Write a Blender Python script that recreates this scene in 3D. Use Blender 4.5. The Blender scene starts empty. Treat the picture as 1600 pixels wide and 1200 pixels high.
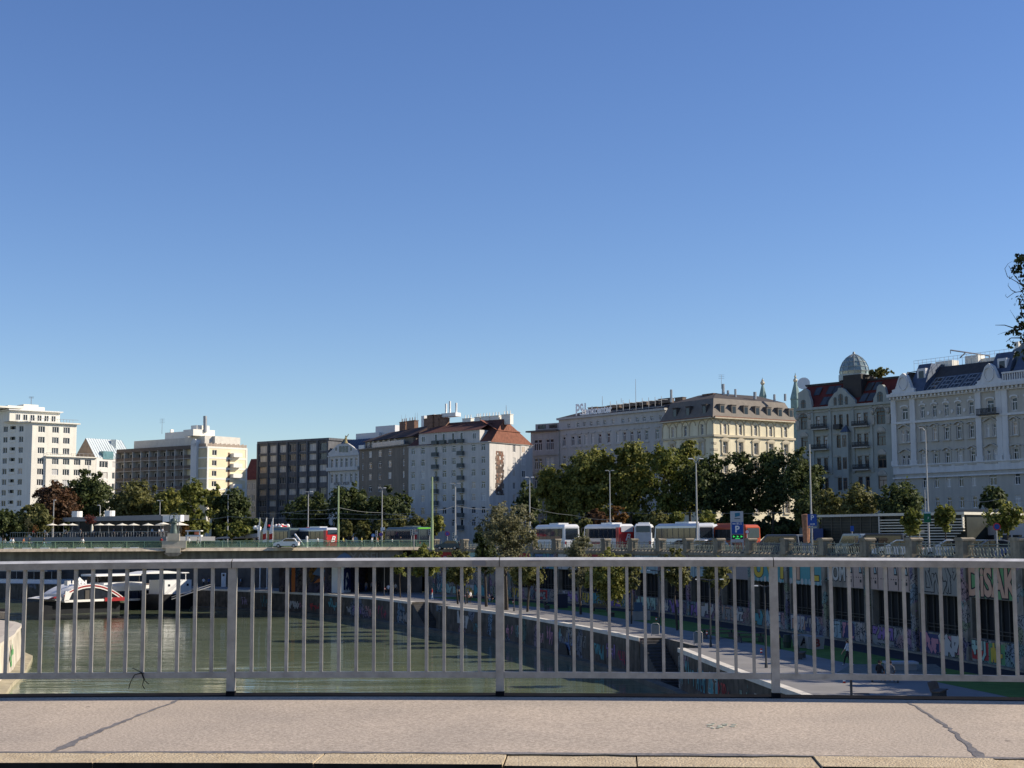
import bpy, bmesh, math, random
from mathutils import Vector, Matrix
from mathutils.geometry import tessellate_polygon
random.seed(7)
sc = bpy.context.scene
COL = sc.collection
V = Vector
# ------------------------------------------------------------------ camera
F = 2300.0
PIT = math.atan(242 / F)
ROLL = 0.0034
cp, sp = math.cos(PIT), math.sin(PIT)
fw = V((0, cp, sp)); u0 = V((0, -sp, cp)); x0 = V((1, 0, 0))
RR = x0 * math.cos(ROLL) - u0 * math.sin(ROLL)
UU = u0 * math.cos(ROLL) + x0 * math.sin(ROLL)
cam = bpy.data.cameras.new('camera'); cam.sensor_width = 36; cam.lens = 36 * F / 1600
cam.clip_start = 0.1; cam.clip_end = 6000
co = bpy.data.objects.new('camera', cam); COL.objects.link(co)
co.matrix_world = Matrix(((RR.x, UU.x, -fw.x, 0), (RR.y, UU.y, -fw.y, 0), (RR.z, UU.z, -fw.z, 0), (0, 0, 0, 1)))
sc.camera = co

def ray(px, py): return fw + RR * ((px - 800) / F) + UU * ((600 - py) / F)
def at(px, py, Y):
    d = ray(px, py); return d * (Y / d.y)
def onz(px, py, z):
    d = ray(px, py); return d * (z / d.z)
def X(px, Y): return (px - 800) / F * Y
def Zh(px, py, Y): return at(px, py, Y).z
# zoom-sheet coordinates used while measuring
def Z1(x, y): return (x / 4, 600 + y / 4)
def Z2(x, y): return (160 + x / 4.615, 600 + y / 4.615)
def Z3(x, y): return (390 + x / 4.8, 620 + y / 4.8)
def Z4(x, y): return (620 + x / 4.8, 620 + y / 4.8)
def Z5(x, y): return (820 + x / 4, 580 + y / 4)
def Z6(x, y): return (1030 + x / 4, 580 + y / 4)
def Z7(x, y): return (1230 + x / 3.53, 540 + y / 3.53)
def Z8(x, y): return (1380 + x / 2.4, 380 + y / 2.4)

# ------------------------------------------------------------------ materials
MC = {}
def mat(name, col, rough=0.85, var=0.12, scale=1.2, bump=0.0, bscale=20, metal=0.0, spec=0.3, col2=None, emit=None, trans=0, stretch=None, streak=0.0):
    if name in MC: return MC[name]
    m = bpy.data.materials.new(name); m.use_nodes = True
    nt = m.node_tree; N = nt.nodes; L = nt.links
    b = N['Principled BSDF']
    b.inputs['Roughness'].default_value = rough; b.inputs['Metallic'].default_value = metal
    b.inputs['Specular IOR Level'].default_value = spec
    tc = N.new('ShaderNodeTexCoord'); vec = tc.outputs['Object']
    if stretch:
        mp = N.new('ShaderNodeMapping'); mp.inputs['Scale'].default_value = stretch
        L.new(vec, mp.inputs['Vector']); vec = mp.outputs['Vector']
    c2 = col2 or tuple(min(1, c * (1 + var)) for c in col); c1 = tuple(c * (1 - var) for c in col) if not col2 else col
    nz = N.new('ShaderNodeTexNoise'); nz.inputs['Scale'].default_value = scale; nz.inputs['Detail'].default_value = 6; nz.inputs['Roughness'].default_value = 0.65
    L.new(vec, nz.inputs['Vector'])
    rp = N.new('ShaderNodeValToRGB'); rp.color_ramp.elements[0].position = 0.33; rp.color_ramp.elements[1].position = 0.67
    rp.color_ramp.elements[0].color = (*c1, 1); rp.color_ramp.elements[1].color = (*c2, 1)
    L.new(nz.outputs['Fac'], rp.inputs['Fac'])
    out = rp.outputs['Color']
    if streak > 0:
        mp2 = N.new('ShaderNodeMapping'); mp2.inputs['Scale'].default_value = (1.3, 1.3, 0.09); L.new(tc.outputs['Object'], mp2.inputs['Vector'])
        n2 = N.new('ShaderNodeTexNoise'); n2.inputs['Scale'].default_value = 1.0; n2.inputs['Detail'].default_value = 5
        L.new(mp2.outputs['Vector'], n2.inputs['Vector'])
        r2 = N.new('ShaderNodeValToRGB'); r2.color_ramp.elements[0].position = 0.38; r2.color_ramp.elements[1].position = 0.6
        r2.color_ramp.elements[0].color = (1 - streak,) * 3 + (1,); r2.color_ramp.elements[1].color = (1, 1, 1, 1)
        L.new(n2.outputs['Fac'], r2.inputs['Fac'])
        mx = N.new('ShaderNodeMix'); mx.data_type = 'RGBA'; mx.blend_type = 'MULTIPLY'; mx.inputs[0].default_value = 1
        L.new(out, mx.inputs[6]); L.new(r2.outputs['Color'], mx.inputs[7]); out = mx.outputs[2]
    L.new(out, b.inputs['Base Color'])
    if bump:
        bn = N.new('ShaderNodeTexNoise'); bn.inputs['Scale'].default_value = bscale; bn.inputs['Detail'].default_value = 4
        L.new(vec, bn.inputs['Vector'])
        bu = N.new('ShaderNodeBump'); bu.inputs['Strength'].default_value = bump; bu.inputs['Distance'].default_value = 0.05
        L.new(bn.outputs['Fac'], bu.inputs['Height']); L.new(bu.outputs['Normal'], b.inputs['Normal'])
    if emit:
        b.inputs['Emission Color'].default_value = (*emit[:3], 1); b.inputs['Emission Strength'].default_value = emit[3]
    if trans: b.inputs['Transmission Weight'].default_value = trans
    MC[name] = m; return m

def flat(name, col, rough=0.6, **k): return mat(name, col, rough, var=0.06, scale=3, **k)

def leafmat(name, c1, c2):
    m = bpy.data.materials.new(name); m.use_nodes = True
    nt = m.node_tree; N = nt.nodes; L = nt.links; b = N['Principled BSDF']
    b.inputs['Roughness'].default_value = 0.6; b.inputs['Specular IOR Level'].default_value = 0.25
    tc = N.new('ShaderNodeTexCoord'); gi = N.new('ShaderNodeNewGeometry')
    nz = N.new('ShaderNodeTexNoise'); nz.inputs['Scale'].default_value = 0.45; nz.inputs['Detail'].default_value = 6
    L.new(tc.outputs['Object'], nz.inputs['Vector'])
    ad = N.new('ShaderNodeMath'); ad.operation = 'ADD'
    mu = N.new('ShaderNodeMath'); mu.operation = 'MULTIPLY_ADD'; mu.inputs[1].default_value = 0.5; mu.inputs[2].default_value = -0.25
    L.new(gi.outputs['Random Per Island'], mu.inputs[0]); L.new(mu.outputs[0], ad.inputs[0]); L.new(nz.outputs['Fac'], ad.inputs[1])
    rp = N.new('ShaderNodeValToRGB'); rp.color_ramp.elements[0].position = 0.3; rp.color_ramp.elements[1].position = 0.72
    rp.color_ramp.elements[0].color = (*c1, 1); rp.color_ramp.elements[1].color = (*c2, 1)
    L.new(ad.outputs[0], rp.inputs['Fac']); L.new(rp.outputs['Color'], b.inputs['Base Color'])
    tr = N.new('ShaderNodeBsdfTranslucent'); L.new(rp.outputs['Color'], tr.inputs['Color'])
    mx = N.new('ShaderNodeMixShader'); mx.inputs[0].default_value = 0.42
    L.new(b.outputs[0], mx.inputs[1]); L.new(tr.outputs[0], mx.inputs[2]); L.new(mx.outputs[0], N['Material Output'].inputs['Surface'])
    return m

def graffiti_mat(name, base, amount, pal, scale=0.55):
    """painted wall: weathered render partly covered by patches of spray paint"""
    m = bpy.data.materials.new(name); m.use_nodes = True
    nt = m.node_tree; N = nt.nodes; L = nt.links; b = N['Principled BSDF']; b.inputs['Roughness'].default_value = 0.85
    b.inputs['Specular IOR Level'].default_value = 0.2
    tc = N.new('ShaderNodeTexCoord')
    wn = N.new('ShaderNodeTexNoise'); wn.inputs['Scale'].default_value = 2.0; wn.inputs['Detail'].default_value = 3
    L.new(tc.outputs['Object'], wn.inputs['Vector'])
    va = N.new('ShaderNodeVectorMath'); va.operation = 'MULTIPLY_ADD'; va.inputs[1].default_value = (1.2, 1.2, 1.2)
    L.new(wn.outputs['Color'], va.inputs[0]); L.new(tc.outputs['Object'], va.inputs[2])
    vo = N.new('ShaderNodeTexVoronoi'); vo.inputs['Scale'].default_value = scale; L.new(va.outputs[0], vo.inputs['Vector'])
    sp_ = N.new('ShaderNodeSeparateColor'); L.new(vo.outputs['Color'], sp_.inputs[0])
    rp = N.new('ShaderNodeValToRGB'); rp.color_ramp.interpolation = 'CONSTANT'
    els = rp.color_ramp.elements
    while len(els) < len(pal): els.new(0.5)
    for i, c in enumerate(pal):
        els[i].position = i / len(pal); els[i].color = (*c, 1)
    L.new(sp_.outputs[0], rp.inputs['Fac'])
    vb = N.new('ShaderNodeTexVoronoi'); vb.feature = 'DISTANCE_TO_EDGE'; vb.inputs['Scale'].default_value = scale * 2.6; L.new(va.outputs[0], vb.inputs['Vector'])
    lt = N.new('ShaderNodeMath'); lt.operation = 'LESS_THAN'; lt.inputs[1].default_value = 0.05; L.new(vb.outputs['Distance'], lt.inputs[0])
    mk = N.new('ShaderNodeMath'); mk.operation = 'LESS_THAN'; mk.inputs[1].default_value = amount; L.new(sp_.outputs[1], mk.inputs[0])
    ln = N.new('ShaderNodeMath'); ln.operation = 'MULTIPLY'; L.new(lt.outputs[0], ln.inputs[0]); L.new(mk.outputs[0], ln.inputs[1])
    gn = N.new('ShaderNodeTexNoise'); gn.inputs['Scale'].default_value = 1.1; gn.inputs['Detail'].default_value = 8; L.new(tc.outputs['Object'], gn.inputs['Vector'])
    gr = N.new('ShaderNodeValToRGB'); gr.color_ramp.elements[0].position = 0.3; gr.color_ramp.elements[1].position = 0.7
    gr.color_ramp.elements[0].color = (*[c * 0.55 for c in base], 1); gr.color_ramp.elements[1].color = (*[min(1, c * 1.25) for c in base], 1)
    L.new(gn.outputs['Fac'], gr.inputs['Fac'])
    m1 = N.new('ShaderNodeMix'); m1.data_type = 'RGBA'; L.new(mk.outputs[0], m1.inputs[0]); L.new(gr.outputs['Color'], m1.inputs[6]); L.new(rp.outputs['Color'], m1.inputs[7])
    m2 = N.new('ShaderNodeMix'); m2.data_type = 'RGBA'; L.new(ln.outputs[0], m2.inputs[0]); L.new(m1.outputs[2], m2.inputs[6]); m2.inputs[7].default_value = (0.02, 0.02, 0.025, 1)
    m3 = N.new('ShaderNodeMix'); m3.data_type = 'RGBA'; m3.blend_type = 'MULTIPLY'; m3.inputs[0].default_value = 0.6
    L.new(m2.outputs[2], m3.inputs[6])
    st = N.new('ShaderNodeMapping'); st.inputs['Scale'].default_value = (1.5, 1.5, 0.15); L.new(tc.outputs['Object'], st.inputs['Vector'])
    sn = N.new('ShaderNodeTexNoise'); sn.inputs['Scale'].default_value = 1.0; sn.inputs['Detail'].default_value = 6; L.new(st.outputs[0], sn.inputs['Vector'])
    sr = N.new('ShaderNodeValToRGB'); sr.color_ramp.elements[0].position = 0.35; sr.color_ramp.elements[1].position = 0.65
    sr.color_ramp.elements[0].color = (0.35, 0.33, 0.3, 1); sr.color_ramp.elements[1].color = (1, 1, 1, 1)
    L.new(sn.outputs['Fac'], sr.inputs['Fac']); L.new(sr.outputs['Color'], m3.inputs[7])
    L.new(m3.outputs[2], b.inputs['Base Color'])
    return m

# ------------------------------------------------------------------ mesh builder
ORG = {}
class MB:
    def __init__(s): s.v = []; s.f = []; s.m = []; s.mi = 0
    def add(s, vs, fs, m=None):
        n = len(s.v); s.v += [V(p) for p in vs]
        for f in fs: s.f.append([n + i for i in f]); s.m.append(s.mi if m is None else m)
    def poly(s, pts, m=None): s.add(pts, [list(range(len(pts)))], m)
    def tess(s, pts, m=None):
        tr = tessellate_polygon([[V(p) for p in pts]])
        s.add(pts, [list(t) for t in tr], m)
    def hexa(s, b, t, m=None):      # b,t : 4 bottom and 4 top points
        s.add(list(b) + list(t), [(3, 2, 1, 0), (4, 5, 6, 7), (0, 1, 5, 4), (1, 2, 6, 5), (2, 3, 7, 6), (3, 0, 4, 7)], m)
    def box(s, a, b, m=None):
        (x0, y0, z0), (x1, y1, z1) = a, b
        s.hexa([(x0, y0, z0), (x1, y0, z0), (x1, y1, z0), (x0, y1, z0)], [(x0, y0, z1), (x1, y0, z1), (x1, y1, z1), (x0, y1, z1)], m)
    def prism(s, pts2, z0, z1, m=None, mtop=None):
        n = len(pts2); vs = [(p[0], p[1], z0) for p in pts2] + [(p[0], p[1], z1) for p in pts2]
        s.add(vs, [(i, (i + 1) % n, n + (i + 1) % n, n + i) for i in range(n)], m)
        s.tess([(p[0], p[1], z1) for p in pts2], mtop if mtop is not None else m)
        s.tess([(p[0], p[1], z0) for p in pts2], m)
    def cyl(s, p, q, r0, r1=None, n=8, m=None, cap=True):
        p, q = V(p), V(q); r1 = r0 if r1 is None else r1
        d = (q - p).normalized(); a = d.orthogonal().normalized(); b = d.cross(a)
        vs = []
        for c, r in ((p, r0), (q, r1)):
            for i in range(n):
                t = 2 * math.pi * i / n; vs.append(c + a * (r * math.cos(t)) + b * (r * math.sin(t)))
        fs = [(i, (i + 1) % n, n + (i + 1) % n, n + i) for i in range(n)]
        if cap: fs += [tuple(range(n))[::-1], tuple(range(n, 2 * n))]
        s.add(vs, fs, m)
    def tube(s, pts, r, n=6, m=None):
        rs = r if isinstance(r, (list, tuple)) else [r] * len(pts)
        for i in range(len(pts) - 1): s.cyl(pts[i], pts[i + 1], rs[i], rs[i + 1], n, m)
    def lathe(s, c, prof, n=16, m=None, a0=0):
        c = V(c); vs = []
        for r, z in prof:
            for i in range(n):
                t = a0 + 2 * math.pi * i / n; vs.append(c + V((r * math.cos(t), r * math.sin(t), z)))
        fs = []
        for k in range(len(prof) - 1):
            for i in range(n):
                j = (i + 1) % n; fs.append((k * n + i, k * n + j, (k + 1) * n + j, (k + 1) * n + i))
        s.add(vs, fs, m)
    def ball(s, c, r, n=10, k=6, m=None, sc=(1, 1, 1)):
        prof = [(max(1e-4, math.sin(math.pi * i / k)) * r * sc[0], -math.cos(math.pi * i / k) * r * sc[2]) for i in range(k + 1)]
        s.lathe(c, prof, n, m)
    def build(s, name, mats, parent=None, smooth=False, origin=None):
        me = bpy.data.meshes.new(name)
        o = V(origin) if origin is not None else (ORG[parent.name] if parent is not None else V((0, 0, 0)))
        me.from_pydata([tuple(p - o) for p in s.v], [], s.f)
        if not isinstance(mats, (list, tuple)): mats = [mats]
        for m in mats: me.materials.append(m)
        me.polygons.foreach_set('material_index', [min(i, len(mats) - 1) for i in s.m])
        if smooth: me.polygons.foreach_set('use_smooth', [True] * len(me.polygons))
        me.update()
        ob = bpy.data.objects.new(name, me); COL.objects.link(ob)
        if parent is not None:
            ob.parent = parent; ORG[ob.name] = ORG[parent.name]
            if origin is not None: ob.location = o - ORG[parent.name]; ORG[ob.name] = o
        else:
            ob.location = o; ORG[ob.name] = o
        return ob

def tag(o, label, cat, group=None, kind=None):
    o['label'] = label; o['category'] = cat
    if group: o['group'] = group
    if kind: o['kind'] = kind
    return o
def struct(o, label=None):
    o['kind'] = 'structure'
    if label: o['label'] = label
    o['category'] = o.name.split('.')[0].replace('_', ' ')
    return o
def thing(name, label, cat, loc=(0, 0, 0), group=None, rz=0):
    o = bpy.data.objects.new(name, None); COL.objects.link(o); o.location = loc; o.rotation_euler.z = rz
    o.empty_display_size = 0.3
    ORG[o.name] = V(loc); return tag(o, label, cat, group)
KIDS = {}
def dup(o, loc=None, rz=None, label=None, group=None, parent=None, sc_=None, smap=None):
    c = o.copy(); COL.objects.link(c)
    if parent is not None: c.parent = parent
    for ch in o.children: dup(ch, parent=c)
    if loc is not None: c.location = loc
    if rz is not None: c.rotation_euler.z = rz
    if sc_ is not None: c.scale = (sc_,) * 3 if not isinstance(sc_, tuple) else sc_
    if label: c['label'] = label
    if group: c['group'] = group
    return c
def local(name, label, cat, group=None):   # a thing modelled round its own origin, moved afterwards
    return thing(name, label, cat, (0, 0, 0), group)

def text_mesh(txt, size=1.0, offset=0.0, shear=0.0, extr=0.0):
    cu = bpy.data.curves.new('lettering', 'FONT'); cu.body = txt; cu.size = size; cu.offset = offset; cu.shear = shear
    cu.align_x = 'CENTER'; cu.align_y = 'CENTER'; cu.resolution_u = 3; cu.extrude = extr
    ob = bpy.data.objects.new('lettering', cu); COL.objects.link(ob)
    dg = bpy.context.evaluated_depsgraph_get(); ev = ob.evaluated_get(dg); me = ev.to_mesh()
    vs = [v.co.copy() for v in me.vertices]; fs = [list(p.vertices) for p in me.polygons]
    ev.to_mesh_clear(); bpy.data.objects.remove(ob); bpy.data.curves.remove(cu)
    return vs, fs
def put_text(mb, txt, org, ux, uz, n, size, off=0.01, m=0, offset=0.0, sx=1.0, shear=0.0):
    vs, fs = text_mesh(txt, size, offset, shear)
    org, ux, uz, n = V(org), V(ux), V(uz), V(n)
    mb.add([org + ux * (v.x * sx) + uz * v.y + n * off for v in vs], fs, m)

# ------------------------------------------------------------------ facades
class Fac:
    def __init__(s, A, B):
        s.A = V((A[0], A[1])); s.B = V((B[0], B[1])); d = s.B - s.A; s.L = d.length; s.d = d / s.L
        s.n = V((s.d.y, -s.d.x)); s.ang = math.atan2(s.d.y, s.d.x)
        s.off = 0.0
    def uz(s, px, py):
        r = ray(px, py); A = s.A + s.n * s.off
        # A + u d = t r
        det = s.d.x * (-r.y) + s.d.y * r.x
        t = (s.d.x * (-A.y) + s.d.y * A.x) / det
        h = V((r.x * t, r.y * t))
        return (h - A).dot(s.d), r.z * t
    def u(s, p): return s.uz(*p)[0]
    def z(s, p): return s.uz(*p)[1]
    def pt(s, u, z, o=0.0):
        p = s.A + s.d * u + s.n * (o + s.off); return V((p.x, p.y, z))
    def quad(s, mb, u0, u1, z0, z1, o=0.0, m=None): mb.poly([s.pt(u0, z0, o), s.pt(u1, z0, o), s.pt(u1, z1, o), s.pt(u0, z1, o)], m)
    def box(s, mb, u0, u1, z0, z1, o0, o1, m=None):
        mb.hexa([s.pt(u0, z0, o1), s.pt(u1, z0, o1), s.pt(u1, z0, o0), s.pt(u0, z0, o0)], [s.pt(u0, z1, o1), s.pt(u1, z1, o1), s.pt(u1, z1, o0), s.pt(u0, z1, o0)], m)
    def shape(s, mb, pts, o0, o1, m=None):   # extruded outline given as (u,z)
        n = len(pts); vs = [s.pt(u, z, o1) for u, z in pts] + [s.pt(u, z, o0) for u, z in pts]
        mb.add(vs, [(i, n + i, n + (i + 1) % n, (i + 1) % n) for i in range(n)], m)
        tr = tessellate_polygon([[V((u, z, 0)) for u, z in pts]])
        mb.add(vs[:n], [list(t) for t in tr], m); mb.add(vs[n:], [list(t) for t in tr], m)
def FP(pa, ya, pb, yb): return Fac((X(pa, ya), ya), (X(pb, yb), yb))

def wallstrip(mb, f, u0, u1, z0, z1, rows=(), m=0, rec=0.22, mr=None):
    """flat wall with real rectangular openings; rows = [(zc,h,[(uc,w),...])]"""
    z = z0
    mr = m if mr is None else mr
    for zc, h, cols in sorted(rows, key=lambda r: r[0]):
        a, b = zc - h / 2, zc + h / 2
        if a > z + 1e-4: f.quad(mb, u0, u1, z, a, 0, m)
        u = u0
        for uc, w in sorted(cols):
            l, r = uc - w / 2, uc + w / 2
            f.quad(mb, u, l, a, b, 0, m)
            mb.poly([f.pt(l, a, 0), f.pt(l, a, -rec), f.pt(l, b, -rec), f.pt(l, b, 0)], mr)
            mb.poly([f.pt(r, a, -rec), f.pt(r, a, 0), f.pt(r, b, 0), f.pt(r, b, -rec)], mr)
            mb.poly([f.pt(l, a, -rec), f.pt(l, a, 0), f.pt(r, a, 0), f.pt(r, a, -rec)], mr)
            mb.poly([f.pt(l, b, 0), f.pt(l, b, -rec), f.pt(r, b, -rec), f.pt(r, b, 0)], mr)
            u = r
        f.quad(mb, u, u1, a, b, 0, m); z = b
    if z1 > z: f.quad(mb, u0, u1, z, z1, 0, m)

GL = {}
def glassmats():
    GL['dark'] = mat('window_glass_dark', (0.022, 0.026, 0.03), 0.08, 0.2, 0.4, spec=0.38)
    GL['mid'] = mat('window_glass_mid', (0.06, 0.068, 0.075), 0.1, 0.2, 0.5, spec=0.4)
    GL['blind'] = mat('window_blind', (0.5, 0.49, 0.46), 0.35, 0.08, 0.7, spec=0.4)  # pale panes: blinds, and bright reflections put into the colour
    GL['warm'] = mat('window_curtain_warm', (0.46, 0.37, 0.28), 0.25, 0.15, .6, spec=0.4)  # curtains, and warm reflections of lit walls put into the colour
glassmats()
WF = mat('window_frame_white', (0.72, 0.71, 0.68), 0.5, 0.05)
WFD = mat('window_frame_dark', (0.06, 0.055, 0.05), 0.5, 0.1)
WFB = mat('window_frame_brown', (0.16, 0.1, 0.06), 0.5, 0.1)
WCACHE = {}
def win_mesh(w, h, style, fm):
    k = (round(w, 1), round(h, 1), style, fm.name)
    if k in WCACHE: return WCACHE[k]
    w, h = k[0], k[1]
    fr = MB(); t = 0.12
    fr.box((-w / 2, -0.05, 0), (-w / 2 + t, 0.03, h)); fr.box((w / 2 - t, -0.05, 0), (w / 2, 0.03, h))
    fr.box((-w / 2 + t, -0.05, 0), (w / 2 - t, 0.03, t)); fr.box((-w / 2 + t, -0.05, h - t), (w / 2 - t, 0.03, h))
    if style in ('two', 'cross', 'three'):
        xs = [0] if style != 'three' else [-w / 6, w / 6]
        zt = h - t if style != 'cross' else h * 0.66
        for x in xs: fr.box((x - t / 2, -0.045, t), (x + t / 2, 0.025, zt))
    if style == 'cross': fr.box((-w / 2 + t, -0.046, h * 0.66), (w / 2 - t, 0.026, h * 0.66 + t))
    me = fr.build('window', fm); m1 = me.data; bpy.data.objects.remove(me)
    p = MB(); p.poly([(-w / 2, 0, 0), (w / 2, 0, 0), (w / 2, 0, h), (-w / 2, 0, h)])
    ms = {}
    for g in GL:
        o = p.build('pane', GL[g]); ms[g] = o.data; bpy.data.objects.remove(o)
    WCACHE[k] = (m1, ms); return WCACHE[k]
def add_window(root, f, uc, zc, w, h, rec=0.18, style='cross', fm=WF, glass=None):
    m1, ms = win_mesh(w, h, style, fm)
    o = bpy.data.objects.new('window', m1); COL.objects.link(o); o.parent = root
    o.location = f.pt(uc, zc - round(h, 1) / 2, -rec) - ORG[root.name]; o.rotation_euler.z = f.ang
    g = glass or random.choices(['dark', 'mid', 'blind', 'warm'], [5, 3.2, 1.3, .7])[0]
    q = bpy.data.objects.new('pane', ms[g]); COL.objects.link(q); q.parent = o
    return o
def windows(root, f, rows, rec=0.18, style='cross', fm=WF, glass=None):
    for zc, h, cols in rows:
        for uc, w in cols: add_window(root, f, uc, zc, w, h, rec, style, fm, glass)
def body(mb, f, depth, z0, z1, ms=0, mt=1, u0=0, u1=None):
    """side, back walls and flat top behind a facade"""
    u1 = f.L if u1 is None else u1
    mb.poly([f.pt(u0, z0, -depth), f.pt(u0, z0, 0), f.pt(u0, z1, 0), f.pt(u0, z1, -depth)], ms)
    mb.poly([f.pt(u1, z0, 0), f.pt(u1, z0, -depth), f.pt(u1, z1, -depth), f.pt(u1, z1, 0)], ms)
    mb.poly([f.pt(u1, z0, -depth), f.pt(u0, z0, -depth), f.pt(u0, z1, -depth), f.pt(u1, z1, -depth)], ms)
    mb.poly([f.pt(u0, z1, 0), f.pt(u1, z1, 0), f.pt(u1, z1, -depth), f.pt(u0, z1, -depth)], mt)
def chimney(root, f, u, z0, z1, o, w=1.2, d=0.9, m=None, pots=0):
    mb = MB(); f.box(mb, u - w / 2, u + w / 2, z0, z1, o - d / 2, o + d / 2); f.box(mb, u - w / 2 - .1, u + w / 2 + .1, z1, z1 + .15, o - d / 2 - .1, o + d / 2 + .1)
    for i in range(pots):
        p = f.pt(u - w / 2 + w * (i + .5) / pots, z1 + .15, o); mb.cyl(p, p + V((0, 0, .9)), .13, .1, 6)
    return mb.build('chimney', m or BRICK, root)
def mast(root, p, h, r=0.06, name='antenna', arms=0):
    mb = MB(); p = V(p); mb.cyl(p, p + V((0, 0, h)), r, r * .6, 5)
    for i in range(arms):
        z = h * (0.97 - 0.12 * i); mb.cyl(p + V((-.7, 0, z)), p + V((.7, .1, z)), r * .6, r * .6, 4)
    return mb.build(name, METAL, root)
BRICK = mat('chimney_brick', (0.2, 0.12, 0.085), 0.9, 0.25, 1.5)
METAL = mat('grey_metal', (0.3, 0.31, 0.32), 0.45, 0.08, 2, metal=0.6)
STREET_Z = -1.7
BASE = -2.2
SKY_STRENGTH = 0.095; SUN_STRENGTH = 5.0; EXPOSURE = 0.5
# ------------------------------------------------------------------ sky, sun
SUN_AZ = math.radians(86.0); SUN_EL = math.radians(31.0)   # azimuth clockwise from the view axis
w = bpy.data.worlds.new('World'); sc.world = w; w.use_nodes = True
nt = w.node_tree; bg = nt.nodes['Background']
sky = nt.nodes.new('ShaderNodeTexSky'); sky.sky_type = 'NISHITA'; sky.sun_disc = False
sky.sun_elevation = SUN_EL; sky.sun_rotation = SUN_AZ
sky.air_density = 1.0; sky.dust_density = 0.0; sky.ozone_density = 4.0; sky.altitude = 150
hs = nt.nodes.new('ShaderNodeHueSaturation'); hs.inputs['Hue'].default_value = 0.513; hs.inputs['Saturation'].default_value = 1.12; nt.links.new(sky.outputs[0], hs.inputs['Color']); nt.links.new(hs.outputs[0], bg.inputs[0]); bg.inputs[1].default_value = SKY_STRENGTH
sl = bpy.data.lights.new('sun', 'SUN'); sl.energy = SUN_STRENGTH; sl.angle = math.radians(0.53); sl.color = (1.0, 0.89, 0.74)
so = bpy.data.objects.new('sun', sl); COL.objects.link(so); so.location = (200, 0, 150)
sd = V((math.sin(SUN_AZ) * math.cos(SUN_EL), math.cos(SUN_AZ) * math.cos(SUN_EL), math.sin(SUN_EL)))
so.rotation_euler = sd.to_track_quat('Z', 'Y').to_euler()
vs_ = sc.view_settings; sc.display_settings.display_device = 'sRGB'
vs_.view_transform = 'Standard'; vs_.look = 'None'; vs_.gamma = 1; vs_.exposure = EXPOSURE

# ------------------------------------------------------------------ plan lines
QE = [(27, -30), (24.5, 0), (21.5, 30), (18.6, 60), (16.6, 81), (14.9, 99), (13.3, 120), (15.3, 120.4), (13.3, 132.9), (11.25, 132.5), (7.9, 146.6), (2.8, 165.5),
      (-1, 178), (-8.5, 196), (-10.3, 200.3), (-8.4, 201.2), (-12.4, 210), (-14.2, 209.2), (-20.4, 224.5), (-30.4, 242), (-48, 262), (-75, 287), (-112, 312), (-165, 335), (-240, 352), (-700, 352)]
QES = [p for i, p in enumerate(QE) if i not in (7, 8, 15, 16)]
WL = [(55, -70), (48, 0), (44.5, 30), (40.5, 60), (33.9, 97.5), (29.3, 125), (22.3, 160), (16.8, 182), (6.5, 208), (-5, 230), (-15, 246), (-34, 264), (-55, 281), (-85, 303), (-120, 326), (-170, 350), (-250, 372), (-700, 372)]
LB = [(-50, -70), (-54, 0), (-58, 60), (-66, 118), (-74, 150), (-92, 190), (-124, 240), (-172, 285), (-250, 315), (-700, 315)]
def offset(pl, d):      # towards the canal for WL
    out = []
    for i, p in enumerate(pl):
        a = V(pl[max(0, i - 1)]); b = V(pl[min(len(pl) - 1, i + 1)]); t = (b - a).normalized(); n = V((-t.y, t.x))
        out.append((p[0] + n.x * d, p[1] + n.y * d))
    return out
def wl_at(px):
    for i in range(len(WL) - 1):
        a, b = V(WL[i]), V(WL[i + 1]); k = (px - 800) / F
        fa, fb = a.x - k * a.y, b.x - k * b.y
        if fa * fb <= 0 and min(a.y, b.y) > 20:
            t = fa / (fa - fb); return a + (b - a) * t
PZ = -8.8; WZ = -12.5
M_ASPH = mat('street_asphalt', (0.07, 0.068, 0.066), 0.9, 0.25, 0.4)
M_PROM = mat('promenade_concrete', (0.225, 0.215, 0.2), 0.8, 0.12, 0.25, bump=0.1)
M_LAWN = mat('lawn_grass', (0.055, 0.125, 0.02), 0.9, 0.3, 0.8, bump=0.8, bscale=8, col2=(0.105, 0.21, 0.036))
M_PATH = mat('dark_cycle_asphalt', (0.022, 0.025, 0.035), 0.9, 0.2, 0.8)
M_QUAY = graffiti_mat('quay_wall_stone', (0.12, 0.105, 0.085), 0.10, [(0.16, 0.18, 0.22), (0.25, 0.2, 0.24), (0.3, 0.3, 0.28), (0.1, 0.17, 0.15), (0.24, 0.13, 0.11), (0.15, 0.22, 0.28)], 0.35)
M_GRAV = mat('pale_gravel', (0.16, 0.165, 0.14), 0.95, 0.3, 3)
M_COPE = mat('coping_stone', (0.6, 0.56, 0.48), 0.8, 0.15, 0.6)  # pale stone, lightened further to carry the sunlit strip along the edge

# street level sheet reaches the horizon
g = MB(); pts = [(p[0], p[1], STREET_Z) for p in WL] + [(-3500, 372, STREET_Z), (-3500, 3500, STREET_Z), (3500, 3500, STREET_Z), (3500, -70, STREET_Z)]
g.tess(pts); struct(g.build('street', M_ASPH))
g = MB(); pts = [(p[0], p[1], STREET_Z) for p in LB] + [(-3500, 315, STREET_Z), (-3500, -70, STREET_Z)]
g.tess(pts)
for i in range(len(LB) - 1):
    a, b = LB[i], LB[i + 1]; g.poly([(a[0], a[1], -14), (b[0], b[1], -14), (b[0], b[1], STREET_Z), (a[0], a[1], STREET_Z)])
struct(g.build('far_bank', mat('bank_concrete', (0.3, 0.28, 0.25), 0.9, 0.2, 0.5)))
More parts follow.
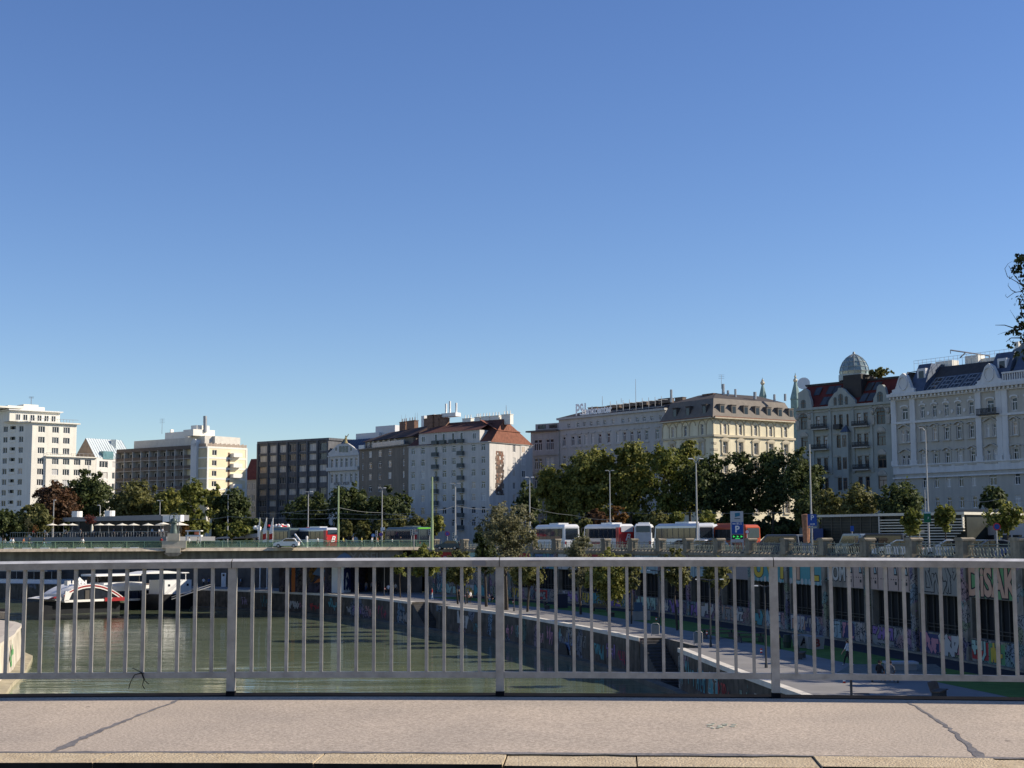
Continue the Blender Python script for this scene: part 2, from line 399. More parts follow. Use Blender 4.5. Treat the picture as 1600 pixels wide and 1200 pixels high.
# quay promenade
g = MB(); g.tess([(p[0], p[1], PZ) for p in QE] + [(p[0], p[1], PZ) for p in WL[::-1]])
struct(g.build('promenade', M_PROM))
def ribbon(name, d0, d1, z, m, i0=2, i1=10, kind='structure', base=WL):
    a = offset(base, d0)[i0:i1]; b = offset(base, d1)[i0:i1]; g = MB()
    for i in range(len(a) - 1): g.poly([(a[i][0], a[i][1], z), (a[i + 1][0], a[i + 1][1], z), (b[i + 1][0], b[i + 1][1], z), (b[i][0], b[i][1], z)])
    o = g.build(name, m); return struct(o)
ribbon('cycle_path', 0.6, 4.0, PZ + 0.004, M_PATH)
ribbon('lawn', 4.0, 8.9, PZ + 0.006, M_LAWN)
# gravel seating bay in the lawn
g = MB(); q = [onz(1306, 1052, PZ), onz(1330, 1038, PZ), onz(1462, 1038, PZ), onz(1480, 1052, PZ), onz(1380, 1063, PZ)]
g.tess([(p.x, p.y, PZ + 0.011) for p in q]); struct(g.build('gravel_patch', M_GRAV))
# drain cover
g = MB(); q = [onz(1332, 1083, PZ), onz(1357, 1083, PZ), onz(1360, 1085.4, PZ), onz(1335, 1085.4, PZ)]
g.tess([(p.x, p.y, PZ + 0.008) for p in q]); tag(g.build('drain_cover', M_PATH, origin=q[0]), 'dark rectangular drain cover set flush in the shaded promenade', 'drain cover')

# ------------------------------------------------------------------ water
m = bpy.data.materials.new('canal_water'); m.use_nodes = True
nt = m.node_tree; N = nt.nodes; L = nt.links; b = N['Principled BSDF']
b.inputs['Roughness'].default_value = 0.06; b.inputs['IOR'].default_value = 1.33; b.inputs['Specular IOR Level'].default_value = 0.5
tc = N.new('ShaderNodeTexCoord'); mp = N.new('ShaderNodeMapping'); mp.inputs['Scale'].default_value = (0.12, 0.4, 1); mp.inputs['Rotation'].default_value = (0, 0, 0.12)
L.new(tc.outputs['Object'], mp.inputs[0])
n1 = N.new('ShaderNodeTexNoise'); n1.inputs['Scale'].default_value = 1.6; n1.inputs['Detail'].default_value = 5; n1.inputs['Distortion'].default_value = 0.6; L.new(mp.outputs[0], n1.inputs['Vector'])
n2 = N.new('ShaderNodeTexNoise'); n2.inputs['Scale'].default_value = 0.3; n2.inputs['Detail'].default_value = 7; n2.inputs['Distortion'].default_value = 1.2; L.new(mp.outputs[0], n2.inputs['Vector'])
cr = N.new('ShaderNodeValToRGB'); cr.color_ramp.elements[0].color = (0.115, 0.145, 0.083, 1); cr.color_ramp.elements[1].color = (0.18, 0.215, 0.135, 1)
cr.color_ramp.elements[0].position = .35; cr.color_ramp.elements[1].position = .7
L.new(n2.outputs['Fac'], cr.inputs[0]); L.new(cr.outputs[0], b.inputs['Base Color'])
ma = N.new('ShaderNodeMath'); ma.operation = 'MULTIPLY_ADD'; ma.inputs[1].default_value = 0.28; L.new(n1.outputs['Fac'], ma.inputs[0]); L.new(n2.outputs['Fac'], ma.inputs[2])
bu = N.new('ShaderNodeBump'); bu.inputs["Strength"].default_value = 0.42; bu.inputs['Distance'].default_value = 0.22
L.new(ma.outputs[0], bu.inputs['Height']); L.new(bu.outputs[0], b.inputs['Normal'])
g = MB(); g.poly([(-3500, -90, WZ), (60, -90, WZ), (60, 600, WZ), (-3500, 600, WZ)]); struct(g.build('canal_water', m))

# ------------------------------------------------------------------ lower quay wall with stairs
quay = thing('quay_wall', 'long weathered stone quay wall covered in graffiti rising from the canal', 'quay wall', (13, 120, PZ))
g = MB()
for i in range(len(QE) - 1):
    a, b2 = QE[i], QE[i + 1]
    g.poly([(a[0], a[1], -14), (b2[0], b2[1], -14), (b2[0], b2[1], PZ - 0.02), (a[0], a[1], PZ - 0.02)])
lo = offset(QES, 0.55)
for i in range(len(QES) - 1):
    a, b2, c, d = QES[i], QES[i + 1], lo[i], lo[i + 1]
    g.poly([(a[0], a[1], WZ + .55), (b2[0], b2[1], WZ + .55), (d[0], d[1], WZ + .4), (c[0], c[1], WZ + .4)], 1)
    g.poly([(c[0], c[1], -14), (d[0], d[1], -14), (d[0], d[1], WZ + .4), (c[0], c[1], WZ + .4)], 1)
g.build('wall_face', [M_QUAY, mat('wet_stone', (0.1, 0.095, 0.075), 0.7, 0.3, 0.5)], quay)
def coping(i0, i1, mname):
    g = MB(); pl = QE[i0:i1]; ou = offset(QE, -0.55)[i0:i1]; ov = offset(QE, 0.06)[i0:i1]
    for i in range(len(pl) - 1):
        a, b2, c, d = ov[i], ov[i + 1], ou[i], ou[i + 1]
        g.hexa([(a[0], a[1], PZ - .3), (b2[0], b2[1], PZ - .3), (d[0], d[1], PZ - .3), (c[0], c[1], PZ - .3)], [(a[0], a[1], PZ + .03), (b2[0], b2[1], PZ + .03), (d[0], d[1], PZ + .03), (c[0], c[1], PZ + .03)])
    g.build('coping', M_COPE, quay)
coping(2, 7, 0); coping(9, 14, 0); coping(17, 22, 0)
def stairs(a, b_, c, d, zt, zb, n):     # a,b far edge; c,d near edge (b,c inland)
    g = MB(); a, b_, c, d = map(V, (a, b_, c, d))
    for k in range(n):
        t0, t1 = k / n, (k + 1) / n; z = zt - (zt - zb) * (k + 1) / n
        p = [a.lerp(d, t0), b_.lerp(c, t0), b_.lerp(c, t1), a.lerp(d, t1)]
        g.hexa([(q.x, q.y, -14) for q in p], [(q.x, q.y, z) for q in p])
    g.build('stair_flight', mat('dark_stone_steps', (0.07, 0.068, 0.065), 0.85, 0.3, 0.8), quay)
stairs((11.3, 132.4), (13.25, 132.8), (14.6, 124.5), (12.7, 124.1), PZ, WZ + .1, 16)
stairs((-14.1, 209.1), (-12.4, 209.9), (-9.6, 203.8), (-11.6, 202.9), PZ, WZ + .1, 16)

def strokes(mb, f, u0, u1, z0, z1, nl, fill, line, seed, o=0.02, thick=0.2, dense=4):
    """unreadable spray-can lettering: thick outlined strokes"""
    R = random.Random(seed); cw = (u1 - u0) / nl; H = z1 - z0
    for k in range(nl):
        cx = u0 + cw * (k + .5); pts = []
        grid = [(i, j) for i in (-.4, 0, .4) for j in (0.08, .36, .64, .92)]
        q = R.choice(grid); path = [q]
        for _ in range(dense):
            q = R.choice([g_ for g_ in grid if 0 < abs(g_[0] - q[0]) + abs(g_[1] - q[1]) < 1.0]); path.append(q)
        for (ex, mi, oo) in ((0.08, line, o), (0.0, fill, o + 0.012)):
            for i in range(len(path) - 1):
                a = V((cx + path[i][0] * cw, z0 + path[i][1] * H)); b_ = V((cx + path[i + 1][0] * cw, z0 + path[i + 1][1] * H))
                d = (b_ - a).normalized(); n = V((-d.y, d.x)); t = thick * cw * .9 / 2 + ex * min(1, cw)
                a2, b2 = a - d * t, b_ + d * t
                oo2 = oo + 0.0007 * i + .0002 * k
                mb.poly([f.pt(*(a2 + n * t), oo2), f.pt(*(a2 - n * t), oo2), f.pt(*(b2 - n * t), oo2), f.pt(*(b2 + n * t), oo2)], mi)
PAINT = [flat('paint_' + n, c, 0.6) for n, c in (('black', (0.015, 0.015, 0.018)), ('white', (0.42, 0.41, 0.38)), ('silver', (0.24, 0.235, 0.22)), ('blue', (0.09, 0.16, 0.3)), ('teal', (0.07, 0.25, 0.27)),
        ('green', (0.1, 0.26, 0.1)), ('yellow', (0.5, 0.36, 0.04)), ('red', (0.36, 0.03, 0.03)), ('pink', (0.45, 0.2, 0.24)), ('violet', (0.2, 0.12, 0.3)), ('salmon', (0.5, 0.3, 0.2)), ('navy', (0.03, 0.04, 0.12)), ('orange', (0.4, 0.12, 0.03)), ('mint', (0.3, 0.45, 0.38)), ('skyblue', (0.26, 0.36, 0.38)))]
PI_ = {m.name[6:]: i for i, m in enumerate(PAINT)}
R = random.Random(3)
segs = [(QE[5], QE[4]), (QE[6], QE[5]), (QE[10], QE[9]), (QE[11], QE[10]), (QE[12], QE[11]), (QE[13], QE[12]), (QE[18], QE[17]), (QE[19], QE[18]), (QE[20], QE[19])]
for si, (a, b2) in enumerate(segs):
    f = Fac(a, b2); u = .4; k = 0
    while u < f.L - 2.5:
        wd = R.uniform(1.8, 4.5); 
        if u + wd > f.L - .3: break
        if R.random() < (0.95 if si < 3 else 0.75):
            g = MB(); zz = R.uniform(WZ + .8, WZ + 1.3); hh = R.uniform(1.0, 2.1)
            strokes(g, f, u, u + wd, zz, min(PZ - .5, zz + hh), R.randint(3, 5), R.choice([1, 2, 2, 3, 4, 8, 9, 6, 7, 13, 2]), R.choice([0, 0, 11, 1]), R.random(), thick=R.uniform(.16, .3))
            g.build('graffiti', PAINT, quay)
        u += wd + R.uniform(.2, 1.5)
# arched drain mouth in the quay wall
f = Fac(QE[12], QE[11]); c = f.uz(888, 1030)
g = MB(); pts = [(c[0] - 1.6, WZ - .2), (c[0] + 1.6, WZ - .2)] + [(c[0] + 1.6 * math.cos(t), WZ + .4 + 1.3 * math.sin(t)) for t in [math.pi * i / 8 for i in range(9)]]
f.shape(g, pts, .58, .6); g.build('drain_arch', PAINT[0], quay)

# ------------------------------------------------------------------ upper wall, its openings, parapet
pil = [1840, 1695, 1589, 1502, 1423, 1351, 1285, 1226, 1170, 1121, 1073, 1030, 987, 945, 905, 868, 832, 797, 762, 725, 680, 664]
PP = [wl_at(p) for p in pil]
PAL = [(0.3, 0.3, 0.29), (0.2, 0.26, 0.3), (0.35, 0.24, 0.24), (0.25, 0.28, 0.18), (0.36, 0.33, 0.3), (0.16, 0.15, 0.22), (0.3, 0.2, 0.28), (0.2, 0.3, 0.28)]
M_UP = mat('wall_render_grey', (0.22, 0.2, 0.165), 0.9, 0.25, 0.8, streak=0.4)
M_LOW = graffiti_mat('wall_base_painted', (0.28, 0.255, 0.22), 0.8, [tuple(c * .95 for c in q) for q in PAL], 0.6)
M_PIER = graffiti_mat('wall_pier_painted', (0.26, 0.24, 0.2), 0.6, PAL, 0.9)
M_STONE = mat('parapet_stone', (0.27, 0.235, 0.175), 0.9, 0.25, 1.5, bump=0.3, streak=0.3)
M_IRON = mat('parapet_iron', (0.17, 0.19, 0.155), 0.55, 0.2, 2)
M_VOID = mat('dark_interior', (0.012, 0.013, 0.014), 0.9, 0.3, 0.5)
M_MULL = flat('opening_frame', (0.06, 0.058, 0.05), 0.6)
wall = thing('retaining_wall', 'tall street retaining wall with dark barred openings and painted graffiti panels beside the promenade', 'retaining wall', (*PP[9], PZ))
para = thing('street_parapet', 'stone pillar parapet with ornate iron panels along the top of the retaining wall', 'parapet', (*PP[9], STREET_Z))
UPB = {2: ('green', None), 1: ('silver', None), 3: ('wall', 'silver'), 4: ('salmonpanel', None), 5: ('salmonpanel', None), 6: ('teal', None), 7: ('teal', None)}
g = MB(); gp = {}
zs, zh, zc = -7.1, -4.27, -1.9
for i in range(len(PP) - 1):
    f = Fac(PP[i + 1], PP[i]); Lb = f.L
    if i < 17:
        f.quad(g, 0, Lb, PZ - .1, zs, 0, 1); f.quad(g, 0, Lb, zh, zc, 0, 0)
        l, r = .75, Lb - .75
        f.quad(g, 0, l, zs, zh, 0, 0); f.quad(g, r, Lb, zs, zh, 0, 0)
        for (x, ) in ((l,), (r,)): g.poly([f.pt(x, zs, 0), f.pt(x, zs, -.7), f.pt(x, zh, -.7), f.pt(x, zh, 0)], 0)
        g.poly([f.pt(l, zs, 0), f.pt(r, zs, 0), f.pt(r, zs, -.7), f.pt(l, zs, -.7)], 0); g.poly([f.pt(l, zh, 0), f.pt(r, zh, 0), f.pt(r, zh, -.7), f.pt(l, zh, -.7)], 0)
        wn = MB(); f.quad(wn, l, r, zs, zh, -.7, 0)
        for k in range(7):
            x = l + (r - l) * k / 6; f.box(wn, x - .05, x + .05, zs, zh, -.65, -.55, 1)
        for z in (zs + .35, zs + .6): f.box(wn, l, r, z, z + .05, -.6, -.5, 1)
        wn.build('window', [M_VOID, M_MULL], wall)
    else:
        f.quad(g, 0, Lb, PZ - .1, zc, 0, 1)
    f.box(g, 0, Lb, zc, -1.57, -.2, .3, 2); f.box(g, 0, Lb, zc - .18, zc, -.1, .15, 2)
    f.box(g, 0, Lb, PZ - .1, PZ + .12, 0, .55, 2)
    # pier at PP[i]
    pr = MB(); f.box(pr, Lb - .45, Lb + .45, PZ, zc - .02, -.1, .22); pr.build('pier', M_PIER, wall)
    # parapet pillar and panel
    pp = MB(); f.box(pp, Lb - .62, Lb + .62, -1.56, -.25, -.42, .42); f.box(pp, Lb - .72, Lb + .72, -1.56, -1.25, -.5, .5); f.shape(pp, [(Lb - .72, -.25), (Lb + .72, -.25), (Lb + .72, -.12), (Lb + .45, 0.0), (Lb - .45, 0.0), (Lb - .72, -.12)], -.5, .5)
    pp.build('pillar', M_STONE, para)
    ir = MB(); a, e = .66, Lb - .66
    f.box(ir, a, e, -.53, -.46, -.04, .04); f.box(ir, a, e, -1.38, -1.32, -.04, .04); f.box(ir, a, e, -.72, -.68, -.03, .03)
    n = max(6, int(round((e - a) / .48))); st = (e - a) / n
    for k in range(n + 1):
        u = a + st * k
        if k % 3 == 0: f.box(ir, u - .03, u + .03, -1.56, -.33, -.03, .03)
        if k < n:
            prev = None
            for j in range(7):
                t = j / 6; uu = u + st * (.15 + .75 * t + .14 * math.sin(t * 2 * math.pi)); zz = -.72 - .6 * t
                if prev: f.shape(ir, [(prev[0] - .05, prev[1]), (uu - .05, zz), (uu + .06, zz), (prev[0] + .06, prev[1])], -.02, .02)
                prev = (uu, zz)
        for k in range(int(Lb // 1.05)): f.shape(ir, [(.7 + k * 1.05, -1.56), (1.15 + k * 1.05, -1.56), (1.0 + k * 1.05, -1.4), (.85 + k * 1.05, -1.4)], -.15, .25, 1)
    ir.build('iron_panel', [M_IRON, mat('foot_stone', (.36, .33, .27), .85, .15)], para)
g.build('wall_body', [M_UP, M_LOW, M_STONE], wall)
def bay(i): return Fac(PP[i + 1], PP[i])
def panel(f, u0, u1, z0, z1, m, o=.008):
    g = MB(); f.quad(g, u0, u1, z0, z1, o); return g
def upar(i, key, o=.008, extra=None):
    f = bay(i); g = MB(); f.quad(g, .5, f.L - .5, zh + .05, zc - .2, o, PI_[key]); return f, g
def wr(g, f, txt, u, z, size, col, out='black', sx=1.0, off=.05, o=.02, shear=0, fat=.012):
    ux = V((f.d.x, f.d.y, 0)); n = V((f.n.x, f.n.y, 0))
    if out: put_text(g, txt, f.pt(u, z), ux, (0, 0, 1), n, size, o, PI_[out], offset=off, sx=sx, shear=shear)
    put_text(g, txt, f.pt(u, z), ux, (0, 0, 1), n, size, o + .012, PI_[col], sx=sx, shear=shear, offset=fat)
# salmon lettering on green
f, g = upar(2, 'green'); wr(g, f, 'DiSAK', f.L * .47, (zh + zc) / 2 - .1, 2.75, 'salmon', sx=.92, off=.22, fat=.1); g.build('mural', PAINT, wall)['label'] = 'salmon pink DiSAK lettering outlined black on green'
# dull silver piece
f, g = upar(3, 'silver'); strokes(g, f, .8, f.L - .8, zh + .2, zc - .3, 6, PI_['silver'], PI_['black'], 5, thick=.25); g.build('mural', [flat('dull_silver', (0.2, 0.2, 0.185)) if p is PAINT[PI_['silver']] else p for p in PAINT], wall)['label'] = 'dull silver grey graffiti panel'
# blocky salmon letters with black cut-outs over two bays, white piece at its left
M_SALM = flat('paint_pale_salmon', (0.42, 0.31, 0.26)); PA2 = PAINT + [M_SALM]
for i in (4, 5):
    f = bay(i); g = MB(); s0 = f.L * (.5 if i == 5 else 0) + (.0 if i == 5 else .5)
    f.quad(g, s0, f.L - .5, zh + .05, zc - .2, .008, len(PAINT))
    R = random.Random(i + 40); nn = 4 if i == 4 else 2
    for k in range(nn):
        uc = s0 + (f.L - .5 - s0) * (k + .5) / nn; q = .55
        f.shape(g, [(uc - q * .5, -2.3), (uc + q * .2, -2.3), (uc + q * .6, -3.0), (uc - q * .5, -3.0)], .01, .03, 0)
        f.shape(g, [(uc - q * .3, -2.45), (uc + q * .1, -2.45), (uc + q * .3, -2.88), (uc - q * .3, -2.88)], .03, .04, PI_['skyblue'])
        f.box(g, uc + q * .8, uc + q * .8 + .07, zh + .1, zc - .3, .01, .03, 0); f.box(g, uc - .15, uc + .15, -3.75, -3.5, .01, .03, 0)
        for j in range(4): f.box(g, uc - .9 + j * .45, uc - .8 + j * .45, -3.38, -3.28, .01, .03, 0)
    if i == 5: wr(g, f, 'ROM', f.L * .27, -3.1, 1.9, 'white', off=.12, sx=.95, fat=.05)
    g.build('mural', PA2, wall)['label'] = 'pale salmon block letters with black cut outs'
# yellow letters on teal
for i, words in ((6, [('T', .30, 'salmon'), ('L', .72, 'yellow')]), (7, [('U', .22, 'yellow'), ('V', .55, 'yellow'), ('F', .9, 'yellow')])):
    f, g = upar(i, 'teal')
    for t, k, c in words: wr(g, f, t, f.L * k, -3.0, 2.5, c, off=.2, sx=1.5, fat=.12)
    for k in range(9): 
        u = .8 + k * (f.L - 1.6) / 8; f.shape(g, [(u + .35 * math.cos(t), zh + .25 + .3 * math.sin(t)) for t in [j * math.pi / 4 for j in range(8)]], .01, .015, PI_['skyblue'] if k % 3 else PI_['white'])
    g.build('mural', PAINT, wall)['label'] = 'teal mural with yellow block letters'
f, g = upar(8, 'silver'); g.build('mural', [flat('paint_mauve_grey', (0.24, 0.21, 0.21))] * 3, wall)
for i in (9, 10, 11):
    f, g = upar(i, 'skyblue'); strokes(g, f, .8, f.L - .8, zh + .1, zc - .3, 5, PI_['skyblue'], 0, i, thick=.5, dense=2); g.build('mural', PAINT, wall)['label'] = 'pale blue mural with black marks'
for i, key in ((12, 'yellow'), (13, 'red'), (14, 'white'), (15, 'teal'), (16, 'red'), (1, 'salmon'), (0, 'red')):
    f, g = upar(i, key); strokes(g, f, .8, f.L - .8, zh + .1, zc - .3, 5, random.Random(i).choice([1, 3, 6, 8, 10]), 0, i + 9, thick=.35); g.build('mural', PAINT, wall)
# dark red hoarding with white marks by the bridge
f = bay(19); g = MB(); f.quad(g, .5, f.L - .4, -3.3, zc - .2, .01, PI_['red'])
for k in range(5): f.box(g, .9 + k * 1.9, 1.9 + k * 1.9, -3.2, -2.75, .015, .03, PI_['white'])
g.build('hoarding', PAINT, wall)
f = bay(18); g = MB(); f.quad(g, .5, f.L - .4, -4.4, zc - .2, .01, PI_['mint']); strokes(g, f, .8, f.L - .8, -4.3, -2.2, 6, PI_['white'], PI_['blue'], 4); g.build('mural', PAINT, wall)
# lower band pieces
R = random.Random(11)
for i in range(1, 20):
    f = bay(i); u = .6
    while u < f.L - 2:
        wd = R.uniform(2.2, 4.2)
        if u + wd > f.L - .4: break
        g = MB(); bgk = R.choice(['violet', 'pink', 'silver', 'mint', 'red', 'teal', 'silver', 'white', 'green', 'salmon', 'navy', 'skyblue'])
        if R.random() < .62: f.quad(g, u, u + wd, PZ + R.uniform(.15, .4), zs - R.uniform(.03, .2), .006, PI_[bgk])
        strokes(g, f, u + .1, u + wd - .1, PZ + .3, zs - .15, R.randint(3, 4), R.choice([1, 1, 2, 4, 8, 9, 13, 6, 14]), R.choice([0, 0, 11, 0]), R.random(), thick=R.uniform(.28, .5))
        g.build('graffiti', PAINT, wall); u += wd + R.uniform(.05, .4)
# ------------------------------------------------------------------ near bridge: pavement, kerb, road, railing
RD = V((0.99784, -0.06573)); RN = V((-0.06573, -0.99784)); RO = V((0.0, 12.66))
def deckz(x):
    a = abs(x); return -1.325 - .0012 * min(a, 9) ** 2 - (max(0, a - 9) * .02)
def rp(s, t, z): p = RO + RD * s + RN * t; return V((p.x, p.y, deckz(p.x) + z))
M_SIDE = bpy.data.materials.new('pavement_asphalt'); M_SIDE.use_nodes = True
nt = M_SIDE.node_tree; N = nt.nodes; L = nt.links; b = N['Principled BSDF']; b.inputs['Roughness'].default_value = .9; b.inputs['Specular IOR Level'].default_value = .2
tc = N.new('ShaderNodeTexCoord')
n1 = N.new('ShaderNodeTexNoise'); n1.inputs['Scale'].default_value = 46; n1.inputs['Detail'].default_value = 3; n1.inputs['Roughness'].default_value = .8; L.new(tc.outputs['Object'], n1.inputs['Vector'])
n2 = N.new('ShaderNodeTexNoise'); n2.inputs['Scale'].default_value = .7; n2.inputs['Detail'].default_value = 6; L.new(tc.outputs['Object'], n2.inputs['Vector'])
r1 = N.new('ShaderNodeValToRGB'); r1.color_ramp.elements[0].position = .36; r1.color_ramp.elements[1].position = .66; r1.color_ramp.elements[0].color = (.275, .232, .185, 1); r1.color_ramp.elements[1].color = (.575, .487, .395, 1)
L.new(n1.outputs['Fac'], r1.inputs[0])
r2 = N.new('ShaderNodeValToRGB'); r2.color_ramp.elements[0].position = .3; r2.color_ramp.elements[1].position = .7; r2.color_ramp.elements[0].color = (.84, .84, .84, 1); r2.color_ramp.elements[1].color = (1.08, 1.06, 1.03, 1)
L.new(n2.outputs['Fac'], r2.inputs[0])
mx = N.new('ShaderNodeMix'); mx.data_type = 'RGBA'; mx.blend_type = 'MULTIPLY'; mx.inputs[0].default_value = 1; L.new(r1.outputs[0], mx.inputs[6]); L.new(r2.outputs[0], mx.inputs[7])
# scattered dark specks
vo = N.new('ShaderNodeTexVoronoi'); vo.inputs['Scale'].default_value = 1.7; L.new(tc.outputs['Object'], vo.inputs['Vector'])
sn = N.new('ShaderNodeTexNoise'); sn.inputs['Scale'].default_value = 9; L.new(tc.outputs['Object'], sn.inputs['Vector'])
sm = N.new('ShaderNodeMath'); sm.operation = 'MULTIPLY_ADD'; sm.inputs[1].default_value = .12; L.new(sn.outputs['Fac'], sm.inputs[0]); L.new(vo.outputs['Distance'], sm.inputs[2])
ls = N.new('ShaderNodeMath'); ls.operation = 'LESS_THAN'; ls.inputs[1].default_value = .095; L.new(sm.outputs[0], ls.inputs[0])
m2 = N.new('ShaderNodeMix'); m2.data_type = 'RGBA'; L.new(ls.outputs[0], m2.inputs[0]); L.new(mx.outputs[2], m2.inputs[6]); m2.inputs[7].default_value = (.12, .1, .085, 1)
L.new(m2.outputs[2], b.inputs['Base Color'])
bu = N.new('ShaderNodeBump'); bu.inputs['Strength'].default_value = .45; bu.inputs['Distance'].default_value = .006; L.new(n1.outputs['Fac'], bu.inputs['Height']); L.new(bu.outputs[0], b.inputs['Normal'])
M_KERB = mat('kerb_granite', (.42, .33, .21), .85, .2, 9, bump=.4, bscale=60, spec=.2, col2=(.55, .45, .3))
M_SEAL = mat('bitumen_sealant', (.165, .15, .138), .6, .25, 6, bump=.3)
M_EDGE = mat('black_edge_strip', (.012, .012, .014), .95, .3, 4, spec=.02)
def strip(name, t0, t1, z0, z1, m, s0=-60, s1=60, ds=1.0, thick=None):
    g = MB(); n = int((s1 - s0) / ds)
    for i in range(n):
        a, b_ = s0 + i * ds, s0 + (i + 1) * ds
        if thick: g.hexa([rp(a, t1, z1 - thick), rp(b_, t1, z1 - thick), rp(b_, t0, z0 - thick), rp(a, t0, z0 - thick)], [rp(a, t1, z1), rp(b_, t1, z1), rp(b_, t0, z0), rp(a, t0, z0)])
        else: g.poly([rp(a, t0, z0), rp(b_, t0, z0), rp(b_, t1, z1), rp(a, t1, z1)])
    return g.build(name, m, origin=(0, 12, -1.4))
struct(strip('pavement', -.16, 3.33, 0, 0, M_SIDE, ds=.5, thick=.9))
struct(strip('near_road', 3.74, 22, -.14, -.14, mat('near_road_asphalt', (.035, .033, .031), .9, .3, 3, bump=.3), thick=.8))
g = MB(); R = random.Random(5)
joints = []
for px, py in ((500, 1185), (790, 1186), (995, 1187), (1275, 1189), (1560, 1190)):
    p = onz(px, py, -1.332); joints.append((V((p.x, p.y)) - RO).dot(RD))
js = [joints[0] - 1.35 * k for k in range(12, 0, -1)] + joints + [joints[-1] + 1.3 * k for k in range(1, 12)]
for a, b_ in zip(js[:-1], js[1:]):
    dz = R.uniform(-.006, .006); a += .005; b_ -= .005; sk = R.uniform(-.004, .004)
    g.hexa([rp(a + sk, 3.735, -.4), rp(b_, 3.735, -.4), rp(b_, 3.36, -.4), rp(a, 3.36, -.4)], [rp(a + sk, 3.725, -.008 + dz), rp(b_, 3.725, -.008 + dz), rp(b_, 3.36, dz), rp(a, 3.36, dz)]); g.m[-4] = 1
struct(g.build('kerb', [M_KERB, mat('kerb_face_grime', (.03, .026, .022), .95, .4, 5, spec=.05)], origin=(0, 9, -1.4)))  # front face painted near black for its shade
# sealant: along the kerb and across the pavement
def ribbonline(name, pts, wid, z, m, seed):
    R = random.Random(seed); g = MB(); prev = None
    for i, p in enumerate(pts):
        t = (V(pts[min(i + 1, len(pts) - 1)]) - V(pts[max(0, i - 1)])).normalized(); n = V((-t.y, t.x)); wd = wid[i] if isinstance(wid, list) else wid
        l = V(p) + n * wd * R.uniform(.3, .7); r = V(p) - n * wd * R.uniform(.3, .7)
        cur = (V((l.x, l.y, deckz(l.x) + z)), V((r.x, r.y, deckz(r.x) + z)))
        if prev: g.poly([prev[0], prev[1], cur[1], cur[0]])
        prev = cur
    return g.build(name, m, origin=(pts[0][0], pts[0][1], -1.36))
def gp_(px, py): p = onz(px, py, -1.332); return V((p.x, p.y))
pl = []
for i in range(221): q = RO + RD * (-11 + i * .1) + RN * (3.34); pl.append((q.x, q.y))
struct(ribbonline('sealant_joint', pl, [.075 + .04 * math.sin(i * .37) * math.sin(i * .11) for i in range(221)], .004, M_SEAL, 1))
def seg_pts(ps, n):
    out = []; R = random.Random(n)
    for a, b_ in zip(ps[:-1], ps[1:]):
        for k in range(n): q = a.lerp(b_, k / n); out.append((q.x + R.uniform(-.012, .012), q.y + R.uniform(-.012, .012)))
    out.append(tuple(ps[-1])); return out
ps = seg_pts([gp_(284, 1092), gp_(240, 1109), gp_(200, 1124), gp_(160, 1140), gp_(118, 1158), gp_(80, 1176)], 8)
struct(ribbonline('sealant_crack', ps, [.022 + .04 * (i / len(ps)) ** 2 + .014 * abs(math.sin(i * .9)) for i in range(len(ps) - 6)] + [.07, .075, .06, .05, .03, .015], .0025, M_SEAL, 2))
ps = seg_pts([gp_(1420, 1097), gp_(1445, 1111), gp_(1476, 1132), gp_(1505, 1156), gp_(1534, 1184)], 8)
struct(ribbonline('sealant_crack', ps, [.022 + .014 * (i / len(ps)) for i in range(len(ps) - 5)] + [.04, .05, .075, .06, .03], .0025, M_SEAL, 3))
g = MB(); R = random.Random(8)
for k in range(14):
    p = gp_(1105 + R.uniform(0, 42), 1136 + R.uniform(-4, 4)); g.cyl((p.x, p.y, deckz(p.x) + .003), (p.x, p.y, deckz(p.x) + .005), R.uniform(.01, .028), n=7)
struct(g.build('paint_mark', mat('faded_green_paint', (.42, .435, .345), .8)))
struct(strip('edge_strip', -.175, .035, .012, .005, M_EDGE, thick=.05))  # black edge strip, drawn inward to darken the rail's shadow band

M_RAIL = mat('railing_paint', (.335, .315, .288), .42, .2, 9, metal=.2, spec=.5, streak=.18)
rail = thing('bridge_railing', 'grey painted steel railing with upright bars along the pavement edge', 'railing', (0, 12.66, -1.35))
S0, SP = -.11, 2.313
zt = 1.168; top_prof = [(-.045, zt - .078), (.045, zt - .078), (.05, zt - .022), (.012, zt), (-.012, zt), (-.05, zt - .022)]; M_GLARE = mat('worn_bright_steel', (.62, .6, .57), .4, .2, 7, metal=.15, spec=.5)  # brighter chamfer colour paints the sun glare along the rail top
def rbar(g, s0, s1, prof, n=4):
    for k in range(n):
        a, b_ = s0 + (s1 - s0) * k / n, s0 + (s1 - s0) * (k + 1) / n; m = len(prof)
        vs = [rp(a, t, z) for t, z in prof] + [rp(b_, t, z) for t, z in prof]
        fs = [(i, (i + 1) % m, m + (i + 1) % m, m + i) for i in range(m)]
        if k == 0: fs.append(tuple(range(m)))
        if k == n - 1: fs.append(tuple(range(m, 2 * m))[::-1])
        g.add(vs, fs); mm = [0] * len(fs); mm[2] = 1; g.m[-len(fs):] = mm if m == 6 else [0] * len(fs)
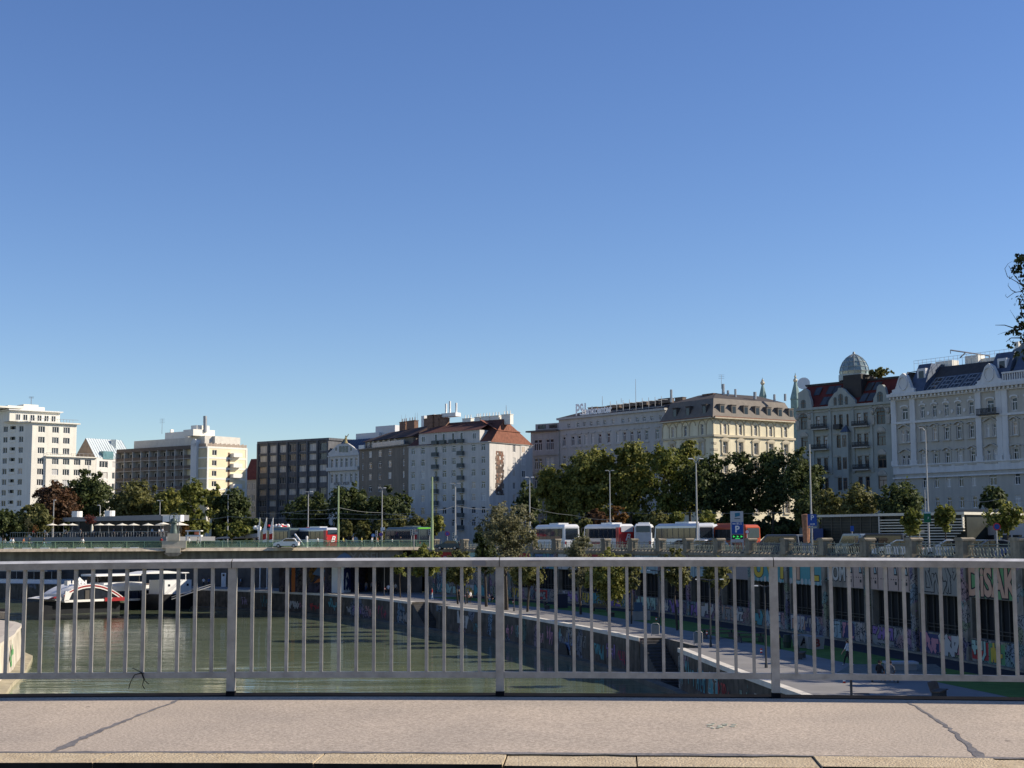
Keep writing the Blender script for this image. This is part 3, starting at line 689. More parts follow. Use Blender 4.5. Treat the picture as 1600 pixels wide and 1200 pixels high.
for j in range(-4, 4):
    a = S0 + SP * j; e = a + SP
    g = MB(); rbar(g, a + .004, e - .004, top_prof); g.build('top_rail', [M_RAIL, M_GLARE], rail)
    g = MB(); rbar(g, a + .035, e - .035, [(-.02, .155), (.02, .155), (.02, .205), (-.02, .205)]); g.build('lower_rail', M_RAIL, rail)
    for k in range(14):
        s = a + .175 + .151 * k; g = MB(); z0, z1 = .2055, zt - .0785
        g.hexa([rp(s - .0125, .018, z0), rp(s + .0125, .018, z0), rp(s + .0125, -.018, z0), rp(s - .0125, -.018, z0)], [rp(s - .0125, .018, z1), rp(s + .0125, .018, z1), rp(s + .0125, -.018, z1), rp(s - .0125, -.018, z1)])
        if -3 <= j <= 2: g.build('baluster', M_RAIL, rail)
    g = MB(); w_ = .034
    g.hexa([rp(a - w_, .03, .04), rp(a + w_, .03, .04), rp(a + w_, -.03, .04), rp(a - w_, -.03, .04)], [rp(a - w_, .03, zt - .079), rp(a + w_, .03, zt - .079), rp(a + w_, -.03, zt - .079), rp(a - w_, -.03, zt - .079)], 0)
    g.hexa([rp(a - w_ - .002, .032, -.03), rp(a + w_ + .002, .032, -.03), rp(a + w_ + .002, -.032, -.03), rp(a - w_ - .002, -.032, -.03)], [rp(a - w_ - .002, .032, .045), rp(a + w_ + .002, .032, .045), rp(a + w_ + .002, -.032, .045), rp(a - w_ - .002, -.032, .045)], 1)
    g.build('post', [M_RAIL, M_EDGE], rail)
# tape patches on the top rail and the frayed cable tie
for a, b_, o_ in ((738, 759, .004), (824, 845, .004)):
    g = MB(); k0 = ((a - 800) / F * 12.66 - 0) ; k1 = (b_ - 800) / F * 12.66
    z0 = zt - .07 if a < 800 else zt - .034; g.hexa([rp(k0, .056, z0), rp(k1, .056, z0), rp(k1, .05, z0), rp(k0, .05, z0)], [rp(k0, .056, zt - .022), rp(k1, .056, zt - .022), rp(k1, .05, zt - .022), rp(k0, .05, zt - .022)])
    g.build('tape_patch', mat('grey_tape', (.22, .21, .21), .5), rail)
q = (X(229, 12.85) - 0) / .9978
g = MB()
for pts in ([(0, .02, .2), (-.05, .06, .19), (-.085, .06, .13), (-.1, .06, .07)], [(0, .03, .2), (.03, .06, .15), (.02, .06, .1), (.04, .06, .07)], [(.01, .03, .19), (.04, .06, .14), (.075, .06, .11)], [(0, .03, .205), (-.04, .05, .23), (-.075, .05, .245)], [(-.02, .03, .2), (.02, .03, .2)]):
    g.tube([rp(q + s, t, z) for s, t, z in pts], .0036, 5)
tag(g.build('cable_tie', M_EDGE, origin=rp(q, .02, .2)), 'black frayed cable tie knotted round the lower rail of the near railing', 'cable tie')
# ------------------------------------------------------------------ road bridge across the canal
M_CONC = mat('bridge_concrete', (.2, .18, .15), .9, .2, .6, streak=.35)
M_FASC = mat('bridge_fascia', (.6, .5, .37), .85, .15, .6, streak=.3)
M_GRN = mat('railing_green_paint', (.3, .42, .26), .5, .1, 2)
M_GPAN = mat('green_glass_panel', (.26, .33, .23), .35, .2, .6, spec=.5)
N = M_GPAN.node_tree.nodes; L = M_GPAN.node_tree.links; tb_ = N.new('ShaderNodeBsdfTransparent'); tb_.inputs[0].default_value = (.8, .95, .8, 1); mx_ = N.new('ShaderNodeMixShader'); mx_.inputs[0].default_value = .6; L.new(N['Principled BSDF'].outputs[0], mx_.inputs[1]); L.new(tb_.outputs[0], mx_.inputs[2]); L.new(mx_.outputs[0], N['Material Output'].inputs['Surface'])
fb = Fac((-130, 224), (-10, 244.3))
bridge = thing('road_bridge', 'long flat concrete road bridge with tan edge spanning the canal behind the near railing', 'bridge', fb.pt(fb.L * .6, -1.3))
g = MB(); fb.shape(g, [(0, -1.75), (fb.L, -1.75), (fb.L, -1.3), (0, -1.3)], -16, -.4); g.build('deck', M_CONC, bridge)
g = MB(); vs = []
for u in (0, fb.L): vs += [fb.pt(u, -1.76, .3), fb.pt(u, -1.3, .05), fb.pt(u, -1.3, -.4), fb.pt(u, -1.76, -.4)]
g.add(vs, [(0, 4, 5, 1), (1, 5, 6, 2), (2, 6, 7, 3), (3, 7, 4, 0)]); g.build('fascia', M_FASC, bridge)
g = MB(); fb.box(g, 0, fb.L - 8, -3.6, -1.75, -15, -.9); g.build('girder', M_CONC, bridge)
u1, z1 = fb.uz(548, 862); u2, _ = fb.uz(592, 880)
g = MB(); wr(g, Fac(tuple(fb.A + fb.n * -.88), tuple(fb.B + fb.n * -.88)), 'YASEU', (u1 + u2) / 2 + .4, -2.95, 2.0, 'silver', out=None, sx=.95); g.build('graffiti', PAINT, bridge)
u1, _ = fb.uz(536, 866); fq = Fac(tuple(fb.A + fb.n * -.88), tuple(fb.B + fb.n * -.88))
g = MB(); fq.shape(g, [(u1 - 1.6, -3.6), (u1 - .6, -2.6), (u1 + .3, -2.1), (u1 + 1.2, -2.6), (u1 + 1.9, -3.6)], .01, .02, PI_['blue']); fq.shape(g, [(u1 + .3, -3.6), (u1 + .8, -2.9), (u1 + 1.5, -3.6)], .025, .03, PI_['skyblue']); g.build('graffiti', PAINT, bridge)
brail = thing('bridge_railing', 'green railing with translucent panels along the far road bridge', 'railing', fb.pt(fb.L * .6, -1.3))
u, k = 1.0, 0
uped0, uped1 = fb.u((253, 850)), fb.u((291, 850))
def railbit(ua, ue):
    n = max(1, round((ue - ua) / 2.75)); st = (ue - ua) / n
    for i in range(n):
        a, e = ua + i * st, ua + (i + 1) * st
        p = MB(); fb.box(p, a - .05, a + .05, -1.3, -.18, -.35, -.25); p.build('post', M_GRN, brail)
        p = MB(); fb.box(p, a + .06, e - .06, -1.12, -.35, -.32, -.29); p.build('panel', M_GPAN, brail)
        if (a + e) / 2 < fb.u((235, 850)):
            p = MB(); fb.box(p, a + .5, a + 1.9, -1.29, -1.12, -.2, .04); p.build('base_block', WHITE, brail)
    p = MB(); fb.box(p, ua, ue, -.24, -.14, -.36, -.24); fb.box(p, ua, ue, -1.2, -1.13, -.34, -.26); p.build('handrail', M_GRN, brail)
WHITE = mat('white_paint', (.75, .74, .7), .6, .05)
railbit(1, uped0); railbit(uped1, fb.L - 3)
# statue on its pedestal
ps = fb.pt(fb.u((271, 850)), -1.3, -.1)
M_LIME = mat('pale_limestone', (.45, .4, .32), .9, .15, 1)
M_BRZ = mat('verdigris_bronze', (.1, .13, .115), .5, .3, 2, metal=.3)
st = thing('statue', 'dark green bronze robed statue under a metal arch on the bridge pedestal', 'statue', ps)
g = MB(); c = fb.u((271, 850))
fb.box(g, uped0, uped1, -1.3, -.1, -.9, .35); fb.box(g, c - .95, c + .95, -.1, 1.05, -.8, .45); fb.box(g, c - 1.15, c + 1.15, -2.0, -1.3, -.4, .8); g.build('pedestal', M_LIME, st)
g = MB(); fb.shape(g, [(c - .7, -2.6), (c + .7, -2.6), (c + 1.5, -2.0), (c - 1.5, -2.0)], -.8, .8); g.build('bracket', M_CONC, st)
b_ = fb.pt(c, 1.05, -.2); g = MB()
g.lathe(b_, [(.62, 0), (.58, .5), (.42, 1.3), (.5, 1.9), (.44, 2.3), (.16, 2.45), (.13, 2.55)], 12); g.ball(b_ + V((0, 0, 2.75)), .2, 10, 7)
g.tube([b_ + V((-.4, -.1, 2.2)), b_ + V((-.5, -.35, 1.75)), b_ + V((0, -.55, 1.8))], [.16, .14, .1]); g.tube([b_ + V((.4, -.1, 2.2)), b_ + V((.5, -.35, 1.7)), b_ + V((.05, -.55, 1.7))], [.16, .14, .1])
g.build('figure', M_BRZ, st, smooth=True)
g = MB(); g.tube([b_ + V((.75 * math.cos(t), 0, 2.5 + .75 * math.sin(t))) for t in [math.pi * i / 14 for i in range(15)]], .05); g.tube([b_ + V((-.75, 0, 0)), b_ + V((-.75, 0, 2.5))], .05); g.tube([b_ + V((.75, 0, 0)), b_ + V((.75, 0, 2.5))], .05); g.build('arch', M_BRZ, st)
# abutment under the bridge: painted wall, pale pier, dark passage
fa = Fac((X(438, 251), 251), (X(541, 247), 247)); ab = thing('bridge_abutment', 'painted abutment wall with orange figure under the right end of the far bridge', 'abutment', fa.pt(4, PZ))
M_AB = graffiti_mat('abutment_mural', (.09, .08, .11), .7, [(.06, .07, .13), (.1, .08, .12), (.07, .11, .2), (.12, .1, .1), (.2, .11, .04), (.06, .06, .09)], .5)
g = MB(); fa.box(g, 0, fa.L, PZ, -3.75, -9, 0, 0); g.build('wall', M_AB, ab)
g = MB(); a, _ = fa.uz(458, 900); fa.quad(g, a - .3, a + .4, PZ, -3.8, .01, PI_['orange']); a, _ = fa.uz(528, 900)
fa.shape(g, [(a - .7, PZ + .2), (a + .7, PZ + .2), (a + 1, PZ + 2.2), (a + .5, PZ + 4), (a, PZ + 4.7), (a - .5, PZ + 4), (a - 1, PZ + 2.2)], .01, .02, PI_['orange'])
a, _ = fa.uz(500, 900); fa.shape(g, [(a - 1.2, PZ + 1.5), (a + .8, PZ + 1.9), (a + .9, PZ + 2.6), (a - .4, PZ + 2.2)], .01, .02, PI_['orange']); fa.shape(g, [(a - 1.4, PZ + 3), (a, PZ + 4.6), (a + 1, PZ + 3.6), (a + .2, PZ + 2.7)], .01, .02, PI_['blue']); g.build('mural', PAINT, ab)
fp_ = Fac((X(538, 246), 246), (X(549, 248.5), 248.5))
g = MB(); fp_.box(g, 0, fp_.L, PZ, -1.96, -2.2, 0, 0); strokes(g, fp_, .1, fp_.L - .1, PZ + .4, PZ + 5.5, 1, 2, 1, 6, thick=.25, dense=9); g.build('pier', [WHITE, PAINT[0], PAINT[11]], ab)
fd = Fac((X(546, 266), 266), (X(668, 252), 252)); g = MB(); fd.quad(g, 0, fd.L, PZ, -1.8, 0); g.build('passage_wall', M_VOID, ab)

# ------------------------------------------------------------------ buildings
def fz(f, p): return f.z(p)
def cols(f, pts, w): return [(f.u(p), w) for p in pts]
CREAM = mat('cream_render', (.80, .765, .66), .9, .05, .3, streak=.08)
ROOFD = mat('dark_flat_roof', (.13, .12, .11), .9, .2, .5)
# --- white tower block at far left
fR = FP(48.5, 420, 118, 428.5); c0 = fR.A; fL = Fac((c0.x - 26, c0.y + 8), tuple(c0))
ze = fz(fR, Z1(200, 240))
bd = thing('apartment_tower', 'tall cream apartment tower with flat overhanging roof at the far left', 'building', (c0.x, c0.y, STREET_Z))
rz = [fz(fR, Z1(260, y)) for y in (283, 350, 414, 484, 550, 615)]; dz = (rz[0] - rz[5]) / 5
rz = [rz[0] - dz * i for i in range(11)]
g = MB(); wd = (490 - 240) and 2.0
R1 = [(z, 1.75, cols(fR, [Z1(260, 283), Z1(347, 287), Z1(416, 290)], 2.0)) for z in rz]
wallstrip(g, fR, 0, fR.L, BASE, ze, R1)
R2 = [(z + .1, 1.7, cols(fL, [(8, 690), (32.5, 690)], 1.5) + [(fL.u((19.5, 690)), 1.9)] + [(fL.u((-14, 690)), 1.5), (fL.u((-40, 690)), 1.5)]) for z in rz]
wallstrip(g, fL, 0, fL.L, BASE, ze, R2, rec=.3)
body(g, fR, 22, BASE, ze, 0, 1); g.build('wall', [CREAM, ROOFD], bd)
windows(bd, fR, R1, .2, 'three'); windows(bd, fL, [(z, h, c[:2] + c[3:]) for z, h, c in R2], .25, 'two'); 
for z, h, c in R2:
    u = c[2][0]; b_ = MB(); fL.box(b_, u - 1.0, u + 1.0, z - .86, z - .1, -.9, .12); fL.quad(b_, u - .95, u + .95, z - .85, z + .85, -.95, 1); b_.build('balcony', [CREAM, GL['dark']], bd)
g = MB(); fR.box(g, -.7, fR.L + .8, ze, ze + .35, -22, .8); fL.box(g, fL.L - 8, fL.L - .72, ze, ze + .35, -4, .8); g.build('roof', CREAM, bd)
us, ue = fR.u((15, 650)) - 1, fR.u((100.5, 650)); zs1 = fz(fR, Z1(300, 185)) + .7
g = MB(); fR.box(g, -5.5, ue, ze + .36, zs1, -18, -3.2); fR.box(g, -6, ue + .7, zs1, zs1 + .3, -18.5, -2.4, 1); fR.box(g, -9, -1.5, zs1 + .6, zs1 + 1.1, -18, -3, 0); fR.box(g, -5, ue - 3.5, zs1 + .31, zs1 + 1.6, -14, -6); fR.box(g, 0, ue - 5, zs1 + 1.6, zs1 + 2.3, -12, -7)
g.build('penthouse', [CREAM, WHITE], bd)
g = MB(); fL.box(g, 0, fL.L - 7.5, ze - .1, ze + 2.6, -14, .05); g.build('stair_block', CREAM, bd)
for k in range(6): add_window(bd, Fac(tuple(fR.A - fR.n * 3.19), tuple(fR.B - fR.n * 3.19)), -3 + k * 2.1, ze + 1.6, 1.4, 1.8, 0, 'two')
g = MB()
for k in range(14): fR.box(g, -.3 + k * fR.L / 14, -.22 + k * fR.L / 14, ze + .36, ze + 1.3, -.1, 0)
fR.box(g, -.3, fR.L + .5, ze + 1.25, ze + 1.35, -.1, 0); g.build('roof_railing', METAL, bd)
mast(bd, fR.pt(3, zs1 + 2.3, -9), 2.5, .12, 'antenna', 2)
fW = Fac(tuple(fR.A + fR.n * .5), tuple(fR.B + fR.n * .5)); ua, ub = fW.u((72, 720)), fW.u((150, 720)); zw = fz(fW, Z1(400, 457))
fW2 = Fac(tuple(fW.A + fW.d * ua), tuple(fW.A + fW.d * ub)); g = MB()
R3 = [(z, 1.75, cols(fW2, [Z1(345, 485), Z1(413, 487), Z1(482, 490), Z1(550, 493)], 2.0)) for z in rz[3:]]
wallstrip(g, fW2, 0, fW2.L, BASE, zw, R3); body(g, fW2, 12, BASE, zw, 0, 1); fW2.box(g, -.3, fW2.L + .3, zw, zw + .3, -12, .6)
bd2 = thing('apartment_wing', 'lower cream flat roofed wing joined to the right of the apartment tower', 'building', (*fW2.A, STREET_Z)); g.build('wall', [CREAM, ROOFD], bd2); windows(bd2, fW2, R3, .2, 'three')
g = MB(); fW2.box(g, 0, fW2.L, zw + 1.15, zw + 1.22, -.1, -.02)
for k in range(12): fW2.box(g, k * fW2.L / 12, k * fW2.L / 12 + .06, zw + .3, zw + 1.2, -.1, -.04)
g.build('roof_railing', METAL, bd2)
# --- house with silver standing seam roof
SILV = mat('silver_seam_roof', (.56, .62, .62), .45, .08, 1, metal=.3)
fG = FP(115, 458, 150, 452); fS = FP(150, 452, 206, 463); zev = fz(fS, Z1(610, 462)); zri = fz(fG, (132.5, 684.5))
bd = thing('gabled_house', 'pale house with silver ribbed metal roof and tan gable behind the tower', 'building', (*fG.A, STREET_Z))
g = MB(); R4 = [(zev - 1.9 - 3.4 * i, 2.0, cols(fS, [Z1(648, 490)], 3.2) + [(fS.u((182, 725)), 3.2), (fS.u((196, 725)), 2.2)]) for i in range(4)]
wallstrip(g, fS, 0, fS.L, BASE, zev, R4); fG.quad(g, 0, fG.L, BASE, zev, 0, 0)
um = fG.L / 2; g.poly([fG.pt(0, zev), fG.pt(fG.L, zev), fG.pt(um, zri)], 1); g.build('wall', [mat('pale_grey_render', (.66, .64, .6), .9, .06), mat('tan_gable', (.36, .27, .19), .9, .15)], bd); windows(bd, fS, R4, .2, 'three')
g = MB(); e = fS.d * fS.L; ap = fG.pt(um, zri); ap2 = ap + V((e.x, e.y, 0)); lo1 = fG.pt(fG.L, zev, .3); lo2 = fS.pt(fS.L, zev, .3)
g.poly([lo1, lo2, ap2, ap]); g.poly([fG.pt(0, zev), ap, ap2, fG.pt(0, zev) + V((e.x, e.y, 0))])
for k in range(16):
    t = k / 15; a = lo1.lerp(lo2, t); b_ = ap.lerp(ap2, t); g.cyl(a + V((0, 0, .05)), b_ + V((0, 0, .05)), .07, n=4)
g.build('roof', SILV, bd)
for px in (156, 179):
    p = at(px, 690, 462); b_ = MB(); b_.box((p.x - .9, p.y - .8, p.z - 4), (p.x + .7, p.y + .8, p.z + .6)); b_.build('chimney', SILV, bd)
g = MB(); a = fS.u((161, 710)); b1 = fS.u((177, 710)); fS.box(g, a, b1, zev - .3, zev + 2.2, -3, .1); g.build('dormer', mat('teal_glass', (.1, .2, .22), .08, .3, .5, spec=.6), bd)

# --- long balcony block with yellow end wall
GRYB = mat('grey_balcony_render', (.3, .29, .27), .9, .08, .4); YEL = mat('yellow_render', (.80, .70, .47), .9, .05, .4); BAND = mat('white_bands', (.78, .75, .66), .9, .05)
fY = FP(323.4, 420, 385.5, 430); fM = Fac((X(181.5, 444), 444), tuple(fY.A)); bd = thing('balcony_block', 'long balcony apartment block with bright yellow end wall and rooftop chimney pipe', 'building', (*fY.A, STREET_Z))
ze = fz(fY, Z2(760, 462)); fl = (fz(fY, Z2(808, 495)) - fz(fY, Z2(808, 645))) / 2; zr0 = fz(fY, Z2(808, 495))
g = MB(); R5 = [(zr0 - fl * i, 1.6, cols(fY, [Z2(808, 495)], 1.6)) for i in range(6)]
wallstrip(g, fY, 0, fY.L, BASE, ze, R5, 0); 
for i in range(7): fY.box(g, -.05, fY.L + .05, zr0 + fl * .5 - fl * i - .28, zr0 + fl * .5 - fl * i + .28, -.05, .06, 1)
fY.box(g, -.06, .5, BASE, ze, -.1, .08, 1); fY.box(g, fY.L - .5, fY.L + .06, BASE, ze, -.1, .08, 1)
uv = fY.u(Z2(911, 600)); fY.box(g, uv - .35, uv + .35, BASE, ze - 1, -.05, .03, 3)
body(g, fY, 14, BASE, ze, 0, 2); us = fM.u((301, 720)); ust = fM.u((310, 720))
fM.quad(g, ust, fM.L, BASE, ze, 0, 4)
for i in range(6): fM.box(g, ust, fM.L, zr0 + fl * .5 - fl * i - .2, zr0 + fl * .5 - fl * i + .2, 0, .06, 1)
fM.quad(g, 0, us, BASE, ze, -1.5, 5); fM.box(g, -.4, 0, BASE, ze, -8, .1, 5)
g.poly([fM.pt(0, ze, .1), fM.pt(fM.L, ze, .1), fM.pt(fM.L, ze, -14), fM.pt(0, ze, -14)], 2)
g.build('wall', [YEL, BAND, ROOFD, WFB, mat('dull_yellow_render', (.6, .5, .32), .9, .08), GRYB], bd); windows(bd, fY, R5, .15, 'two')  # short stretch by the stair tower: yellow darkened for its shade
g = MB(); fM.box(g, us, ust, BASE, ze + 1.6, -2, .8); g.cyl(fM.pt((us + ust) / 2, ze + 1.6, -2), fM.pt((us + ust) / 2, ze + 1.6, .8), (ust - us) / 2, n=12); g.build('stair_tower', mat('pale_blue_grey', (.6, .61, .6), .8, .05), bd)
for i in range(6):
    u = fY.u(Z2(950, 533)); z = zr0 - fl * i + fl * .5 - 1.55 - fl * .35; b_ = MB(); fY.box(b_, u - 1.35 * .9, u + 1.9, z, z + 1.15, .03, 1.5); b_.build('balcony', WHITE, bd)
nb = 9; BRD = mat('balcony_boards', (.12, .1, .085), .9, .25, 2)
for i in range(6):
    zf = zr0 + fl * .5 - fl * i - fl
    for k in range(nb):
        a, e = us * k / nb, us * (k + 1) / nb; b_ = MB()
        fM.box(b_, a + .08, e - .08, zf - .12, zf + .12, -1.5, .1, 1); fM.box(b_, a + .1, e - .1, zf + .12, zf + 1.05, .0, .07, 0); b_.build('balcony', [BRD, GRYB], bd)
        f2 = Fac(tuple(fM.A - fM.n * 1.49), tuple(fM.B - fM.n * 1.49)); add_window(bd, f2, (a + e) / 2 - .75, zf + 1.25, 1.1, 2.2, 0, 'plain', WF, 'dark'); add_window(bd, f2, (a + e) / 2 + .9, zf + 1.5, 1.4, 1.5, 0, 'two', WF)
b_ = MB()
for k in range(nb + 1): fM.box(b_, us * k / nb - .07, us * k / nb + .07, BASE, ze + .1, -1.4, .2)
b_.build('facade_fins', mat('pale_fins', (.5, .49, .46), .8, .05), bd)
b_ = MB(); fM.box(b_, 0, us, ze + .02, ze + 1.1, -.1, .05); b_.build('roof_planter', BRD, bd)
b_ = MB(); zt2 = fz(fY, Z2(760, 375)) + .2; fM.box(b_, 4, fM.L - .5, ze + .03, zt2, -13, -3.2); fY.box(b_, .4, fY.u((368, 690)), ze + .05, zt2 + .05, -12, -2, 0); b_.build('penthouse', mat('penthouse_grey', (.6, .57, .5), .9, .08), bd)
b_ = MB()
for k in range(26): fY.box(b_, .1 + k * (fY.L - .2) / 26, .1 + (k + .8) * (fY.L - .2) / 26, ze + .02, ze + 1.3 + .15 * (k % 3), -.1, 0)
for k in range(10): fM.box(b_, ust + .1 + k * .3, ust + .34 + k * .3, ze + .02, ze + 1.4, -.1, 0)
b_.build('roof_fence', mat('weathered_planks', (.4, .32, .25), .9, .25, 3), bd)
b_ = MB(); fY.box(b_, -2.2, 5.2, zt2 + .05, zt2 + 1.9, -9, -4); fY.box(b_, -.3, 4, zt2 + 1.9, zt2 + 3.2, -8, -5); b_.build('roof_plant_room', BAND, bd)
p = at(320.5, 675, 424); b_ = MB(); b_.cyl(p, at(320.5, 650, 424), .55, n=10); b_.build('chimney', METAL, bd)
b_ = MB(); a = fM.u((241, 690)); e = fM.u((277, 690)); fM.box(b_, a, e, zt2, zt2 + 2.0, -8, -4); fM.box(b_, a + 1, a + 1.4, zt2 + 2, zt2 + 3, -6, -5); b_.build('roof_plant_room', BAND, bd)
mast(bd, at(253, 678, 432), 4.5, .07, 'antenna', 3)
# --- cream house with red roof behind
f = FP(382, 470, 405, 466); bd = thing('cream_house', 'narrow cream house with dark red tiled roof between yellow and grey blocks', 'building', (*f.A, STREET_Z))
g = MB(); z0 = fz(f, Z2(1080, 690)); R6 = [(z0 - 2.2 - 3.6 * i, 2.1, cols(f, [Z2(1052, 780), Z2(1090, 780)], 1.3)) for i in range(6)]
wallstrip(g, f, 0, f.L, BASE, z0, R6); body(g, f, 8, BASE, z0); g.build('wall', [mat('cream_house_render', (.55, .5, .4), .9, .06), ROOFD], bd); windows(bd, f, R6, .15, 'two')
REDR = mat('red_roof_tiles', (.2, .055, .035), .85, .25, 1.5)
g = MB(); zt3 = fz(f, (394, 716)); g.hexa([f.pt(-.3, z0, .4), f.pt(f.L + .3, z0, .4), f.pt(f.L + .3, z0, -12), f.pt(-.3, z0, -12)], [f.pt(-.3, zt3, -3), f.pt(f.L + .3, zt3, -3), f.pt(f.L + .3, zt3, -9), f.pt(-.3, zt3, -9)]); g.build('roof', REDR, bd)
g = MB(); zt4 = fz(f, (394, 699)); f.box(g, -1, f.L + 1, zt3 - 1, zt4, -20, -9.2); g.build('rear_block', GRYB, bd)
# --- grey office grid
f = FP(403.5, 440, 513.5, 423.5); bd = thing('office_block', 'dark grey concrete office block with a regular grid of windows', 'building', (*f.A, STREET_Z))
WFG = mat('window_frame_grey', (.34, .34, .34), .5); DGR = mat('dark_grey_concrete', (.125, .13, .14), .9, .15, .5, streak=.25)
zt = fz(f, Z3(65, 345)); g = MB(); rz = [fz(f, Z3(105, y)) for y in (397, 466, 549, 633, 718, 801, 884)]; st = (rz[1] - rz[6]) / 5; rz += [rz[-1] - st]
ue = [f.u(Z3(x, 400)) for x in (65, 140, 212, 285, 360, 434, 511, 590)]
R7 = [(z, 1.85 if i else 2.3, [((a + b_) / 2, (b_ - a) * .78) for a, b_ in zip(ue[:-1], ue[1:])]) for i, z in enumerate(rz)]
wallstrip(g, f, 0, f.L, BASE, zt, R7, rec=.45); body(g, f, 16, BASE, zt, 0, 1)
for u in ue: f.box(g, u - .3, u + .3, BASE, zt - .4, 0, .35)
f.box(g, -.3, f.L + .3, zt - .4, zt + .3, -16, .4); g.build('wall', [DGR, ROOFD], bd)
Rr = random.Random(5)
for i, (z, h, cs) in enumerate(R7):
    for u, w_ in cs: add_window(bd, f, u, z, w_, h, .4, 'three', WFG, Rr.choice(['blind', 'mid', 'blind', 'mid'] if i < 2 else (['warm', 'blind', 'mid', 'blind', 'mid'] if i < 7 else ['dark'])))  # pale panes stand in for sunlit buildings mirrored in the glass
# --- narrow white gabled house
f = FP(513.5, 421, 561, 412.5); bd = thing('gabled_townhouse', 'narrow pale grey townhouse with curved gable, blue metal roof and gilded figure on top', 'building', (*f.A, STREET_Z))
PG = mat('pale_stone_grey', (.56, .56, .54), .85, .08, .5, streak=.1); BLR = mat('blue_grey_metal_roof', (.09, .115, .16), .4, .15, 1, metal=.4)
zz = lambda x, y: f.uz(505 + x / 13.33, 680 + y / 13.33)
ztg = zz(400, 420)[1]; r1, r2 = zz(400, 580)[1], zz(400, 900)[1]
R8 = [(r2, 2.6, [(f.L * (.1 + .16 * k), 1.05) for k in range(6)]), (r1, 2.7, [(f.L * (.1 + .16 * k), 1.05) for k in range(6)])] + [(r2 - 4.6 - 4 * i, 2.4, [(f.L * (.18 + .32 * k), 1.6) for k in range(3)]) for i in range(3)]
g = MB(); wallstrip(g, f, 0, f.L, BASE, ztg, R8, rec=.3); body(g, f, 14, BASE, ztg)
gb = [zz(100, 430), zz(100, 380), zz(200, 290), zz(300, 195), zz(350, 178), zz(510, 168), zz(590, 220), zz(715, 320), zz(715, 380)]
gb[-1] = (f.L, ztg); gb[0] = (0, ztg); f.shape(g, gb, -.5, .02)
f.box(g, -.2, f.L + .2, ztg - .25, ztg + .1, -.2, .45); f.box(g, -.2, f.L + .2, zz(400, 740)[1], zz(400, 665)[1], -.1, .9)
f.box(g, -.1, .3, BASE, ztg, 0, .2); f.box(g, f.L - .3, f.L + .1, BASE, ztg, 0, .2); g.build('wall', [PG, ROOFD], bd)
windows(bd, f, R8, .25, 'cross')
for k, (x, h) in enumerate(((270, .9), (360, 1.7), (425, 1.8), (490, 1.8), (580, .9))):
    u, z = zz(x, 290); b_ = MB(); w_ = .55 if h > 1 else .3; f.box(b_, u - w_, u + w_, z - h / 2, z + h / 2, .03, .06); b_.build('pane', GL['mid'], bd)
g = MB(); zrt = zz(400, 70)[1]; g.hexa([f.pt(0, ztg + .1, -.6), f.pt(f.L, ztg + .1, -.6), f.pt(f.L, ztg, -14), f.pt(0, ztg, -14)], [f.pt(.7, zrt, -5), f.pt(f.L - .3, zrt, -5), f.pt(f.L - .3, zrt, -12), f.pt(.7, zrt, -12)])
for k in range(12): t = k / 11; g.cyl(f.pt(f.L * t, ztg + .15, -.6), f.pt(.7 + (f.L - 1) * t, zrt + .05, -5), .06, n=4)
g.build('roof', BLR, bd)
g = MB(); c = f.pt(f.u((539, 690)), zz(450, 165)[1], -.3); g.lathe(c, [(.75, 0), (.5, .3), (.3, .9), (.34, 1.5), (.12, 1.7)], 8); g.ball(c + V((0, 0, 1.95)), .24); g.tube([c + V((0, 0, 1.4)), c + V((.6, 0, 2.2)), c + V((.8, 0, 2.6))], .12); g.tube([c + V((-.2, 0, 1.3)), c + V((-1, 0, .4))], .14); g.build('rooftop_figure', mat('gilded_bronze', (.45, .36, .16), .4, .2, metal=.5), bd)
g = MB(); a, z = f.uz(*Z3(660, 300)); f.box(g, a, f.L + .5, zrt - 1, z + 1.2, -13, -7); f.box(g, f.L - 2, f.L + 6, zrt, z + 3.0, -13, -8); g.build('penthouse', mat('pale_panel', (.6, .6, .6), .6, .05), bd)
g = MB(); u, z = zz(385, 1010); wr(g, f, 'RIEND & SPIELER', u, z, 1.15, 'black', out=None, sx=.78, o=.03); g.build('sign_lettering', PAINT, bd)
# --- brown taupe block
f = FP(561, 412, 638.5, 389); bd = thing('brown_block', 'shaded taupe brown apartment block with dark roof and glass roof balcony', 'building', (*f.A, STREET_Z))
TAU = mat('taupe_render', (.23, .195, .155), .9, .1, .4, streak=.15); DRR = mat('dark_brown_roof', (.07, .045, .038), .85, .25, 1.2)
zt = fz(f, Z3(900, 392)); rz = [fz(f, Z3(905, y)) for y in (433, 517, 601, 690)]; st = (rz[0] - rz[3]) / 3; rz += [rz[-1] - st * i for i in (1, 2, 3)]
R9 = [(z, 1.75, [(f.u(Z3(x, 433 - (x - 905) * .055)), w_) for x, w_ in ((849, .8), (905, 1.7), (977, 1.7), (1052, 1.7), (1155, .9))]) for z in rz]
g = MB(); wallstrip(g, f, 0, f.L, BASE, zt, R9); body(g, f, 14, BASE, zt); f.box(g, -.1, f.L + .1, zt - .1, zt + .25, -.3, .5); 
zsb = fz(f, Z3(900, 330)); f.box(g, .4, f.L - .4, zt + .26, zsb, -12, -1.6); g.build('wall', [TAU, ROOFD], bd); windows(bd, f, R9, .15, 'cross')
f2 = Fac(tuple(f.A - f.n * 1.58), tuple(f.B - f.n * 1.58))
for u in (2.5, 5, 8, 11, 14, 17.5): add_window(bd, f2, u, (zt + zsb) / 2 + .3, 1.2, 1.5, 0, 'two')
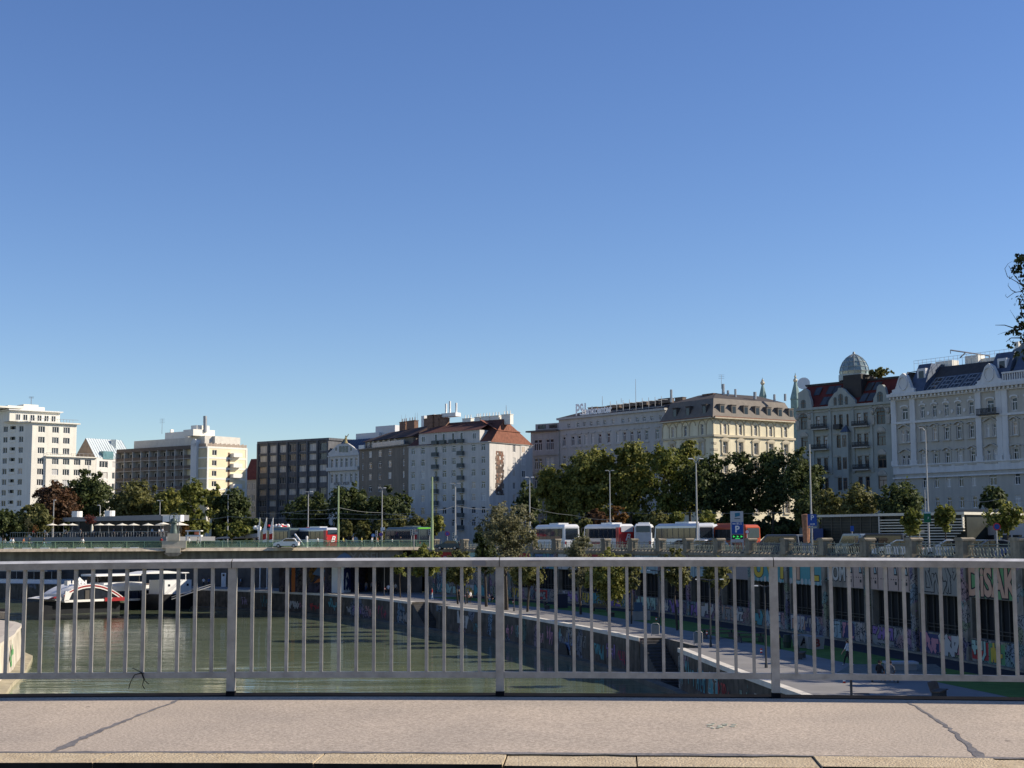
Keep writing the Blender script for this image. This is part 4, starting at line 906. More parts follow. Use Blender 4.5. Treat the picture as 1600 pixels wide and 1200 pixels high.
g = MB(); a, e = f.u(Z3(930, 365)), f.u(Z3(1165, 355)); f.box(g, a, e, zt + .26, zt + 1.5, 0, .4); g.build('glass_balcony', mat('balcony_glass', (.2, .24, .28), .15, .2, .4, spec=.6), bd)
g = MB(); f.box(g, .3, 3.4, zt + .26, zt + 1.3, 0, .4); g.build('balcony', WHITE, bd)
zr = fz(f, Z3(1190, 205)) ; zl = zr
g = MB(); g.hexa([f.pt(-.2, zsb, -.8), f.pt(f.L, zsb, -.8), f.pt(f.L, zsb, -14), f.pt(-.2, zsb, -14)], [f.pt(4.6, zl - .6, -7), f.pt(f.L, zl, -7), f.pt(f.L, zl, -9), f.pt(4.6, zl - .6, -9)]); g.build('roof', DRR, bd)
for x, w_ in ((970, 3.2), (1030, 4.2), (1160, 4.5)): chimney(bd, f, f.u(Z3(x, 240)), zl - 2, zl + 1.9, -8, w_, 1.3, BRICK, 3)
g = MB(); u = f.u(Z3(1105, 190)); f.box(g, u - .8, u + .8, zl, zl + 3, -9, -8); f.box(g, u + 2.5, u + 6, zl, zl + 3, -10, -8); g.build('roof_plant_room', WHITE, bd)
for x in (948, 980, 1050, 1066): mast(bd, f.pt(f.u(Z3(x, 210)), zl + 1.5, -8), 2.6, .05)
# --- corner block with mural and red hipped roof
f = FP(638, 387, 764.5, 368); fs = FP(764.5, 368, 831, 383); bd = thing('mural_block', 'pale corner apartment block with red hipped roof and tall mosaic mural on its side', 'building', (*fs.A, STREET_Z))
PW = mat('pale_warm_render', (.56, .54, .5), .9, .06, .3, streak=.12); REDT = mat('red_brown_tiles', (.2, .08, .05), .85, .25, 1.5)
zt = fz(f, Z4(690, 337)); rz = [fz(f, Z4(648, y)) for y in (378, 472, 565, 660, 752, 848)]; st = (rz[0] - rz[5]) / 5; rz += [rz[-1] - st]
cx = [(122, 415), (195, 411), (357, 400), (427, 394), (575, 382), (648, 378)]
R10 = [(z, 1.75, [(f.u(Z4(*p)), 1.45) for p in cx] + [(f.u(Z4(295, 405)), 1.0), (f.u(Z4(487, 390)), 1.0)]) for z in rz]
g = MB(); wallstrip(g, f, 0, f.L, BASE, zt, R10)
rs = [(z, 1.75, [(fs.u(Z4(880, 388)), 1.15), (fs.u(Z4(945, 395)), 1.5)]) for z in rz]
um = fs.u(Z4(925, 400)); wallstrip(g, fs, 0, fs.L, BASE, zt, rs)
zd = fz(f, Z4(400, 262)); ud0, ud1 = f.u(Z4(165, 290)), f.u(Z4(622, 262)); f.box(g, ud0, ud1, zt, zd, -6, 0)
us0, us1 = fs.u(Z4(755, 260)), fs.u(Z4(925, 260)); fs.box(g, us0, us1, zt, zt + (zd - zt) * .95, -8, -.02)
g.poly([f.pt(0, BASE, 0), f.pt(0, BASE, -14), f.pt(0, zt, -14), f.pt(0, zt, 0)]); g.poly([fs.pt(fs.L, BASE, 0), fs.pt(fs.L, BASE, -20), fs.pt(fs.L, zt, -20), fs.pt(fs.L, zt, 0)])
f.box(g, -.1, f.L + .1, zt - .15, zt + .1, -.2, .35); fs.box(g, -.1, fs.L + .3, zt - .15, zt + .1, -.2, .35)
fs.box(g, um, fs.L + .05, BASE, zt - .2, -.1, .12)
g.build('wall', PW, bd); windows(bd, f, [(z, h, c[:6]) for z, h, c in R10], .15, 'cross'); windows(bd, fs, [(z, h, c[:1]) for z, h, c in rs], .15, 'two'); windows(bd, fs, [(z, h, c[1:]) for z, h, c in rs], -.13, 'two')
BALG = mat('green_grey_balcony_metal', (.1, .115, .11), .6, .1)
for z, h, c in R10:
    for u, w_ in c[6:]:
        add_window(bd, f, u, z, w_, h, .15, 'plain', WF, 'dark'); b_ = MB(); f.box(b_, u - .95, u + .95, z - 1.75, z - .65, .02, .95, 0); f.box(b_, u - .95, u + .95, z - 1.9, z - 1.76, 0, 1.0, 1); b_.build('balcony', [BALG, PW], bd)
za = (zt + zd) / 2 + .1
for x in (200, 582): add_window(bd, f, f.u(Z4(x, 300)), za, 1.3, 1.6, -.02, 'two')
for x in (295, 353, 424, 487):
    u = f.u(Z4(x, 300)); add_window(bd, f, u, za + .2, 1.0, 1.9, -.02, 'plain', WF, 'dark'); b_ = MB(); f.box(b_, u - .95, u + .95, zt + .1, zt + 1.1, .02, .9); b_.build('balcony', BALG, bd)
for x in (825, 880): add_window(bd, fs, fs.u(Z4(x, 297)), za, 1.0, 1.7, -.04, 'two')
# roof : hipped, ridge set back
zr = fz(f, Z4(720, 168)) + .6; ca, cb, cc = f.pt(0, zt, .4), fs.pt(0, zt, .5), fs.pt(fs.L, zt, .4)
ri = lambda t: f.pt(f.L * t, zr, -6.5)
bk = f.pt(0, zt, -14); bk2 = fs.pt(fs.L, zt, -14); rp1, rp2 = ri(.12), ri(.97); rp3 = fs.pt(us1, zr, -7.5)
g = MB(); g.mi = 1; g.poly([ca, f.pt(f.L * .5, zt, .4), ri(.5), rp1], 1); g.poly([f.pt(f.L * .5, zt, .4), cb, rp2, ri(.5)], 1); g.poly([cb, cc, rp3, rp2], 0); g.poly([cc, bk2, rp3], 0); g.poly([bk, ca, rp1], 1); g.poly([bk2, bk, rp1, rp2, rp3], 1)
dt = lambda u, o: f.pt(u, zd + .02, o); ud = 3.4
g.poly([f.pt(ud0 - .3, zd, .35), f.pt(ud1 + .3, zd, .35), f.pt(ud1 - .5, zd + 2.2, -5.2), f.pt(ud0 + 1.5, zd + 2.2, -5.2)], 1)
g.poly([fs.pt(us0 - .2, zd - .2, .3), fs.pt(us1 + .2, zd - .2, .3), fs.pt(us1 - 1.5, zr - .1, -6), fs.pt(us0 + .5, zr - .1, -6)], 0)
g.build('roof', [REDT, mat('dark_red_tiles', (.1, .042, .032), .85, .25, 1.5)], bd)  # shade of the front slopes put into a darker tile colour
for x, y in ((395, 180), (475, 170), (535, 165), (605, 160), (690, 150)):
    chimney(bd, f, f.u(Z4(x, y)), zr - 1.5, fz(f, Z4(x, y)) + .9, -7, 3.0 if x != 475 else 1.8, 1.2, BAND, 3)
for x in (160, 200, 245): chimney(bd, f, f.u(Z4(x, 190)) - .5, zr - 2, zr + 2.2 - (x == 245) * 1, -6, 2.6, 1.5, BRICK, 0)
g = MB(); u = f.u(Z4(275, 150)); f.box(g, u - 3, u + 2.2, zr + 1.6, zr + 2.6, -8, -6)
for k in (-2.2, -.8, 1.5): g.cyl(f.pt(u + k, zr + 2.6, -7), f.pt(u + k, zr + 5.2 + (k == -.8) * .6, -7), .28, n=6)
g.build('cell_antenna', WHITE, bd); mast(bd, at(791, 655, 378), 3.6, .1)
# mural
a, z1m = fs.uz(*Z4(741, 405)); e, z0m = fs.uz(*Z4(800, 738)); Rm = random.Random(2); g = MB()
n = 26
for j in range(n):
    zz0 = z0m + (z1m - z0m) * j / n; wl_ = Rm.uniform(-.35, .25); wr_ = Rm.uniform(-.25, .35)
    for k in range(6):
        u0_ = a + wl_ + (e - a + wr_ - wl_) * k / 6; 
        if Rm.random() < .93: fs.quad(g, u0_, u0_ + (e - a) / 6 * .98, zz0, zz0 + (z1m - z0m) / n * .97, .02 + .004 * (k % 2), Rm.choice([0, 0, 0, 1, 1, 2, 3]) if j < 19 else Rm.choice([2, 3, 1, 3]))  # lighter tiles above the cast shadow line: sunlight put into the colour
g.build('mural', [flat('mosaic_umber', (.06, .045, .038)), flat('mosaic_brown', (.1, .068, .052)), flat('mosaic_tan', (.2, .14, .1)), flat('mosaic_rust', (.17, .08, .05))], bd)
# --- long pale office with roof sign
f = FP(873, 392, 1040, 362); bd = thing('insurance_office', 'long pale office building with dark roof, many chimneys and white rooftop sign letters', 'building', (*f.A, STREET_Z))
PO = mat('pale_office_render', (.46, .45, .42), .9, .06, .3, streak=.1)
zt = fz(f, Z5(880, 236)); zl = fz(f, Z5(860, 308))
c1 = [(275, 350), (332, 345), (373, 340), (415, 337), (457, 330), (500, 325), (552, 320), (612, 316), (655, 310), (703, 305), (747, 302), (793, 296), (850, 290)]
c2 = [(245, 448), (300, 443), (340, 440), (382, 435), (425, 432), (468, 428), (523, 423), (580, 417), (622, 410), (668, 405), (713, 402), (760, 400), (827, 395)]
za = fz(f, Z5(655, 310)); zb = fz(f, Z5(622, 410))
R11 = [(za, 1.5, cols(f, [Z5(*p) for p in c1], 1.0)), (zb, 2.5, cols(f, [Z5(*p) for p in c2], 1.15))] + [(zb - 5 * i, 2.5, cols(f, [Z5(*p) for p in c2], 1.15)) for i in (1, 2, 3, 4)]
g = MB(); wallstrip(g, f, 0, f.L, BASE, zt, R11, rec=.3); body(g, f, 18, BASE, zt); f.box(g, -.3, f.L + .3, zt - .3, zt + .25, -.5, .6); f.box(g, -.1, f.L, zl - .2, zl + .25, -.1, .5)
for p in c2: u = f.u(Z5(*p)); f.box(g, u - .95, u + .95, zb - 1.85, zb - 1.62, 0, .22); f.box(g, u - 1, u + 1, zb + 1.65, zb + 1.95, 0, .2)
g.build('wall', [PO, ROOFD], bd); windows(bd, f, R11, .25, 'cross')
zr = zt + 2.7; g = MB(); g.hexa([f.pt(-.3, zt + .26, .2), f.pt(f.L, zt + .26, .2), f.pt(f.L, zt + .26, -18), f.pt(-.3, zt + .26, -18)], [f.pt(6.5, zr, -7), f.pt(f.L, zr, -7), f.pt(f.L, zr, -11), f.pt(6.5, zr, -11)]); g.build('roof', mat('black_brown_roof', (.045, .04, .038), .85, .2, 1), bd)
for x, w_, y in ((355, 3.3, 225), (415, 3, 222), (485, 4.5, 212), (565, 3.2, 203), (612, 3.2, 197), (670, 2.8, 190), (735, 2.6, 185), (805, 4.2, 170), (895, 2.6, 163)):
    chimney(bd, f, f.u(Z5(x, 230)), zt + 2, fz(f, Z5(x, y)) + .1, -4.5, w_, 1.3, mat('grey_brown_chimney', (.16, .125, .1), .9, .25, 2), 0)
g = MB(); 
for x in range(520, 870, 40): u = f.u(Z5(x, 235)); f.box(g, u - .05, u + .05, zt + .25, zt + 3.4, -.9, -.8); f.box(g, u - .05, u + .05, zt + 2.6, zt + 2.7, -3, -.8)
f.box(g, f.u(Z5(520, 240)), f.u(Z5(860, 200)), zt + .8, zt + .88, -.85, -.8); g.build('sign_scaffold', METAL, bd)
g = MB(); f3 = Fac(tuple(f.A - f.n * .7), tuple(f.B - f.n * .7)); ug = f.u(Z5(325, 255))
wr(g, f3, 'PS', f.u(Z5(330, 255)), zt + 1.75, 4.6, 'white', out=None, sx=.72, fat=.12); wr(g, f3, 'I', f.u(Z5(366, 255)), zt + 1.8, 4.6, 'white', out=None, sx=.8, fat=.12)
wr(g, f3, 'bankcenter', f.u(Z5(438, 248)), zt + 1.45, 2.7, 'white', out=None, sx=.9, fat=.12); g.build('sign_lettering', [mat('sign_white', (.85, .85, .84), .5)] * 2, bd)
for x, y0, y1 in ((485, 215, 155), (694, 190, 48), (603, 195, 168)): p = at(*Z5(x, y0), 375); mast(bd, p, (y1 - y0) / -4 / F * 375, .08)
fw_ = FP(829, 398, 873, 391.5); bd2 = thing('office_wing', 'lower stone wing with small attic windows left of the long office', 'building', (*fw_.A, STREET_Z)); ze = fz(fw_, Z5(120, 378)); zt5 = fz(fw_, Z5(120, 325))
R12 = [(fz(fw_, Z5(120, 460)) - 5 * i, 3.0, [(fw_.u(Z5(x, 460)), 1.3) for x in (70, 95, 143, 168)]) for i in range(5)]
g = MB(); wallstrip(g, fw_, 0, fw_.L, BASE, ze, R12); body(g, fw_, 14, BASE, ze); fw_.box(g, -1, fw_.L, ze, ze + .4, -.5, 1.0, 1); fw_.box(g, .5, fw_.L, ze + .4, zt5, -12, -1.4)
for i in range(4): fw_.box(g, 0, fw_.L, R12[i][0] - 2.9, R12[i][0] - 2.5, 0, .3)
g.build('wall', [mat('wing_stone', (.4, .385, .36), .9, .08, .4, streak=.15), ROOFD], bd2); windows(bd2, fw_, R12, .2, 'cross')
f2 = Fac(tuple(fw_.A - fw_.n * 1.38), tuple(fw_.B - fw_.n * 1.38))
for x in (75, 97, 145, 168): add_window(bd2, f2, fw_.u(Z5(x, 352)), (ze + zt5) / 2 + .3, 1.4, 1.0, 0, 'plain', WFD, 'dark')
# --- beige mansard corner building
fl_ = FP(1036, 360, 1115, 344); fr = FP(1115, 344, 1241, 359); bd = thing('mansard_house', 'sunlit beige corner building with grey mansard roof and arcaded top floor', 'building', (*fr.A, STREET_Z))
BG = mat('beige_render', (.72, .65, .46), .9, .08, .4, streak=.12); BG2 = mat('beige_trim', (.5, .44, .32), .9, .12, .6); MAN = mat('mansard_sheet', (.155, .135, .112), .75, .15, .8); MAND = mat('roof_brown_grey', (.065, .056, .05), .8, .15, .8)
ze = fz(fr, Z6(345, 287)); zms = fz(fr, Z6(345, 193)) + 1.2; zri = fz(fr, Z6(345, 140)) + 1.3
za = fz(fr, Z6(411, 360)); zb = fz(fr, Z6(412, 477)); sp_ = 5.0
ca = [411, 508, 603, 697, 790]; cl = [84, 163, 268]
Rr_ = [(za, 2.5, [(fr.u(Z6(x, 360)), 1.0) for x in ca])] + [(zb - 4.6 * i, 2.7, [(fr.u(Z6(x, 478)), 1.1) for x in ca]) for i in range(4)]
Rl_ = [(za, 2.5, [(fl_.u(Z6(x, 370)), 1.0) for x in cl])] + [(zb - 4.6 * i, 2.7, [(fl_.u(Z6(x, 480)), 1.1) for x in cl]) for i in range(4)]
g = MB(); wallstrip(g, fr, 0, fr.L, BASE, ze, Rr_, rec=.35, mr=1); wallstrip(g, fl_, 0, fl_.L, BASE, ze, Rl_, rec=.35, mr=1)
zc1 = fz(fr, Z6(345, 401))
for ff, xs in ((fr, ca), (fl_, cl)):
    ff.box(g, -.2, ff.L + .2, zc1 - .25, zc1 + .25, -.1, .4, 1); ff.box(g, -.3, ff.L + .3, ze - .3, ze, -.3, 1.1, 1)
    uu = sorted(ff.u(Z6(x, 360 + (10 if ff is fl_ else 0))) for x in xs); step = (uu[-1] - uu[0]) / (len(uu) - 1)
    au = sorted(uu + [a + step / 2 for a in uu] + [uu[0] - step / 2])
    for u in au:
        if u < .8 or u > ff.L - .8: continue
        prev = None
        for k in range(9):
            t = math.pi * k / 8; q = (u + 1.25 * math.cos(t), za + 1.0 + 1.3 * math.sin(t))
            if prev: ff.shape(g, [prev, q, (u + 1.02 * math.cos(t), za + 1.0 + 1.05 * math.sin(t)), (u + 1.02 * math.cos(t - math.pi / 8), za + 1.0 + 1.05 * math.sin(t - math.pi / 8))], 0, .16, 1)
            prev = q
        for sgn in (-1.25,): ff.box(g, u + sgn - .1, u + sgn + .12, zc1 + .25, za + 1.0, 0, .16, 1)
    for z, h, c in (Rr_ if ff is fr else Rl_)[1:]:
        for u, w_ in c:
            ff.box(g, u - 1.05, u + 1.05, z - h / 2 - .4, z - h / 2 - .05, 0, .35, 1); ff.box(g, u - 1.15, u - .75, z - h / 2, z + h / 2 + .1, 0, .2, 1); ff.box(g, u + .75, u + 1.15, z - h / 2, z + h / 2 + .1, 0, .2, 1)
            ff.shape(g, [(u - 1.4, z + h / 2 + .35), (u + 1.4, z + h / 2 + .35), (u + 1.3, z + h / 2 + .6), (u + .5, z + h / 2 + 1.0), (u, z + h / 2 + 1.15), (u - .5, z + h / 2 + 1.0), (u - 1.3, z + h / 2 + .6)], 0, .3, 1)
            ff.box(g, u - 1.2, u + 1.2, z + h / 2 + .1, z + h / 2 + .35, 0, .25, 1)
for k in range(9):
    z = zb + 2.2 - k * .75 * 2; fr.box(g, 0, .9 if k % 2 else 1.3, z, z + .55, 0, .1, 1); fl_.box(g, fl_.L - (.9 if k % 2 else 1.3), fl_.L, z, z + .55, 0, .1, 1)
g.poly([fr.pt(fr.L, BASE, 0), fr.pt(fr.L, BASE, -20), fr.pt(fr.L, ze, -20), fr.pt(fr.L, ze, 0)]); g.poly([fl_.pt(0, BASE, 0), fl_.pt(0, BASE, -20), fl_.pt(0, ze, -20), fl_.pt(0, ze, 0)])
g.build('wall', [BG, BG2], bd); windows(bd, fr, Rr_, .3, 'cross'); windows(bd, fl_, Rl_, .3, 'cross')
co_ = fr.pt(0, 0, 0); nn = (fr.n + fl_.n).normalized()
def corner(o): k = o / nn.dot(fr.n); return V((co_.x + nn.x * k, co_.y + nn.y * k, 0))
def atz(p, z): return V((p.x, p.y, z))
g = MB(); lo0, lo1, lo2 = fl_.pt(-.3, ze, .8), atz(corner(.8), ze), fr.pt(fr.L + .3, ze, .8); h0, h1, h2 = fl_.pt(.8, zms, -2), atz(corner(-2), zms), fr.pt(fr.L - .8, zms, -2); r0, r1, r2 = fl_.pt(3, zri, -9), atz(corner(-9), zri), fr.pt(fr.L - 3, zri, -9)
g.poly([lo0, lo1, h1, h0], 0); g.poly([lo1, lo2, h2, h1], 0); g.poly([h0, h1, r1, r0], 1); g.poly([h1, h2, r2, r1], 1); g.poly([r0, r1, r2], 1); g.poly([lo2, fr.pt(fr.L, ze, -20), r2, h2], 1); g.poly([lo0, h0, r0, fl_.pt(0, ze, -20)], 1)
fr.box(g, -.2, fr.L, ze, ze + .25, .75, 1.0, 2); fl_.box(g, 0, fl_.L + .2, ze, ze + .25, .75, 1.0, 2)
g.build('roof', [MAN, MAND, mat('rust_gutter', (.2, .1, .065), .8, .2)], bd)
for ff, xs, y in ((fr, (394, 466, 541, 613, 685, 754, 822), 248), (fl_, (99, 180, 283), 250)):
    for x in xs:
        b_ = MB(); u = ff.u(Z6(x, y)); ff.box(b_, u - .75, u + .75, ze + .8, ze + 3.1, -2.2, .12); ff.quad(b_, u - .55, u + .55, ze + 1.1, ze + 2.8, .13, 1); ff.box(b_, u - .85, u + .85, ze + 3.1, ze + 3.25, -2.4, .25, 0); b_.build('dormer', [MAN if ff is fr else MAND, GL['dark']], bd)  # dormers on the shaded side darkened by colour
for x, y0, y1, r in ((400, 140, 80, .35), (430, 170, 120, .3), (476, 150, 112, .28), (598, 150, 130, .4), (720, 165, 145, .3), (787, 160, 142, .3), (75, 170, 115, .3)):
    p = at(*Z6(x, y0), 356); b_ = MB(); b_.cyl(p - V((0, 0, 1)), at(*Z6(x, y1), 356), r, n=8); b_.build('chimney', METAL, bd)
chimney(bd, fl_, fl_.u(Z6(155, 160)), zms, fz(fl_, Z6(155, 150)) + .6, -8, 4, 1.2, BRICK); mast(bd, at(*Z6(390, 110), 356), 3.5, .06, 'antenna', 3)
# spires behind
for x, yt, yb, nm in ((648, 40, 160, 'slender dark green church spire with gilt knob above the mansard roof'), (854, 10, 180, 'taller pale green church spire beside the satellite dish')):
    Y = 420; p = at(*Z6(x, yb), Y); t = at(*Z6(x, yt), Y); s = thing('church_spire', nm, 'spire', (p.x, p.y, STREET_Z)); h = t.z - p.z; r = 1.0 if x < 700 else 1.5
    b_ = MB(); b_.lathe(p, [(r, -14), (r, 0), (r * 1.1, .2), (r * .3, h * .62), (r * .3, h * .66), (.05, h)], 8); b_.box((p.x - r, p.y - r, STREET_Z), (p.x + r, p.y + r, p.z - 14)); b_.build('roof', mat('spire_copper', (.16, .25, .24), .5, .2), s)
    b_ = MB(); b_.ball(p + V((0, 0, h * .72)), .65, 8, 6); b_.ball(p + V((0, 0, h * .86)), .35, 8, 6); b_.build('finial', mat('spire_gilt', (.5, .46, .36), .4, .1, metal=.4), s)
# --- ornate grey house with glass dome
f = FP(1246, 303, 1396.5, 286); bd = thing('dome_house', 'ornate grey green townhouse with dark red mansard and glass dome on top', 'building', (*f.A, STREET_Z))
OG = mat('grey_green_stucco', (.35, .37, .335), .9, .07, .4, streak=.12); OT = mat('stucco_ornament', (.38, .36, .31), .9, .22, 1.5); DRED = mat('dark_red_roof', (.115, .02, .014), .7, .2, .6); DBR = mat('dark_bronze_sheet', (.035, .03, .028), .6, .2, 1)
ze = (f.z(Z7(170, 342)) + f.z(Z7(420, 325))) / 2
rz = [f.z(Z7(520, 398)), f.z(Z7(520, 515)), f.z(Z7(520, 640)), f.z(Z7(520, 755))]
st = rz[2] - rz[3]; rz += [rz[3] - st, rz[3] - 2 * st]
cu = {k: f.u(Z7(x, 520)) for k, x in (('a', 95), ('b1', 172), ('b2', 211), ('c1', 266), ('c2', 299), ('c3', 336), ('d1', 398), ('d2', 437), ('e', 520))}
rows = []
for i, z in enumerate(rz):
    r = [(cu['b1'], 1.0), (cu['b2'], 1.0), (cu['d1'], 1.0), (cu['d2'], 1.0), (cu['a'], 1.7), (cu['e'], 2.0)]
    r += [(cu['c1'], .5), (cu['c2'], .9), (cu['c3'], .5)] if i == 0 else [(f.u(Z7(284, 520)), 1.0), (f.u(Z7(332, 520)), 1.0)]
    rows.append((z, 2.5, r))
g = MB(); wallstrip(g, f, 0, f.L, BASE, ze, rows, rec=.35); body(g, f, 18, BASE, ze, 0, 0)
def outline(pts): return [f.uz(*Z7(x, y)) for x, y in pts]
def gable(pts): f.shape(g, [(outline(pts[:1])[0][0], ze - .3)] + outline(pts) + [(outline(pts[-1:])[0][0], ze - .3)], -.6, .12, 0)
gable([(62, 300), (62, 262), (80, 250), (100, 236), (118, 250), (122, 275), (132, 300), (136, 335)])
gable([(226, 335), (232, 305), (248, 282), (262, 262), (278, 250), (284, 234), (300, 232), (316, 240), (334, 262), (352, 278), (374, 300), (379, 330)])
gable([(474, 325), (478, 290), (492, 262), (497, 228), (508, 215), (526, 215), (540, 230), (548, 262), (562, 290), (572, 320)])
f.box(g, -.1, f.L + .1, ze - .35, ze + .15, -.3, .55)
f.box(g, 0, f.L, ze - .9, ze - .7, 0, .25, 1)
for u in (cu['b1'] - 1.3, cu['b2'] + 1.3, cu['d1'] - 1.3, cu['d2'] + 1.3): f.box(g, u - .3, u + .3, rz[2] - 2, ze, 0, .25, 0)
Rr = random.Random(9)
for k in (cu['a'] - 1.5, cu['a'] + 1.5, cu['e'] - 1.8, cu['e'] + 1.8):      # sculpted medallions
    g.ball(f.pt(k, ze - 1.6, .1), .5, 8, 6, 1, (1, 1, 1.3)); f.shape(g, [(k - .35, ze - 4.2), (k + .35, ze - 4.2), (k + .5, ze - 2.4), (k - .5, ze - 2.4)], 0, .3, 1)
for z in rz[1:4]:
    for u in (cu['a'], cu['e']): f.shape(g, [(u - 1.0, z + 1.45), (u + 1.0, z + 1.45), (u + .9, z + 1.9), (u + .35, z + 2.4), (u - .35, z + 2.4), (u - .9, z + 1.9)], 0, .18, 1)
    f.box(g, cu['c1'] - .5, cu['c3'] + .5, z + 1.4, z + 1.75, 0, .15, 1); f.box(g, cu['b1'] - .7, cu['b2'] + .7, z + 1.4, z + 1.6, 0, .15, 1); f.box(g, cu['d1'] - .7, cu['d2'] + .7, z + 1.4, z + 1.6, 0, .15, 1)
f.box(g, f.u(Z7(262, 520)), f.u(Z7(352, 520)), BASE, rz[1] + 2.6, 0, .5, 0) if False else None
# arched hoods over the top side windows
for u, r in ((cu['a'], 1.0), (cu['e'], 1.15)):
    for k in range(8):
        t0, t1 = math.pi * k / 8, math.pi * (k + 1) / 8; z = rz[0] + 1.3
        f.shape(g, [(u + r * math.cos(t0), z + .8 * r * math.sin(t0)), (u + r * math.cos(t1), z + .8 * r * math.sin(t1)), (u + (r + .35) * math.cos(t1), z + (.8 * r + .35) * math.sin(t1)), (u + (r + .35) * math.cos(t0), z + (.8 * r + .35) * math.sin(t0))], 0, .25, 1)
g.build('wall', [OG, OT], bd); windows(bd, f, rows, .3, 'cross', WFB, None)
def arch(u, z0, w, h, name='arched_window'):
    b_ = MB(); pts = [(u - w / 2, z0), (u + w / 2, z0)] + [(u + w / 2 * math.cos(t), z0 + h - w / 2 + w / 2 * math.sin(t)) for t in [math.pi * i / 8 for i in range(9)]]
    f.shape(b_, pts, .1, .16, 0); f.box(b_, u - .06, u + .06, z0, z0 + h - .1, .16, .2, 1); f.box(b_, u - w / 2, u + w / 2, z0 + h * .6, z0 + h * .6 + .1, .16, .2, 1); return b_.build(name, [GL['dark'], WFB], bd)
for x, y, w_, h in ((91, 352, 1.15, 2.0), (514, 312, 1.3, 2.1)): u, z = f.uz(*Z7(x, y)); arch(u, z, w_, h)
for u in (cu['a'], cu['e']): arch(u, rz[0] + 1.26, 1.75, .95, 'fanlight')
u, z = f.uz(*Z7(298, 342)); arch(u, z, 1.05, 2.8); arch(u - 1.35, z + .1, .7, 2.1); arch(u + 1.35, z + .1, .7, 2.1)
IRON = mat('black_iron', (.04, .042, .042), .6, .1)
for z in rz[:3]:
    for a, e in ((cu['b1'], cu['b2']), (cu['d1'], cu['d2'])):
        b_ = MB(); f.box(b_, a - 1.0, e + 1.0, z - 1.6, z - 1.35, 0, 1.2, 1); 
        f.box(b_, a - 1.0, e + 1.0, z - .47, z - .38, 1.05, 1.15, 0); f.box(b_, a - 1.0, e + 1.0, z - 1.34, z - .9, 1.04, 1.1, 0)
        n = 14
        for k in range(n + 1): uu = a - 1.0 + (e - a + 2.0) * k / n; f.box(b_, uu - .05, uu + .05, z - 1.35, z - .4, 1.05, 1.12, 0)
        b_.build('balcony', [IRON, OT], bd)
b_ = MB(); f.box(b_, cu['c2'] - 1.3, cu['c2'] + .2, rz[0] - 1.7, rz[0] - .7, .05, .9); b_.build('balcony', IRON, bd)
b_ = MB(); u = f.u(Z7(330, 480)); z = f.z(Z7(330, 478)); f.box(b_, u - .8, u + .8, BASE, z, 0, 1.0, 0); b_.add([f.pt(u - .95, z, 1.15), f.pt(u + .95, z, 1.15), f.pt(u + .95, z, 0), f.pt(u - .95, z, 0), f.pt(u, z + 1.5, .3)], [(0, 1, 4), (1, 2, 4), (2, 3, 4), (3, 0, 4)], 1); b_.build('bay_turret', [OG, BLR], bd)
f4 = Fac(tuple(f.A + f.n * 1.01), tuple(f.B + f.n * 1.01))
for zz_ in rz[1:4]: add_window(bd, f4, u, zz_, .9, 2.3, 0, 'cross', WFB, 'mid')
zm = f.z(Z7(110, 222)) + .3; zm2 = f.z(Z7(590, 165)) - .4; zm = max(zm, zm2)
g = MB(); bk0, bk1 = -3.6, -14
g.poly([f.pt(0, ze + .15, -.2), f.pt(f.L, ze + .15, -.2), f.pt(f.L, zm, bk0), f.pt(0, zm, bk0)], 0); g.poly([f.pt(0, zm, bk0), f.pt(f.L, zm, bk0), f.pt(f.L, zm + 1.6, bk1), f.pt(0, zm + 1.6, bk1)], 1)
g.poly([f.pt(0, ze, -.2), f.pt(0, zm, bk0), f.pt(0, zm + 1.6, bk1), f.pt(0, ze, -18)], 0); g.poly([f.pt(f.L, ze, -.2), f.pt(f.L, zm, bk0), f.pt(f.L, zm + 1.6, bk1), f.pt(f.L, ze, -18)], 0)
f.box(g, -.2, f.L + .1, zm - .1, zm + .35, -4.2, -3.4, 2); g.build('roof', [DRED, mat('tan_gravel_roof', (.28, .22, .15), .9, .2, 1), DBR], bd)
def slope(t): return -.2 + (bk0 + .2) * t
for x0_, y0_, x1_, y1_ in ((190, 330, 208, 225), (222, 330, 246, 220), (405, 310, 430, 205), (445, 305, 472, 200), (128, 262, 130, 235)):
    for s in (.06, .54):
        if x0_ == 128 and s < .5: continue
        b_ = MB(); a = f.u(Z7(x0_, y0_)) ; e = f.u(Z7(x1_, y1_)); q = []
        for t, du in ((s, 0), (s + .36, 0)):
            u = a + (e - a) * t * .6; z = ze + .3 + (zm - ze - .3) * t; q.append((u, z, slope(t) + .12))
        b_.poly([f.pt(q[0][0] - .75, q[0][1], q[0][2]), f.pt(q[0][0] + .75, q[0][1], q[0][2]), f.pt(q[1][0] + .75, q[1][1], q[1][2]), f.pt(q[1][0] - .75, q[1][1], q[1][2])])
        for sg in (-.78, .7): b_.poly([f.pt(q[0][0] + sg, q[0][1], q[0][2] + .02), f.pt(q[0][0] + sg + .12, q[0][1], q[0][2] + .02), f.pt(q[1][0] + sg + .12, q[1][1], q[1][2] + .02), f.pt(q[1][0] + sg, q[1][1], q[1][2] + .02)], 1)
        b_.build('roof_window', [GL['mid'], DBR], bd)
b_ = MB(); a, e = f.u(Z7(290, 250)), f.u(Z7(390, 250)); zd0 = f.z(Z7(340, 158)); f.box(b_, a, e, ze + .2, zd0, -6.5, -1.2); b_.build('dome_base', DBR, bd)
dc = at(1335, 586, 300); b_ = MB(); n = 14; pr = [(2.95, 0), (3.0, .7), (2.8, 1.6), (2.35, 2.6), (1.6, 3.5), (.8, 4.05), (.12, 4.35)]
